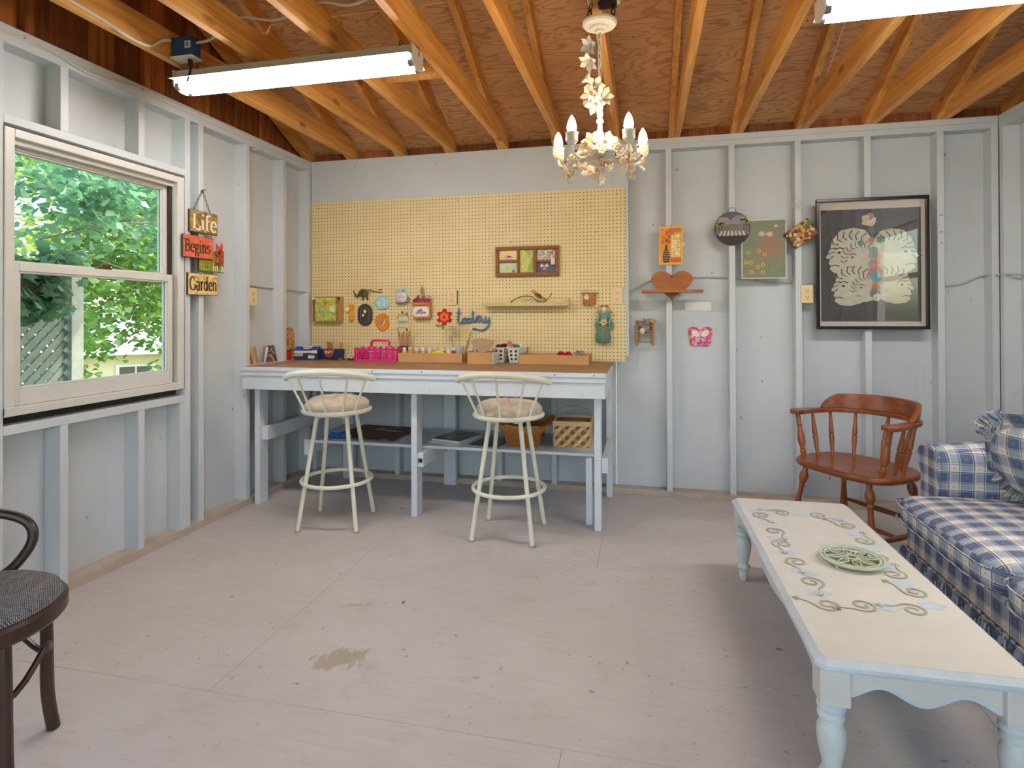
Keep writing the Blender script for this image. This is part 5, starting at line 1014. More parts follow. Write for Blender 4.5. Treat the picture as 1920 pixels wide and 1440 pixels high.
# small tilted picture
t = wallthing('tilted_picture', 'small colourful patchwork picture hanging askew beside the poster', 'picture', .984, 1.757, YB-.012, rad(-35)); MIX = dapple('mosaic_patch', [srgb(120,52,34), srgb(206,150,60), srgb(92,44,30), srgb(214,190,140), srgb(70,120,70), srgb(190,120,60), srgb(130,60,50)], 48, .1)
MB().box(-.085, .085, -.016, 0, -.058, .058).build('panel', MIX, t, smooth=0, bevel=.002); MB().box(-.0865, .0865, -.012, .0, -.0595, .0595).build('edge', C('dark_brown_edge', 64, 42, 28), t, smooth=0)
MB().tube(bez([(-.05, -.008, .058), (.06, -.004, .19), (.115, -.008, .185), (.07, -.008, .058)]), .0012, 4).build('hanging_string', C('twine', 190, 176, 146), t)
for q in range(4): MB().tube([(.085, -.006, .165), (.085+.03*cos(q*1.6), -.012, .165+.03*sin(q*1.6))], .002, 4).build('string_bow', C('twine', 190, 176, 146), t)
# framed poster
t = wallthing('framed_poster', 'large black framed poster with pale abstract profiles on black', 'picture', 1.393, 1.5565, YB-.002); FRB = C('black_frame', 18, 17, 18, .25, .05)
W, Hh = .642, .832
for a in ((-W/2, W/2, Hh/2-.020, Hh/2), (-W/2, W/2, -Hh/2, -Hh/2+.020), (-W/2, -W/2+.020, -Hh/2+.02, Hh/2-.02), (W/2-.020, W/2, -Hh/2+.02, Hh/2-.02)): MB().box(a[0], a[1], -.024, 0, a[2], a[3]).build('frame_bar', FRB, t, smooth=0, bevel=.003)
MB().box(-W/2+.01, W/2-.01, -.006, -.001, -Hh/2+.01, Hh/2-.01).build('mount', C('poster_margin', 216, 204, 194, .7, .02), t, smooth=0)
bl = MB().box(-.291, .278, -.0066, -.006, -.367, .345).build('poster_print', C('poster_black', 46, 40, 40, .5, .15, 6), t, smooth=0)
PA = C('pale_ink', 206, 200, 176); INK = C('ink_black', 34, 30, 30); TQ = C('turquoise_ink', 80, 164, 180); ORK = C('orange_ink', 206, 140, 90); RS = C('rose_ink2', 190, 110, 96); GRN = C('green_ink', 90, 130, 112)
def profile(cx, cz, s, fl, k):
    P = [(.10, .10), (.06, .155), (0, .17), (-.07, .155), (-.115, .10), (-.125, .05), (-.150, -.005), (-.128, -.016), (-.135, -.040), (-.122, -.052), (-.130, -.072), (-.100, -.098), (-.04, -.105), (.02, -.09), (.09, -.05), (.11, .02)]
    o = flat(bl, 'pale_profile', [(fl*x*s, z*s) for x, z in P], -.0072-.0002*k, -.0066, PA, (cx, 0, cz))
    for i in range(9): a = rad(60 + 15*i); r0, r1 = .10*s, .155*s; pts_ = [(fl*(r0*cos(a)-.01), -.0078-.0002*k, r0*sin(a)*.95+.005), (fl*((r0+r1)/2*cos(a+.12)-.01), -.0078-.0002*k, (r0+r1)/2*sin(a+.12)*.98), (fl*(r1*cos(a)-.01), -.0078-.0002*k, r1*sin(a))]; MB().tube(pts_, .0035*s, 4).build('hair_stroke', INK, o)
    MB().tube([(fl*x*s, -.0078-.0002*k, z*s) for x, z in ((-.10, .045), (-.075, .055), (-.05, .045))], .004*s, 4).build('brow_stroke', INK, o); MB().tube([(fl*x*s, -.0078-.0002*k, z*s) for x, z in ((-.125, -.052), (-.10, -.048), (-.075, -.056))], .003*s, 4).build('mouth_stroke', INK, o); MB().ball((fl*-.078*s, -.0078-.0002*k, .025*s), .010*s, .0006, .007*s, 10, 5).build('eye_mark', INK, o)
profile(.115, .045, 1.02, -1, 0); profile(.10, -.16, .92, -1, 1); profile(-.10, .045, 1.08, 1, 2); profile(-.045, .020, .80, 1, 3); profile(-.085, -.165, .98, 1, 4); profile(-.005, -.17, .70, 1, 5)
for i, (x, z, r, m) in enumerate(((.015, .08, .026, TQ), (.018, .05, .034, ORK), (.018, .055, .020, TQ), (.005, .0, .022, TQ), (.028, .005, .018, RS), (.02, -.03, .030, ORK), (.025, -.06, .044, RS), (.028, -.085, .034, TQ), (.02, -.135, .020, ORK), (.024, -.16, .026, RS), (.02, -.19, .03, GRN), (.03, -.215, .024, PA), (-.06, .13, .018, GRN), (.05, .15, .022, GRN), (.0, .145, .018, RS))): flat(bl, 'totem_disc', circ(r, 14), -.0092-.0002*i, -.0066, m, (x, 0, z))
for i in range(5): flat(bl, 'tree_bloom', blob(.022, i, .2), -.0075-.0002*i, -.0066, (PA, RS, PA, C('sand_ink', 214, 180, 130), PA)[i], (-.012 + .022*cos(i*1.3), 0, .275 + .022*sin(i*1.3)))
for x in (-.012, .0, .012): MB().tube([(x, -.0075, .19), (x*.6, -.0075, .255)], .002, 4).build('tree_stem', GRN, bl)
def make_pglass():
    q = NT('poster_glass'); q.n.remove(q.b); out = q.n['Material Output']; tr = q.node('BsdfTransparent'); gl = q.node('BsdfGlossy'); gl.inputs['Roughness'].default_value = .01; lw = q.node('LayerWeight'); f = q.math('ADD', q.math('MULTIPLY', q.math('POWER', lw.outputs['Facing'], 3.0), .8), .075); mx = q.node('MixShader'); q.ln(f, mx.inputs[0]); q.ln(tr.outputs[0], mx.inputs[1]); q.ln(gl.outputs[0], mx.inputs[2]); q.ln(mx.outputs[0], out.inputs[0]); return q.m
MB().box(-W/2+.018, W/2-.018, -.0165, -.0145, -Hh/2+.018, Hh/2-.018).build('glass', make_pglass(), t, smooth=0)
# hooks / nails on the stud right of the poster
for i, z in enumerate((1.845, 1.742, 1.675)):
    tag(MB().tube([(0, 0, 0), (0, -.014, 0), (-.006, -.020, .006), (-.016, -.020, .002)], .0028, 5).build('coat_hook', STUD, None, loc=(1.785, YB-.001, z)), ('uppermost', 'middle', 'lowest')[i] + ' painted nail on the stud right of the framed poster', 'hook', 'painted nails on the stud')

# ---- hanging sign on the left wall
def arc(cx, cy, rx, ry, a0, a1, n=14): return [(cx + rx*cos(rad(a0+(a1-a0)*i/n)), cy + ry*sin(rad(a0+(a1-a0)*i/n))) for i in range(n+1)]
GLY = {'L': (.52, [[(.13, 0), (.13, .72)], [(.02, .70), (.24, .70)], [(.02, .02), (.46, .02), (.49, .18)]]), 'i': (.28, [[(.13, 0), (.13, .48)], [(.03, .46), (.14, .46)], [(.03, .02), (.24, .02)], [(.13, .62), (.13, .70)]]),
 'f': (.34, [[(.13, 0), (.13, .56)] + arc(.24, .56, .11, .14, 180, 40), [(.03, .45), (.28, .45)], [(.03, .02), (.25, .02)]]), 'e': (.46, [[(.07, .26), (.40, .26)] + arc(.23, .24, .17, .23, 10, 320)]),
 'B': (.58, [[(.13, 0), (.13, .72)], [(.02, .70), (.30, .70)] + arc(.30, .54, .15, .16, 90, -90) + [(.13, .38)], [(.13, .38), (.32, .38)] + arc(.32, .20, .18, .18, 90, -90) + [(.02, .02)]]),
 'g': (.48, [arc(.22, .32, .14, .15, 0, 360, 18), [(.34, .44), (.44, .46)], arc(.22, .12, .12, .06, 100, 250) + arc(.24, -.10, .17, .10, 80, -260, 18)]), 'n': (.54, [[(.12, 0), (.12, .48)], [(.02, .46), (.13, .46)], [(.12, .36)] + arc(.26, .34, .14, .13, 150, 0) + [(.40, 0)], [(.02, .02), (.22, .02)], [(.31, .02), (.50, .02)]]),
 's': (.40, [arc(.20, .36, .13, .11, 30, 250) + arc(.20, .13, .15, .12, 80, -160)]), 'a': (.46, [arc(.22, .34, .13, .13, 150, 0) + [(.35, .06), (.42, .02)], arc(.22, .14, .14, .13, 60, 330)]), 'G': (.70, [arc(.36, .36, .30, .35, 45, 340, 22) + [(.62, .30)], [(.48, .30), (.70, .30)]]),
 'r': (.38, [[(.12, 0), (.12, .48)], [(.02, .46), (.13, .46)], [(.12, .34)] + arc(.24, .36, .11, .11, 150, 50), [(.02, .02), (.23, .02)]]), 'd': (.52, [[(.38, 0), (.38, .74)], [(.28, .72), (.39, .72)], arc(.22, .24, .16, .23, 20, 340, 18), [(.38, .02), (.48, .02)]]), ' ': (.25, [])}
def serif_mb(s, size, thick=.105, thin=.042, sq=1.0):
    mb = MB(); W_ = sum(GLY[c][0] for c in s)*sq; x0 = -W_/2
    for c in s:
        for path in GLY[c][1]:
            P = [Vector(((p[0]*sq + x0)*size, (p[1]-.30)*size, 0)) for p in path]; vs = []; n = len(P)
            for i in range(n):
                d = P[min(i+1, n-1)] - P[max(i-1, 0)]; d = d.normalized(); w_ = (thick*abs(d.y) + thin*abs(d.x))*size/2; nn = Vector((-d.y, d.x, 0))*w_; vs += [P[i]+nn, P[i]-nn]
            o = len(vs); fs = [(2*i, 2*i+1, 2*i+3, 2*i+2) for i in range(n-1)]
            mb.add(vs + [v + Vector((0, 0, .0012)) for v in vs], [q[::-1] for q in fs] + [tuple(k+o for k in q) for q in fs] + [(2*i, 2*i+2, 2*i+2+o, 2*i+o) for i in range(n-1)] + [(2*i+3, 2*i+1, 2*i+1+o, 2*i+3+o) for i in range(n-1)])
        x0 += GLY[c][0]*sq
    return mb
SG = thing('hanging_sign', 'four-piece hanging wooden sign reading Life Begins in a Garden', 'sign', (X+.002, 2.94, 1.60))
def board(name, y0, y1, z0, z1, mat, x0=0, tilt=0):
    cy, cz = (y0+y1)/2-2.94, (z0+z1)/2-1.60; w, h_ = (y1-y0), (z1-z0)
    o = MB().box(x0, x0+.010, -w/2, w/2, -h_/2, h_/2).build(name, mat, SG, loc=(.003, cy, cz), rot=(tilt, 0, 0), smooth=0, bevel=.001)
    MB().box(x0-.001, x0+.0085, -w/2-.002, w/2+.002, -h_/2-.002, h_/2+.002).build('dark_edge', C('sign_edge', 62, 44, 28), o, smooth=0); return o
def letter(o, s, size, mat, y=0, z=0, x0=0, bold=.004): put(serif_mb(s, size, sq=bold), (x0+.0102, y, z), rotm(pi/2, 0, pi/2)).build('lettering', mat, o, smooth=0)
SCR = dapple('olive_scrollwork', [srgb(134,110,48), srgb(160,132,62), srgb(120,84,40), srgb(176,150,84), srgb(110,96,40)], 60, .5); COR = dapple('coral_wash', [srgb(216,100,84), srgb(226,120,100), srgb(206,88,66), srgb(222,132,92)], 30, .8); GRD = dapple('green_wash', [srgb(132,134,42), srgb(146,146,50), srgb(122,124,40)], 30, .7); CRM = dapple('cream_wash', [srgb(226,206,138), srgb(216,190,112), srgb(234,216,162), srgb(220,168,112)], 34, .6)
CRL = C('cream_letter', 246, 232, 206); BRL = C('brown_letter', 92, 68, 30)
b1 = board('board', 2.834, 3.054, 1.727, 1.850, SCR); letter(b1, 'Life', .135, CRL, .006, -.008, 0, .92)
b2 = board('board', 2.771, 3.000, 1.576, 1.700, COR, .012); letter(b2, 'Begins', .100, BRL, -.006, -.002, .012, .72)
b3 = board('board', 2.905, 3.108, 1.504, 1.622, GRD); letter(b3, 'in a', .066, C('white_letter', 244, 240, 226), .052, -.036, 0, .95)
for i in range(4):
    for k in range(3): MB().cyl((.010, 0, 0), (.0108, 0, 0), .0045, n=8).build('lime_dot', C('lime_dot', 178, 180, 84), b3, loc=(0, -.085+.020*i, -.045+.022*k))
b4 = board('board', 2.822, 3.055, 1.364, 1.486, CRM); letter(b4, 'Garden', .108, BRL, 0, -.004, 0, .66)
for i, (y_, z_) in enumerate(((-.06, .03), (.02, .04), (.09, .03))): MB().tube([(.011, y_+.018*cos(a), z_+.014*sin(a)) for a in [2*pi*k/12 for k in range(12)]], .0025, 4, closed=True).build('scroll_ring', C('ochre_scroll', 206, 140, 70), b4)
PETR = C('poppy_red', 206, 74, 52)
for a, L in ((.35, .075), (-.25, .085), (.95, .05), (-.85, .05), (2.6, .055), (-2.5, .055)): MB().prism([(0, 0), (.012, L*.3), (.011, L*.7), (0, L), (-.011, L*.7), (-.012, L*.3)], .016, .021, 'yz', (0, .055, .040), rotm(a, 0, 0)).build('dragonfly_wing', PETR, b3, smooth=0)
superell(MB(), (.024, .05, .038), .005, .007, .055, 1, 1, 10, 8).build('dragonfly_body', C('violet_brown', 110, 66, 72), b3, rot=(-.15, 0, 0))
ap = (.004, .001, .379)
MB().cyl((-.004, .001, .379), (.018, .012, .383), .002, n=6).build('nail', BLACKMET, SG)
for y_ in (-.075, .062): chain_links(MB(), (.006, y_, .250), ap, .014, .004, .0012).build('chain', BLACKMET, SG)
for y_, za, zb in ((-.075, .128, .10), (-.075, -.022, -.115), (.07, .128, .022), (.075, -.095, -.115)): chain_links(MB(), (.006, y_, za), (.006, y_, zb), .012, .0035, .0011).build('chain', BLACKMET, SG)
# ------------------------------------------------------------------ things on the workbench (top at z = .9125)
BZ = .9128
ORD = ['first', 'second', 'third', 'fourth', 'fifth', 'sixth', 'seventh', 'eighth']
def tray(name, label, x0, x1, y0, y1, h, rz=0, th=.003, mat=None, cat='cardboard tray', z=BZ):
    w, d = x1-x0, y1-y0; t = thing(name, label, cat, ((x0+x1)/2, (y0+y1)/2, z), rz); m = mat or KRAFT
    MB().box(-w/2, w/2, -d/2, d/2, 0, th).build('base', m, t, smooth=0)
    for a in ((-w/2, w/2, -d/2, -d/2+th), (-w/2, w/2, d/2-th, d/2), (-w/2, -w/2+th, -d/2+th, d/2-th), (w/2-th, w/2, -d/2+th, d/2-th)): MB().box(*a, th, h).build('side', m, t, smooth=0)
    return t
# snack-style boxes
NAVY = C('navy_card', 44, 58, 92, .45, .08, 12); RBL = C('royal_blue_card', 34, 64, 150, .4, .06); WHC = C('white_card', 226, 224, 220, .5, .03); REDC = C('red_card', 196, 44, 44, .45, .06); INKC = C('print_grey', 120, 116, 112, .6, .1)
t = thing('blue_box', 'royal blue and navy printed carton with barcode sticker at the bench\'s left end', 'box', (-2.448, 3.905, BZ), rad(6))
MB().box(-.090, .090, -.045, .045, 0, .066).build('carton', NAVY, t, smooth=0, bevel=.001); MB().box(-.0902, .0902, -.0455, -.045, .066-.008, .0665).box(-.0902, .0902, -.0452, -.045, .050, .058).build('white_band', WHC, t, smooth=0)
MB().prism([(-.0455, .066), (.0455, .066), (.0, .096)], -.0905, .0905, 'yz').build('blue_lid', RBL, t, smooth=0); lt = flat(t, 'logo_half_disc', [(.036*cos(pi+pi*k/14), .036*sin(pi+pi*k/14)) for k in range(15)], -.0475, -.0460, C('pale_pink_card', 240, 214, 216), (0, 0, 0))
lt.location = (0, -.0012, .0968); lt.rotation_euler = (rad(-57), 0, 0); lt.data.transform(Matrix.Translation((0, .046, 0)))
q = put(text_mb('Boger', .022, .0003, .0006), (0, -.0020, -.013), rotm(pi/2, 0, 0)).build('logo_lettering', REDC, lt, smooth=0)
MB().box(-.086, -.022, -.0462, -.0455, .028, .054).build('barcode_label', WHC, t, smooth=0)
for k in range(12): MB().box(-.082+.0046*k, -.080+.0046*k+.001*(k % 3 == 0), -.0466, -.0462, .033, .050).build('barcode_bar', INKC, t, smooth=0)
MB().box(.02, .068, -.0464, -.0455, .010, .032).build('white_sticker', WHC, t, smooth=0, ); MB().box(.048, .088, -.0463, -.0455, .048, .070).build('side_sticker', WHC, t, smooth=0)
put(text_mb('177', .020, .0003, .0008), (.018, -.0464, .044), rotm(pi/2, 0, 0)).build('red_lettering', REDC, t, smooth=0)
t = thing('navy_box', 'open navy carton with a red half-round Boger logo', 'box', (-2.268, 3.945, BZ), rad(-22))
MB().box(-.080, .080, -.04, .04, 0, .078).build('carton', NAVY, t, smooth=0, bevel=.001)
flat(t, 'logo_rim', [(.058*cos(pi+pi*k/18), .058*sin(pi+pi*k/18)) for k in range(19)], -.0412, -.040, C('logo_rim', 226, 206, 190), (0, 0, .0785)); flat(t, 'logo_disc', [(.054*cos(pi+pi*k/18), .054*sin(pi+pi*k/18)) for k in range(19)], -.0418, -.0412, REDC, (0, 0, .0785))
put(text_mb('Boger', .034, .0003, .0012), (0, -.0421, .058), rotm(pi/2, 0, 0) @ Matrix(((1, .25, 0), (.10, 1, 0), (0, 0, 1)))).build('logo_lettering', C('cream_ink', 244, 226, 190), t, smooth=0)
[MB().obox(c_, s_, r_).build('open_flap', KRAFT, t, smooth=0) for c_, s_, r_ in (((-.05, .01, .10), (.07, .003, .055), rotm(.2, .1, 0)), ((.055, .03, .098), (.03, .003, .05), rotm(-.1, 0, 0)))]
# brush-like cork board, red tin, two photos in the stud bays
t = thing('paddle_board', 'tall rounded speckled cork paddle leaning on the wall beside the pegboard', 'ornament', (XS+.028, 3.92, .9125), 0, rot=(0, rad(-6), 0))
MB().prism(rrect(.10, .235, .045, 6), 0, .014, 'yz').build('paddle', dapple('speckled_cork', [srgb(206,150,84), srgb(216,164,98), srgb(150,92,48), srgb(210,140,80)], 70, .3), t, loc=(0, 0, .1185), smooth=30, bevel=.002)
t = thing('red_tin', 'small glossy red tin behind the blue carton', 'tin', (X-.030, 3.815, .9125)); MB().box(-.022, .022, -.032, .032, 0, .062).build('tin', C('red_tin_paint', 196, 22, 28, .25, .05), t, smooth=0, bevel=.004); MB().box(-.023, .023, -.033, .033, .062, .074).build('lid', C('dark_tin_lid', 60, 20, 24, .3), t, smooth=0, bevel=.003)
t = thing('wine_photo', 'beige photo card of a bottle leaning in the left stud bay', 'photo', (XS+.05, 3.455, .9125), 0, rot=(0, rad(-14), 0)); MB().box(0, .002, -.062, .062, 0, .118).build('card', dapple('beige_photo', [srgb(206,178,140), srgb(216,196,166), srgb(190,150,110)], 14, .9), t, smooth=0)
MB().prism([(-.02, 0), (.012, 0), (.006, .055), (-.018, .098), (-.024, .096), (-.022, .05)], .002, .0026, 'yz').build('bottle_shape', C('olive_bottle', 140, 112, 52), t, loc=(0, -.006, 0), smooth=0); MB().box(.002, .0025, .034, .0615, .001, .117).build('shaded_band', C('tan_band', 176, 132, 92), t, smooth=0)
t = thing('street_photo', 'dark colour photo with a folded white corner leaning on the left wall ledge', 'photo', (XS+.05, 3.645, .9125), 0, rot=(0, rad(-14), 0)); MB().prism([(-.075, 0), (.075, 0), (.075, .118), (-.02, .118)], 0, .002, 'yz').build('card', dapple('crowd_photo', [srgb(44,38,40), srgb(110,82,70), srgb(60,52,54), srgb(196,150,124), srgb(80,74,84), srgb(168,110,90)], 55, .1), t, smooth=0)
MB().prism([(-.078, 0), (-.066, 0), (.004, .100), (-.018, .118)], .002, .004, 'yz').build('folded_corner', WHC, t, smooth=0)
# jewellery heap
t = thing('bead_heap', 'small heap of clear and brown trinkets beside the navy carton', 'trinkets', (-2.115, 3.905, BZ)); BC = [C('clear_bead', 214, 200, 186, .2), C('brown_bead', 120, 90, 70, .3), C('white_bead', 236, 228, 222, .3), C('grey_bead', 160, 150, 142, .3)]
for i in range(34): a = rr.uniform(0, 6.28); q = rr.random(); r_ = .006+.007*rr.random(); MB().ball((0,0,0), r_, r_*rr.uniform(.6, 1.2), r_*.8, 8, 6).build('bead', BC[i % 4], t, loc=(.085*q*cos(a), .035*q*sin(a), r_*.8 + .022*(1-q)*rr.random()))
# pink caddy
PK = C('hot_pink_plastic', 226, 24, 116, .35, .04)
t = thing('pink_caddy', 'hot pink slotted plastic caddy with a raised handle', 'basket', (-1.862, 3.892, BZ), rad(2)); w, d, h_ = .318, .17, .092
def slotted(parent, w, d, h, mat, nx, nz, margin=.016, post=None, th=.003, flare=1.06):
    MB().box(-w/2, w/2, -d/2, d/2, 0, .003).build('floor_panel', mat, parent, smooth=0)
    for sgn in (-1, 1):
        y = sgn*d/2
        for z0, z1 in ((0, margin), (h-margin, h)): MB().box(-w/2, w/2, y-th/2, y+th/2, z0, z1).build('rail', mat, parent, smooth=0)
        m = MB()
        for i in range(nx+1): x = -w/2 + w*i/nx; hw_ = .0022 if (i % (nx//2 or 1) or i in (0, nx)) and not (post and abs(i-nx/2) < .6) else post or .006; hw_ = .006 if i in (0, nx) else hw_; m.box(max(-w/2, x-hw_), min(w/2, x+hw_), y-th/2, y+th/2, margin, h-margin)
        for k in range(1, nz): z = margin + (h-2*margin)*k/nz; m.box(-w/2, w/2, y-th/2, y+th/2, z-.0018, z+.0018)
        m.build('lattice_side', mat, parent, smooth=0)
    for sgn in (-1, 1):
        x = sgn*w/2; m = MB()
        for z0, z1 in ((0, margin), (h-margin, h)): m.box(x-th/2, x+th/2, -d/2, d/2, z0, z1)
        n2 = max(3, int(nx*d/w))
        for i in range(n2+1): y = -d/2 + d*i/n2; m.box(x-th/2, x+th/2, y-.002, y+.002, margin, h-margin)
        for k in range(1, nz): z = margin + (h-2*margin)*k/nz; m.box(x-th/2, x+th/2, -d/2, d/2, z-.0018, z+.0018)
        m.build('lattice_end', mat, parent, smooth=0)
    MB().box(-w/2-.006, w/2+.006, -d/2-.006, -d/2+.002, h-.003, h+.002).box(-w/2-.006, w/2+.006, d/2-.002, d/2+.006, h-.003, h+.002).box(-w/2-.006, -w/2+.002, -d/2, d/2, h-.003, h+.002).box(w/2-.002, w/2+.006, -d/2, d/2, h-.003, h+.002).build('rim', mat, parent, smooth=0)
slotted(t, w, d, h_, PK, 20, 5, .016, .012)
MB().tube(bez([(-.068, 0, .01), (-.068, 0, .12), (-.060, 0, .140), (-.04, 0, .145), (.04, 0, .145), (.060, 0, .140), (.068, 0, .12), (.068, 0, .01)], 5), .011, 8, flat=((0, 1, 0), .75)).build('handle', PK, t)
for i in range(12): # bottles standing in the caddy
    x = -.138 + .046*(i % 6) + .008*(i // 6); y = -.045 if i < 6 else .042
    b = thing('craft_bottle', ['violet', 'lilac', 'pearl', 'pink', 'peach', 'deep purple'][(i*5+i//4) % 6] + ' craft bottle, ' + ORD[i % 6] + ' from the left in the pink caddy\'s ' + ('front' if i < 6 else 'back') + ' row', 'bottle', (-1.862+x, 3.892+y, BZ+.004), 0, 'craft bottles in the pink caddy'); bc = [C('violet_paint', 96, 70, 140), C('lilac_paint', 170, 160, 214), C('pearl_paint', 228, 222, 226), C('pink_paint', 226, 160, 190), C('peach_paint', 232, 176, 160), C('deep_purple', 70, 44, 90)][(i*5+i//4) % 6]
    MB().lathe([(.0, 0), (.017, 0), (.0175, .004), (.0175, .058), (.012, .068), (.0085, .070), (.0, .070)], 14).build('body', bc, b); MB().lathe([(.0095, .069), (.0105, .071), (.010, .092), (.0, .093)], 12).build('cap', WHC, b)
# brush pot behind the caddy
t = thing('brush_pot', 'dark pot of small wooden-handled brushes behind the pink caddy', 'pot', (-1.742, 4.035, BZ)); MB().lathe([(.0, 0), (.030, 0), (.034, .01), (.036, .10), (.033, .10), (.030, .012), (.0, .012)], 18).build('pot', C('dark_grey_pot', 60, 64, 74, .4), t)
for i in range(9): a = i*.7; e_ = Vector((.045*cos(a), .03*sin(a), .175 + .02*(i % 3))); b = MB().cyl((.012*cos(a), .01*sin(a), .014), e_, .003, .0042, 7).build('brush_handle', C('tan_handle', 200, 150, 84, .5), t); MB().cyl(e_, e_*1.06, .005, .002, 6).build('bristle', C('dark_bristle', 70, 52, 36), b)
MB().cyl((.02, 0, .014), (.062, .01, .29), .0022, .0012, 6).build('long_brush', C('grey_handle', 150, 140, 120), t)
# tray of paint bottles
t1 = tray('cardboard_tray', 'shallow cardboard tray of craft paints in the bench\'s centre', -1.686, -1.222, 3.80, 4.06, .064, rad(1.5))
cols = [('yellow', 236, 206, 40), ('cream', 240, 220, 170), ('lemon', 238, 214, 60), ('pearl', 224, 214, 208), ('amber', 232, 160, 40), ('rust', 190, 84, 40), ('ochre', 214, 160, 60), ('white', 228, 224, 216), ('brown', 150, 96, 62), ('tan', 216, 180, 150)]
for i in range(16):
    x = -1.655 + .047*(i % 8) + (.02 if i > 7 else 0); y = 3.845 if i < 8 else 3.895; n_, r_, g_, b_ = cols[(i*3) % 10]
    jar = i % 4 == 1
    b = thing('paint_bottle', ('wide ' + n_ + ' paint jar, ' if jar else 'small ' + n_ + ' paint bottle, ') + ORD[i % 8] + ' from the left in the tray\'s ' + ('front' if i < 8 else 'back') + ' row', 'bottle', (x, y, BZ+.0035), 0, 'paint jars in the cardboard tray' if jar else 'paint bottles in the cardboard tray')
    if jar: MB().lathe([(.0, 0), (.018, 0), (.0185, .003), (.0185, .062), (.0, .062)], 14).build('body', C(n_+'_acrylic', r_, g_, b_, .35), b); MB().lathe([(.0192, .060), (.0195, .062), (.0195, .084), (.018, .086), (.0, .086)], 14).build('lid', [C('tan_lid', 206, 160, 96), C('white_lid', 232, 226, 216)][i // 8], b)
    else: MB().lathe([(.0, 0), (.016, 0), (.0165, .003), (.0165, .070), (.012, .076), (.0, .076)], 14).build('body', C(n_+'_acrylic', r_, g_, b_, .35), b); MB().lathe([(.0125, .074), (.0132, .076), (.0125, .096), (.0, .097)], 12).build('cap', WHC, b)
tag(MB().prism([(-.055, 0), (.06, 0), (.03, .018), (-.005, .024), (-.04, .012)], 0, .002, 'xz').build('yellow_paper', C('yellow_card', 240, 214, 50), None, loc=(-1.40, 3.826, BZ+.060), smooth=0), 'folded bright yellow paper lying in the cardboard tray of paints', 'paper')
# glass jar with stalks (felt flower)
t = thing('glass_jar', 'pale glass jar holding sticks at the right end of the paint tray', 'jar', (-1.285, 3.93, BZ+.0035)); PGL = C('frosted_glass', 186, 182, 174, .15, .05)
MB().lathe([(.0, 0), (.036, 0), (.040, .006), (.041, .10), (.039, .105), (.036, .104), (.036, .008), (.0, .008)], 20).build('glass', PGL, t)
t = thing('felt_flower', 'red felt flower with orange centre and green leaves on a stick', 'flower', (-1.290, 3.93, BZ+.012))
MB().cyl((0, 0, 0), (-.105, .02, .285), .0028, n=6).build('stick', C('pale_stick', 206, 196, 178), t); fl = Vector((-.100, .012, .300)); RF = C('red_felt', 186, 26, 34, .95, .15, 80)
fm = []
for i in range(36): a = 2*pi*i/36; r_ = .050 + .011*abs(sin(3*a)) - .012*abs(cos(3*a))**4; fm.append((r_*cos(a), r_*sin(a)))
MB().prism(fm, -.008, .0, 'xz').build('petals', RF, t, loc=fl, smooth=30, bevel=.002); MB().prism([(x*.62, z*.62) for x, z in fm], -.013, -.008, 'xz').build('orange_petals', C('orange_felt', 232, 92, 40, .95, .1), t, loc=fl, smooth=30); MB().prism(circ(.010, 12), -.017, -.013, 'xz').build('flower_eye', C('brown_felt', 130, 60, 30, .95), t, loc=fl, smooth=30); MB().prism(circ(.030, 18), -.0145, -.013, 'xz').build('centre_disc', C('bright_orange_felt', 240, 110, 50, .95), t, loc=fl, smooth=30)
for dx, dz, an in ((-.045, -.075, .15), (-.028, -.10, 1.25)): MB().prism([(0, 0), (.012, .010), (.030, .012), (.052, 0), (.030, -.010), (.012, -.010)], -.003, 0, 'xz', (0, 0, 0), rotm(0, pi-(-an), 0)).build('leaf', C('green_felt', 130, 150, 30, .95), t, loc=fl + Vector((dx+.02, 0, dz+.01)), smooth=0)
for i, (dx, L, r_, c_) in enumerate(((.012, .30, .0022, 'grey_handle'), (-.025, .16, .004, 'grey_handle'))):
    s_ = thing('paintbrush', ('long thin grey paintbrush' if i == 0 else 'short grey paintbrush') + ' standing in the glass jar', 'paintbrush', (-1.285+dx, 3.935, BZ+.012)); MB().cyl((0, 0, 0), (-.03 if i else -.008, 0, L), r_, r_*.8, 6).build('handle', MATS[c_], s_); MB().cyl((-.03 if i else -.008, 0, L), (-.031 if i else -.008, 0, L*1.06), r_*1.2, r_*.4, 6).build('bristles', C('dark_bristle', 70, 52, 36), s_)
t = thing('wooden_shuttle', 'leaf-shaped pale wooden stick leaning out of the paint tray', 'stick', (-1.237, 3.86, BZ+.004)); superell(MB(), (0, 0, .12), .011, .008, .115, 1, 1, 12, 14).build('blade', C('pale_birch', 214, 180, 134, .5), t, rot=(0, rad(18), 0), smooth=70); superell(MB(), (0, -.006, .12), .006, .005, .10, 1, 1, 10, 10).build('ridge', C('birch_ridge', 190, 150, 104, .5), t, rot=(0, rad(18), 0), smooth=70)
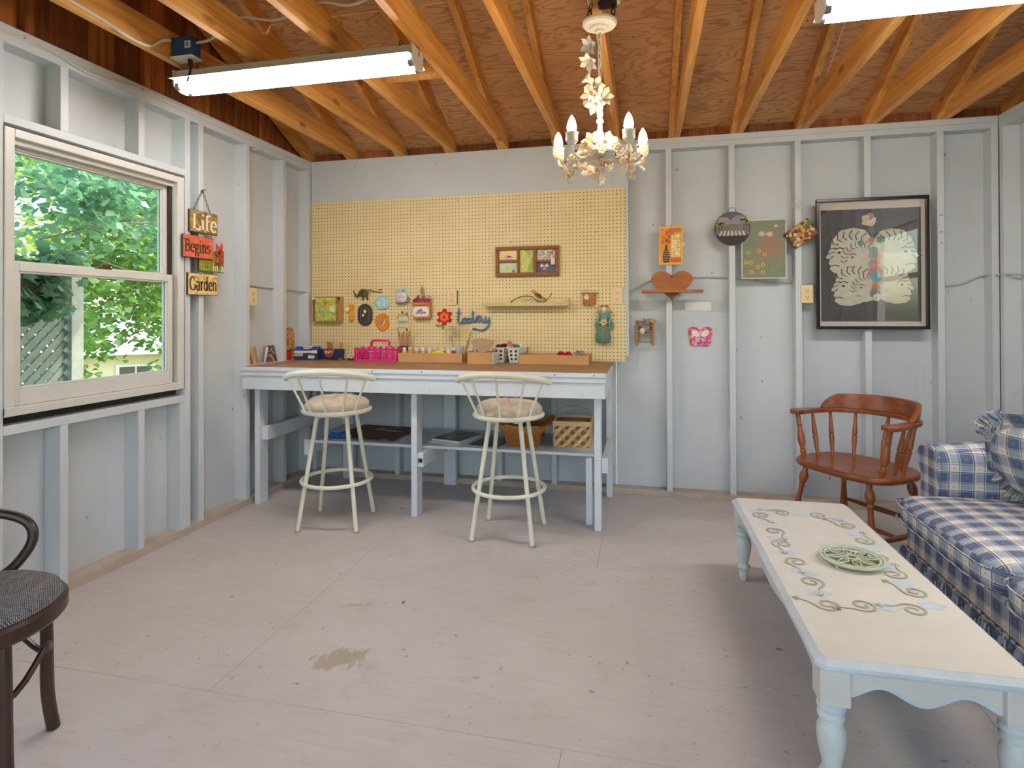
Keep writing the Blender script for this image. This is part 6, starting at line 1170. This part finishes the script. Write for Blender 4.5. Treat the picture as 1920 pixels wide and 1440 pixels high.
# second cardboard box with heart board, papers
t2_ = tray('cardboard_box', 'small cardboard box with a wooden heart sticking out', -1.158, -.985, 3.735, 3.850, .078, rad(-2), cat='cardboard box')
MB().box(.0885, .0935, -.055, .05, 0, .074).build('white_folder', WHC, t2_, smooth=0)
t = thing('wooden_heart', 'plain grey-brown wooden heart standing in the small cardboard box', 'board', (-1.080, 3.800, BZ+.010), 0, rot=(rad(6), 0, 0)); MB().prism([(0, 0), (.045, .045), (.078, .085), (.082, .105), (.05, .118), (0, .122), (-.05, .118), (-.078, .105), (-.070, .085), (-.04, .045)], -.006, .006, 'xz').build('heart', C('raw_mdf', 184, 152, 118, .7, .06), t, loc=(.008, 0, .038), smooth=30, bevel=.002)
t = thing('grey_cloth', 'crumpled grey cloth in the small cardboard box behind the heart', 'cloth', (-1.115, 3.825, BZ+.008)); superell(MB(), (0, 0, .068), .034, .018, .055, .8, .8, 24, 16, lambda p: p*(1+.12*sin(p.x*160)*sin(p.z*120+1))).build('cloth', C('grey_green_cloth', 136, 140, 128, .9, .3, 40), t, smooth=60); MB().cyl((.005, -.03, .03), (-.015, -.035, .12), .004, n=6).build('pen', WHC, t)
# white slotted baskets
WPL = C('white_plastic', 236, 234, 232, .4, .02)
def wbasket(x, label, y=3.862):
    t = thing('white_basket', label, 'basket', (x, y+.106, BZ), rad(-3)); wb_, db, hb = .062, .19, .100; tb = (.082, .212)
    for s in (-1, 1):
        def P(u, v, yy=None): return None
        m = MB(); rows, colsn = 3, 2   # end panel with square holes
        xs_ = [-.5, -.36, -.10, .10, .36, .5]; zs_ = [0, .18, .34, .44, .60, .70, .86, 1.0]
        for i in range(5):
            for k in range(7):
                if i in (1, 3) and k in (1, 3, 5): continue
                vs = []
                for yo in (0, -.003):
                    for (uu, vv) in ((xs_[i], zs_[k]), (xs_[i+1], zs_[k]), (xs_[i+1], zs_[k+1]), (xs_[i], zs_[k+1])):
                        ww = wb_ + (tb[0]-wb_)*vv; dd = db + (tb[1]-db)*vv; vs.append((uu*ww, s*(dd/2+yo), vv*hb))
                m.add(vs, [(0,1,2,3), (7,6,5,4), (0,4,5,1), (1,5,6,2), (2,6,7,3), (3,7,4,0)])
        m.build('end_panel', WPL, t, smooth=0)
    for s in (-1, 1):
        m = MB(); n = 9
        ys_ = [-.5 + i/(2*n+1) for i in range(2*n+2)]; zs_ = [0, .18, .34, .44, .60, .70, .86, 1.0]
        for i in range(2*n+1):
            for k in range(7):
                if i % 2 == 1 and k in (1, 3, 5): continue
                vs = []
                for xo in (0, -.003):
                    for (uu, vv) in ((ys_[i], zs_[k]), (ys_[i+1], zs_[k]), (ys_[i+1], zs_[k+1]), (ys_[i], zs_[k+1])):
                        ww = wb_ + (tb[0]-wb_)*vv; dd = db + (tb[1]-db)*vv; vs.append((s*(ww/2+xo), uu*dd, vv*hb))
                m.add(vs, [(0,1,2,3), (7,6,5,4), (0,4,5,1), (1,5,6,2), (2,6,7,3), (3,7,4,0)])
        m.build('side_panel', WPL, t, smooth=0)
    MB().box(-wb_/2, wb_/2, -db/2, db/2, 0, .003).build('floor_panel', WPL, t, smooth=0); a, b = tb[0]/2, tb[1]/2
    MB().box(-a-.007, a+.007, -b-.007, -b+.002, hb-.002, hb+.004).box(-a-.007, a+.007, b-.002, b+.007, hb-.002, hb+.004).box(-a-.007, -a+.002, -b, b, hb-.002, hb+.004).box(a-.002, a+.007, -b, b, hb-.002, hb+.004).build('rim', WPL, t, smooth=0)
    return t
wbasket(-.972, 'white slotted plastic basket next to the small cardboard box, dark spools inside'); wbasket(-.868, 'white slotted plastic basket half hidden by the long tray, colourful threads inside')
for i, (x, m, y) in enumerate(((-.985, C('maroon_thread', 84, 26, 36, .9), 3.90), (-.965, C('maroon_thread', 84, 26, 36, .9), 3.95), (-.975, C('charcoal_thread', 46, 44, 46, .9), 4.02), (-.878, C('red_thread', 190, 50, 66, .9), 3.91), (-.858, C('teal_thread', 60, 130, 120, .9), 3.905), (-.870, C('rose_thread', 220, 160, 170, .9), 3.97), (-.865, WHC, 4.03))):
    b = thing('thread_bundle', ['front maroon', 'second maroon', 'charcoal', 'red', 'teal', 'rose', 'white'][i] + ' thread bundle in the ' + ('left' if i < 3 else 'right') + ' white basket', 'thread', (x, y, BZ+.004), 0, 'dark thread bundles' if i < 3 else 'bright thread bundles'); MB().lathe([(.0, 0), (.020, .0), (.022, .008), (.019, .055), (.021, .105), (.015, .118), (.0, .12)], 12).build('skein', m, b); MB().tube([(.021*cos(a), .021*sin(a), .06) for a in [2*pi*k/12 for k in range(12)]], .003, 5, closed=True).build('paper_band', WHC, b)
for i, (x, e_, c_) in enumerate(((-.960, (-.075, .0, .215), 'pale_stick'), (-.945, (-.055, .01, .19), 'pale_stick'), (-.860, (-.04, .0, .175), 'pale_stick'))):
    s_ = thing('craft_stick', ['longest', 'second longest', 'shortest'][i] + ' pale craft stick leaning out of the ' + ('left white basket' if i < 2 else 'right white basket'), 'stick', (x, 3.89, BZ+.006), 0, 'craft sticks in the left white basket' if i < 2 else None); MB().obox(Vector(e_)/2, (.007, .003, Vector(e_).length), Vector(e_).to_track_quat('Z', 'Y').to_matrix()).build('stick', MATS[c_], s_, smooth=0)
link('flower_pick', blossom_mesh(.024, 7, .3, 'flower_pick'), C('red_white_pick', 214, 120, 126, .7), None, (-.900, 3.865, BZ+.128), (pi/2, 0, .4)); tag(bpy.data.objects['flower_pick'], 'red and white paper flower at the rim of the right white basket', 'flower')
# long tray with yarn
t3 = tray('cardboard_tray', 'long low cardboard tray with red yarn at the bench\'s right end', -.818, -.356, 3.775, 4.02, .062, rad(.5)); MB().obox((-.12, .02, .045), (.18, .16, .002), rotm(.05, 0, 0)).build('inner_flap', KRAFT, t3, smooth=0)
RY = C('crimson_yarn', 170, 16, 48, .95, .2, 90)
for x, y, r_, l in ((-.545, 3.86, .026, 'left'), (-.500, 3.865, .024, 'right')):
    b = thing('yarn_ball', 'crimson yarn ball in the long tray, ' + l + ' of the two', 'yarn', (x, y, BZ+.004+.052), 0, 'crimson yarn balls'); MB().ball((0,0,0), r_, nu=14, nv=10).build('ball', RY, b)
    for k in range(7): ax = Euler((k*.9, k*.5, k*1.3)).to_matrix(); MB().tube([ax @ Vector((r_*1.02*cos(a), r_*1.02*sin(a), r_*.25*sin(a*2+k)*.3)) for a in [2*pi*q/14 for q in range(14)]], .0022, 4, closed=True).build('strand', RY, b)
t = thing('grey_yarn', 'tangled grey yarn at the right end of the long tray', 'yarn', (-.425, 3.885, BZ+.042))
for k in range(9): ax = Euler((k*.7, k*.4, k*1.7)).to_matrix(); MB().tube([(ax @ Vector((.042*cos(a)*(1+.2*sin(3*a)), .026*sin(a), .016*sin(2*a+k)))) * 1.0 for a in [2*pi*q/18 for q in range(18)]], .004, 5, closed=True).build('loop', C('grey_wool', 150, 146, 148, .95, .2), t)

# ------------------------------------------------------------------ things on the shelf below (top at z = .410)
SZ = .4106
CARD = dapple('brown_scuffed_board', [srgb(104,80,66), srgb(112,88,72), srgb(96,72,60)], 8, .9, .7)
t = thing('flat_cardboard', 'flat dark brown scuffed cardboard sheet on the shelf', 'cardboard', (-1.84, 3.795, SZ), rad(-4)); MB().box(-.235, .235, -.225, .225, 0, .008).build('sheet', CARD, t, smooth=0)
for x, y, w_, a in ((.02, .08, .16, .03), (.10, .055, .12, -.02), (-.03, .12, .06, .1), (.17, -.215, .05, 0)): MB().obox((x, y, .0083), (w_, .014, .0006), rotm(0, 0, a)).build('scuff', C('torn_paper', 206, 198, 190, .8), t, smooth=0)
t = thing('blue_rag', 'crumpled bright blue rag beside the flat cardboard', 'rag', (-2.02, 3.585, SZ)); superell(MB(), (0, 0, .020), .075, .030, .016, .8, .8, 40, 16, lambda p: p*(1+.22*sin(p.x*110)+.15*sin(p.y*170+2))).build('rag', C('bright_blue_rag', 40, 106, 190, .8, .15), t, smooth=60); MB().tube(bez([(-.06, 0, .012), (-.09, .01, .006), (-.13, .0, .004)]), [.012]*12+[.005]*13, 6).build('twisted_end', MATS['bright_blue_rag'], t)
def mag(name, label, x, y, z, w_, d_, h_, rz, mat):
    t = thing(name, label, 'magazine', (x, y, z), rz); MB().box(-w_/2, w_/2, -d_/2, d_/2, .001, h_-.001).build('pages', WHC, t, smooth=0); MB().box(-w_/2-.001, w_/2+.001, -d_/2-.001, d_/2+.001, h_-.001, h_).build('cover', mat, t, smooth=0); return t
BKC = C('navy_black_cover', 34, 40, 52, .3, .1); mag('magazine', 'white magazine at the bottom of the pile on the shelf', -1.232, 3.70, SZ, .225, .285, .008, rad(-14), WHC)
m_ = mag('magazine', 'dark-covered magazine on top of the pile on the shelf', -1.222, 3.715, SZ+.0085, .215, .28, .016, rad(-16), BKC)
MB().box(-.045, .065, -.09, .02, .016, .0166).build('cover_photo', dapple('bronze_photo', [srgb(150,132,112), srgb(110,92,72), srgb(178,166,146)], 18, .8), m_, smooth=0); MB().box(-.08, -.03, .10, .115, .016, .0165).build('cover_title', WHC, m_, smooth=0)
t = thing('black_folder', 'flat dark folder on the shelf next to the magazines', 'folder', (-.975, 3.70, SZ), rad(-12)); MB().box(-.10, .10, -.14, .14, 0, .004).build('cover', BKC, t, smooth=0); MB().box(-.03, .05, -.12, -.02, .004, .0045).build('cover_photo', C('dim_photo', 96, 92, 84), t, smooth=0)
# wicker basket
WK = wood('orange_wicker', srgb(140, 78, 26), srgb(204, 132, 56), 0, 40, .5, 0, .1, .1); WK2 = C('tan_wicker', 186, 130, 72, .7, .2, 60)
t = thing('wicker_basket', 'shallow orange-brown wicker basket with flared braided rim', 'basket', (-.765, 3.74, SZ), rad(3))
def rect_ring(w_, d_, z, n=40, e=.3): return [(w_*sgp(cos(2*pi*k/n), e), d_*sgp(sin(2*pi*k/n), e), z) for k in range(n)]
MB().box(-.098, .098, -.148, .148, 0, .004).build('base', WK, t, smooth=0)
for i in range(13):
    f = i/12; w_, d_ = .100 + .022*f, .150 + .022*f; MB().tube(rect_ring(w_, d_, .005+.0075*i), .0046, 6, closed=True).build('woven_course', WK, t)
for i in range(4):
    f = i/3; w_, d_ = .130+.042*f, .178+.042*f; MB().tube([(p[0], p[1], .102+.012*i + .006*sin(k*2.4+i)) for k, p in enumerate(rect_ring(w_, d_, 0, 60))], .0075, 6, closed=True).build('braided_rim', WK2, t)
for k in range(24): a = 2*pi*k/24; p0 = Vector((.103*sgp(cos(a), .3), .153*sgp(sin(a), .3), .002)); p1 = Vector((.126*sgp(cos(a), .3), .176*sgp(sin(a), .3), .104)); MB().cyl(p0, p1, .003, n=5).build('stake', WK2, t)
# splint basket
SP1 = C('pale_splint', 222, 184, 134, .55, .08, 20); SP2 = C('brown_splint', 196, 148, 96, .55, .1, 20)
t = thing('splint_basket', 'square woven splint basket with a thin hoop handle', 'basket', (-.452, 3.745, SZ), rad(2)); S = .115; Hb = .150
MB().box(-S+.004, S-.004, -S+.004, S-.004, 0, .004).build('base', SP1, t, smooth=0); MB().box(-S+.006, S-.006, -S+.006, -S+.009, .003, Hb).box(-S+.006, S-.006, S-.009, S-.006, .003, Hb).box(-S+.006, -S+.009, -S+.009, S-.009, .003, Hb).box(S-.009, S-.006, -S+.009, S-.009, .003, Hb).build('shade_lining', C('splint_shadow', 150, 108, 64, .8), t, smooth=0)  # darker inner sheet stands in for shade in the holes of the weave
st_m = {}
import itertools
cell = .0365
for face in range(4):
    R_ = rotm(0, 0, face*pi/2)
    for i in range(-1, 8):
        for k in range(-1, 5):
            if (i+k) % 2: continue
            cx, cz = -S + .003 + i*.033, .012 + k*.033
            for dirn in (1, -1):
                x_, z_ = cx + (.0165 if dirn < 0 else 0), cz + (.0165 if dirn < 0 else 0)
                hl_ = .0215
                pts4 = [(-hl_, -.0105), (hl_, -.0105), (hl_, .0105), (-hl_, .0105)]; a = dirn*pi/4; pp = [(x_ + u*cos(a) - v*sin(a), z_ + u*sin(a) + v*cos(a)) for u, v in pts4]
                pp = [(min(S-.001, max(-S+.001, u)), min(Hb-.012, max(.002, v))) for u, v in pp]
                if (max(u for u, v in pp) - min(u for u, v in pp)) < .012 or (max(v for u, v in pp) - min(v for u, v in pp)) < .012: continue
                MB().prism(pp, -S-.0015-(.001 if dirn > 0 else 0), -S+.004, 'xz', (0,0,0), R_).build('splint', SP1 if dirn > 0 else SP2, t, smooth=0)
for z0, z1 in ((Hb-.016, Hb+.014),): MB().box(-S-.006, S+.006, -S-.006, -S+.006, z0, z1).box(-S-.006, S+.006, S-.006, S+.006, z0, z1).box(-S-.006, -S+.006, -S+.006, S-.006, z0, z1).box(S-.006, S+.006, -S+.006, S-.006, z0, z1).build('rim_band', SP1, t, smooth=0, bevel=.003)
MB().tube(bez([(-S-.004, 0, Hb-.02), (-S-.002, 0, Hb+.02), (-S+.03, 0, Hb+.075), (0, 0, Hb+.092), (S-.03, 0, Hb+.075), (S+.002, 0, Hb+.02), (S+.004, 0, Hb-.02)], 6), .005, 6, flat=((0, 1, 0), .5)).build('handle', SP2, t)
superell(MB(), (0, 0, Hb-.02), .085, .085, .035, .8, .7, 24, 12).build('contents', C('brown_bundle', 150, 110, 70, .8, .3, 40), t, smooth=60)
# ------------------------------------------------------------------ outside the windows
def zground(x, y):
    d = max(0, -x - 3.2); return -.35 - .22*min(d, 10) - .02*max(0, d-10)
def make_grass():
    t = NT('grass_ground'); v = t.coord('Object'); n = t.noise(v, .9, 5); n2 = t.noise(v, 14, 4); c = t.ramp(n, [(.3, srgb(92, 108, 58)), (.7, srgb(140, 146, 90))]); c = t.mix(t.math('MULTIPLY', n2, .5), c, srgb(120, 110, 76)); t.bump(n2, .6, .05); return t.fin(c, .9)
g = MB(); g.grid(lambda u, v: (-30 + 45*u, -16 + 46*v, zground(-30 + 45*u, -16 + 46*v)), 60, 40)
gr = g.build('ground', make_grass(), None, smooth=60); gr['kind'] = 'structure'
def make_leaf(name, c1, c2, trans=.5):
    t = NT(name); out = t.n['Material Output']; v = t.coord('Object', rnd=True); n = t.noise(v, 2.6, 3); c = t.ramp(n, [(.32, c1), (.68, c2)])
    t.n.remove(t.b); d = t.node('BsdfDiffuse'); tr = t.node('BsdfTranslucent'); gl = t.node('BsdfGlossy'); gl.inputs['Roughness'].default_value = .35; m1 = t.node('MixShader'); m1.inputs[0].default_value = trans; m2 = t.node('MixShader'); m2.inputs[0].default_value = .05
    t.ln(c, d.inputs[0]); t.ln(c, tr.inputs[0]); t.ln(d.outputs[0], m1.inputs[1]); t.ln(tr.outputs[0], m1.inputs[2]); t.ln(m1.outputs[0], m2.inputs[1]); t.ln(gl.outputs[0], m2.inputs[2]); t.ln(m2.outputs[0], out.inputs[0]); return t.m
LF1 = make_leaf('maple_leaf_haze_tint', srgb(76, 124, 92), srgb(116, 162, 118)); LF2 = make_leaf('maple_leaf_green', srgb(54, 94, 38), srgb(104, 146, 62)); LF3 = make_leaf('sunlit_leaf', srgb(116, 150, 56), srgb(176, 194, 88)); BARK = C('tree_bark', 96, 84, 70, .9, .25, 14)  # glass haze is put into the blue-green leaf colour, sunlight into the yellow-green
LEAFP = [(0, -.10), (.10, -.02), (.34, -.10), (.30, .10), (.52, .30), (.28, .34), (.22, .52), (.12, .46), (0, .78)]; LEAFP = LEAFP + [(-x, y) for x, y in LEAFP[-2:0:-1]]
def leaf_mesh(s):
    vs = [(x*s, y*s, -.16*abs(x)*s + .05*y*y*s) for x, y in LEAFP]; n = len(vs); vs.append((0, .2*s, .02*s)); m = MB(); m.add(vs, [(i, (i+1) % n, n) for i in range(n)]); return m.mesh('leaf', 0, False)
SIMP = [(0, -.1), (.42, .12), (.26, .48), (0, .78), (-.26, .48), (-.42, .12)]
def foliage(clumps, size, per, seed):
    r_ = random.Random(seed); V = []; F = []
    for cx, cy, cz, R_ in clumps:
        for _ in range(per):
            a = r_.uniform(0, 6.283); b = r_.uniform(-1, 1); rad_ = R_*r_.random()**.45; q = math.sqrt(1-b*b)
            p = Vector((cx + rad_*q*cos(a), cy + rad_*q*sin(a), cz + rad_*b*.75)); s = size*r_.uniform(.6, 1.15)
            M_ = Euler((r_.uniform(-.9, .9), r_.uniform(-.9, .9), r_.uniform(0, 6.28))).to_matrix(); o = len(V)
            V += [tuple(p + M_ @ Vector((x*s, y*s, -.12*abs(x)*s))) for x, y in SIMP]; F.append(tuple(range(o, o+6)))
    me = bpy.data.meshes.new('foliage'); me.from_pydata(V, [], F); me.update(); return me
def tree(name, label, base, trunk_pts, tr_r, clumps, size, per, mat, seed, branches=()):
    t = thing(name, label, 'tree', base); B = Vector(base)
    MB().tube([Vector(p)-B for p in bez(trunk_pts, 5)], [tr_r*(1-.5*i/(5*(len(trunk_pts)-1))) for i in range(5*(len(trunk_pts)-1)+1)], 8).build('trunk', BARK, t)
    for b in branches: MB().tube([Vector(p)-B for p in bez(b, 5)], [.020*(1-.7*i/(5*(len(b)-1))) for i in range(5*(len(b)-1)+1)], 6).build('branch', BARK, t)
    o = link('foliage', foliage([(a-B.x, b-B.y, c-B.z, r) for a, b, c, r in clumps], size, per, seed), mat, t); o['kind'] = 'stuff'; return t
# near maple: limbs reaching across the upper window
nb = (-6.2, 8.6, zground(-6.2, 8.6)); r_ = random.Random(5)
near = []
for k in range(60):
    x = r_.uniform(-6.4, -4.6); s = -x/2.6; y = r_.uniform(1.75, 2.95)*s*1.02; z = 1.244 + (r_.uniform(1.52, 2.12)-1.244)*s
    wv = y/s
    if wv < 2.10 and 1.56 < (z-1.244)/s + 1.244 < 1.72: continue
    near.append((x, y, z, .34))
for k in range(9): x = -3.75 + .1*r_.random(); s = -x/2.6; near.append((x, s*r_.uniform(1.86, 2.16), 1.244 + (r_.uniform(1.27, 1.50)-1.244)*s, .13))
mt = tree('maple_tree', 'near maple with haze-tinted blue-green leaves filling the upper window', nb, [nb, (-6.1, 8.4, .2), (-5.9, 7.8, 1.9), (-5.7, 7.0, 3.2)], .13, near, .105, 52, LF1, 21,
     [[(-5.9, 7.9, 1.8), (-5.6, 6.3, 2.3), (-5.3, 5.0, 2.2), (-5.1, 4.0, 1.9)], [(-5.8, 7.5, 2.4), (-5.5, 5.9, 3.0), (-5.3, 4.6, 2.9)], [(-5.9, 7.8, 2.0), (-5.8, 6.2, 1.7), (-5.6, 4.9, 1.85)]])
lm = leaf_mesh(.135)
for k in range(300):
    cx, cy, cz, R_ = near[k % len(near)]
    a = r_.uniform(0, 6.28); q = R_*r_.random()**.5
    p = Vector((cx + .12 + q*.5*r_.random(), cy + q*cos(a), cz + q*.8*sin(a))) - Vector(nb)
    lf = link('leaf', lm, LF1, mt, p, (r_.uniform(.5, 1.5), r_.uniform(-.6, .6), r_.uniform(.8, 2.6))); lf.scale = (.62,)*3 if cx > -4 else (1,)*3
# second tree: mid green on the right and below
mid = []
for k in range(80):
    x = r_.uniform(-10.5, -7.4); s = -x/2.6; y = r_.uniform(2.05, 2.95)*s; lo = 1.0 if y/s > 2.22 else 1.35
    z = 1.244 + (r_.uniform(1.02, 1.95)-1.244)*s
    if (z-1.244)/s+1.244 < 1.10 and 2.30 < y/s < 2.75 : continue
    mid.append((x, y, z, .55))
b2 = (-9.0, 11.2, zground(-9, 11)); tree('background_maple', 'mid green maple behind the lattice on the right of the window', b2, [b2, (-8.9, 11, 0), (-8.8, 10.5, 2), (-8.7, 9.8, 4)], .16, mid, .15, 80, LF2, 33, [[(-8.8, 10.5, 1.6), (-8.6, 9.2, 1.9), (-8.5, 8.0, 1.7)], [(-8.8, 10.3, 2.4), (-8.9, 8.6, 2.6), (-9.0, 7.2, 2.3)]])
far = []
for k in range(60):
    x = r_.uniform(-17, -12.5); s = -x/2.6; far.append((x, s*r_.uniform(1.9, 2.95), 1.244 + (r_.uniform(1.24, 2.3)-1.244)*s, 1.05))
b3_ = (-15.5, 15.0, zground(-15, 15)); tree('sunlit_tree', 'sunlit yellow-green tree far behind the maples', b3_, [b3_, (-15.4, 15, -1), (-15.2, 14.6, 2), (-15, 14, 5)], .2, far, .28, 90, LF3, 44)
b4_ = (-10.2, 9.7, zground(-10.2, 9.7)); tree('shrub', 'pale yellow-green shrub in front of the neighbouring house', b4_, [b4_, (-10.2, 9.7, b4_[2]+.3), (-10.2, 9.7, b4_[2]+.6)], .03, [(-10.2+.5*r_.uniform(-1,1), 9.7+.6*r_.uniform(-1,1), b4_[2]+.5+.9*r_.random(), .42) for _ in range(12)], .11, 40, LF3, 55)
b5_ = (-8.4, 6.95, zground(-8.4, 6.95)); tree('hedge_bush', 'dark green bush below the maple beside the lattice post', b5_, [b5_, (-8.4, 6.95, b5_[2]+.4), (-8.4, 7, b5_[2]+.8)], .04, [(-8.4+.5*r_.uniform(-1,1), 7.05+.45*r_.uniform(-1,1), b5_[2]+.5+1.5*r_.random(), .36) for _ in range(16)], .10, 44, LF2, 56)
# lattice screen
LT = C('weathered_lattice', 122, 128, 116, .8, .15, 12); lx, ly0, ly1, lz1 = -4.02, 2.50, 3.345, 1.53; lz0 = zground(lx, 3)
ls_ = thing('lattice_screen', 'weathered grey diagonal lattice screen outside the window', 'lattice', (lx, ly0, lz0)); Wl, Hl = ly1-ly0, lz1-lz0; P_ = .057*1.414
for dirn in (1, -1):
    k = -Hl - .05
    while k < Wl + Hl:
        # line y = k + t (dirn=1) or y = k - t + ..., clipped to the rectangle
        if dirn > 0: t0, t1 = max(0, -k), min(Hl, Wl-k); a, b = (k+t0, t0), (k+t1, t1)
        else: t0, t1 = max(0, k-Wl), min(Hl, k); a, b = (k-t0, t0), (k-t1, t1)
        if t1 - t0 > .05:
            L = (t1-t0)*1.414; c_ = ((a[0]+b[0])/2, (a[1]+b[1])/2); MB().obox((0, 0, 0), (.006, L, .041)).build('slat', LT, ls_, loc=(.004*dirn, c_[0], c_[1]), rot=(dirn*pi/4, 0, 0), smooth=0)
        k += P_
MB().box(-.045, .045, -.045, .045, 0, Hl+.06).build('post', C('weathered_post', 156, 158, 146, .8, .12, 10), ls_, loc=(0, Wl+.05, 0), smooth=0); MB().box(-.015, .025, -.05, Wl, Hl-.01, Hl+.03).build('top_rail', LT, ls_, smooth=0)
# neighbouring house
hz = zground(-14, 13.2); hs = thing('neighbour_house', 'low pale yellow house with a white roof beyond the shrub', 'house', (-14.0, 13.2, hz), math.atan2(-13.2, 14.0) + pi/2)
HY_ = C('pale_yellow_siding', 218, 206, 176, .7, .06, 2); RFW = C('white_metal_roof', 214, 216, 218, .5, .06, 2); hh = .22 - hz
MB().box(-3.6, 3.6, 0, 4.5, 0, hh).build('wall', HY_, hs, smooth=0); MB().prism([(-.7, hh-.02), (2.25, hh+1.0), (5.2, hh-.02), (5.2, hh+.10), (2.25, hh+1.12), (-.7, hh+.10)], -4.0, 4.0, 'yz').build('roof', RFW, hs, smooth=0)
DG = C('dark_window_glass', 88, 84, 80, .1, .1)
for x, z0, z1, w_ in ((-1.6, 1.55, 2.4, .9), (.35, 1.55, 2.4, .8), (1.45, 1.55, 2.4, .8), (2.6, 1.55, 2.4, .8)):
    f = MB().box(x-w_/2-.06, x+w_/2+.06, -.05, .0, z0-.06, z1+.06).build('window', WHC, hs, smooth=0)
    for k in range(2): MB().box(x-w_/2 + k*w_/2+.02, x-w_/2+(k+1)*w_/2-.02, -.06, -.05, z0, z1).build('pane', DG, f, smooth=0)
for x in (-3.4, -1.0, 1.1, 3.2): MB().box(x-.06, x+.06, -.62, -.5, 0, hh).build('porch_post', WHC, hs, smooth=0)
# white stair railing outside the right window (seen only as a reflection in the poster glass)
rl = thing('stair_railing', 'white stair railing outside, reflected in the poster glass', 'railing', (3.6, 2.2, -.3)); WR = C('white_rail_paint', 236, 236, 234, .4, .03)
for k in range(9): MB().box(-.02, .02, k*.14-.018, k*.14+.018, .75+.10*k, 1.72+.10*k).build('baluster', WR, rl, smooth=0)
for z in (.75, 1.7): MB().obox((0, .56, z+.40), (.06, 1.42, .06), rotm(math.atan(.10/.14), 0, 0)).build('handrail', WR, rl, smooth=0)
for k in range(2): MB().box(-.05, .05, k*1.2-.05, k*1.2+.05, 0, 2.2+.8*k).build('newel_post', WR, rl, smooth=0)
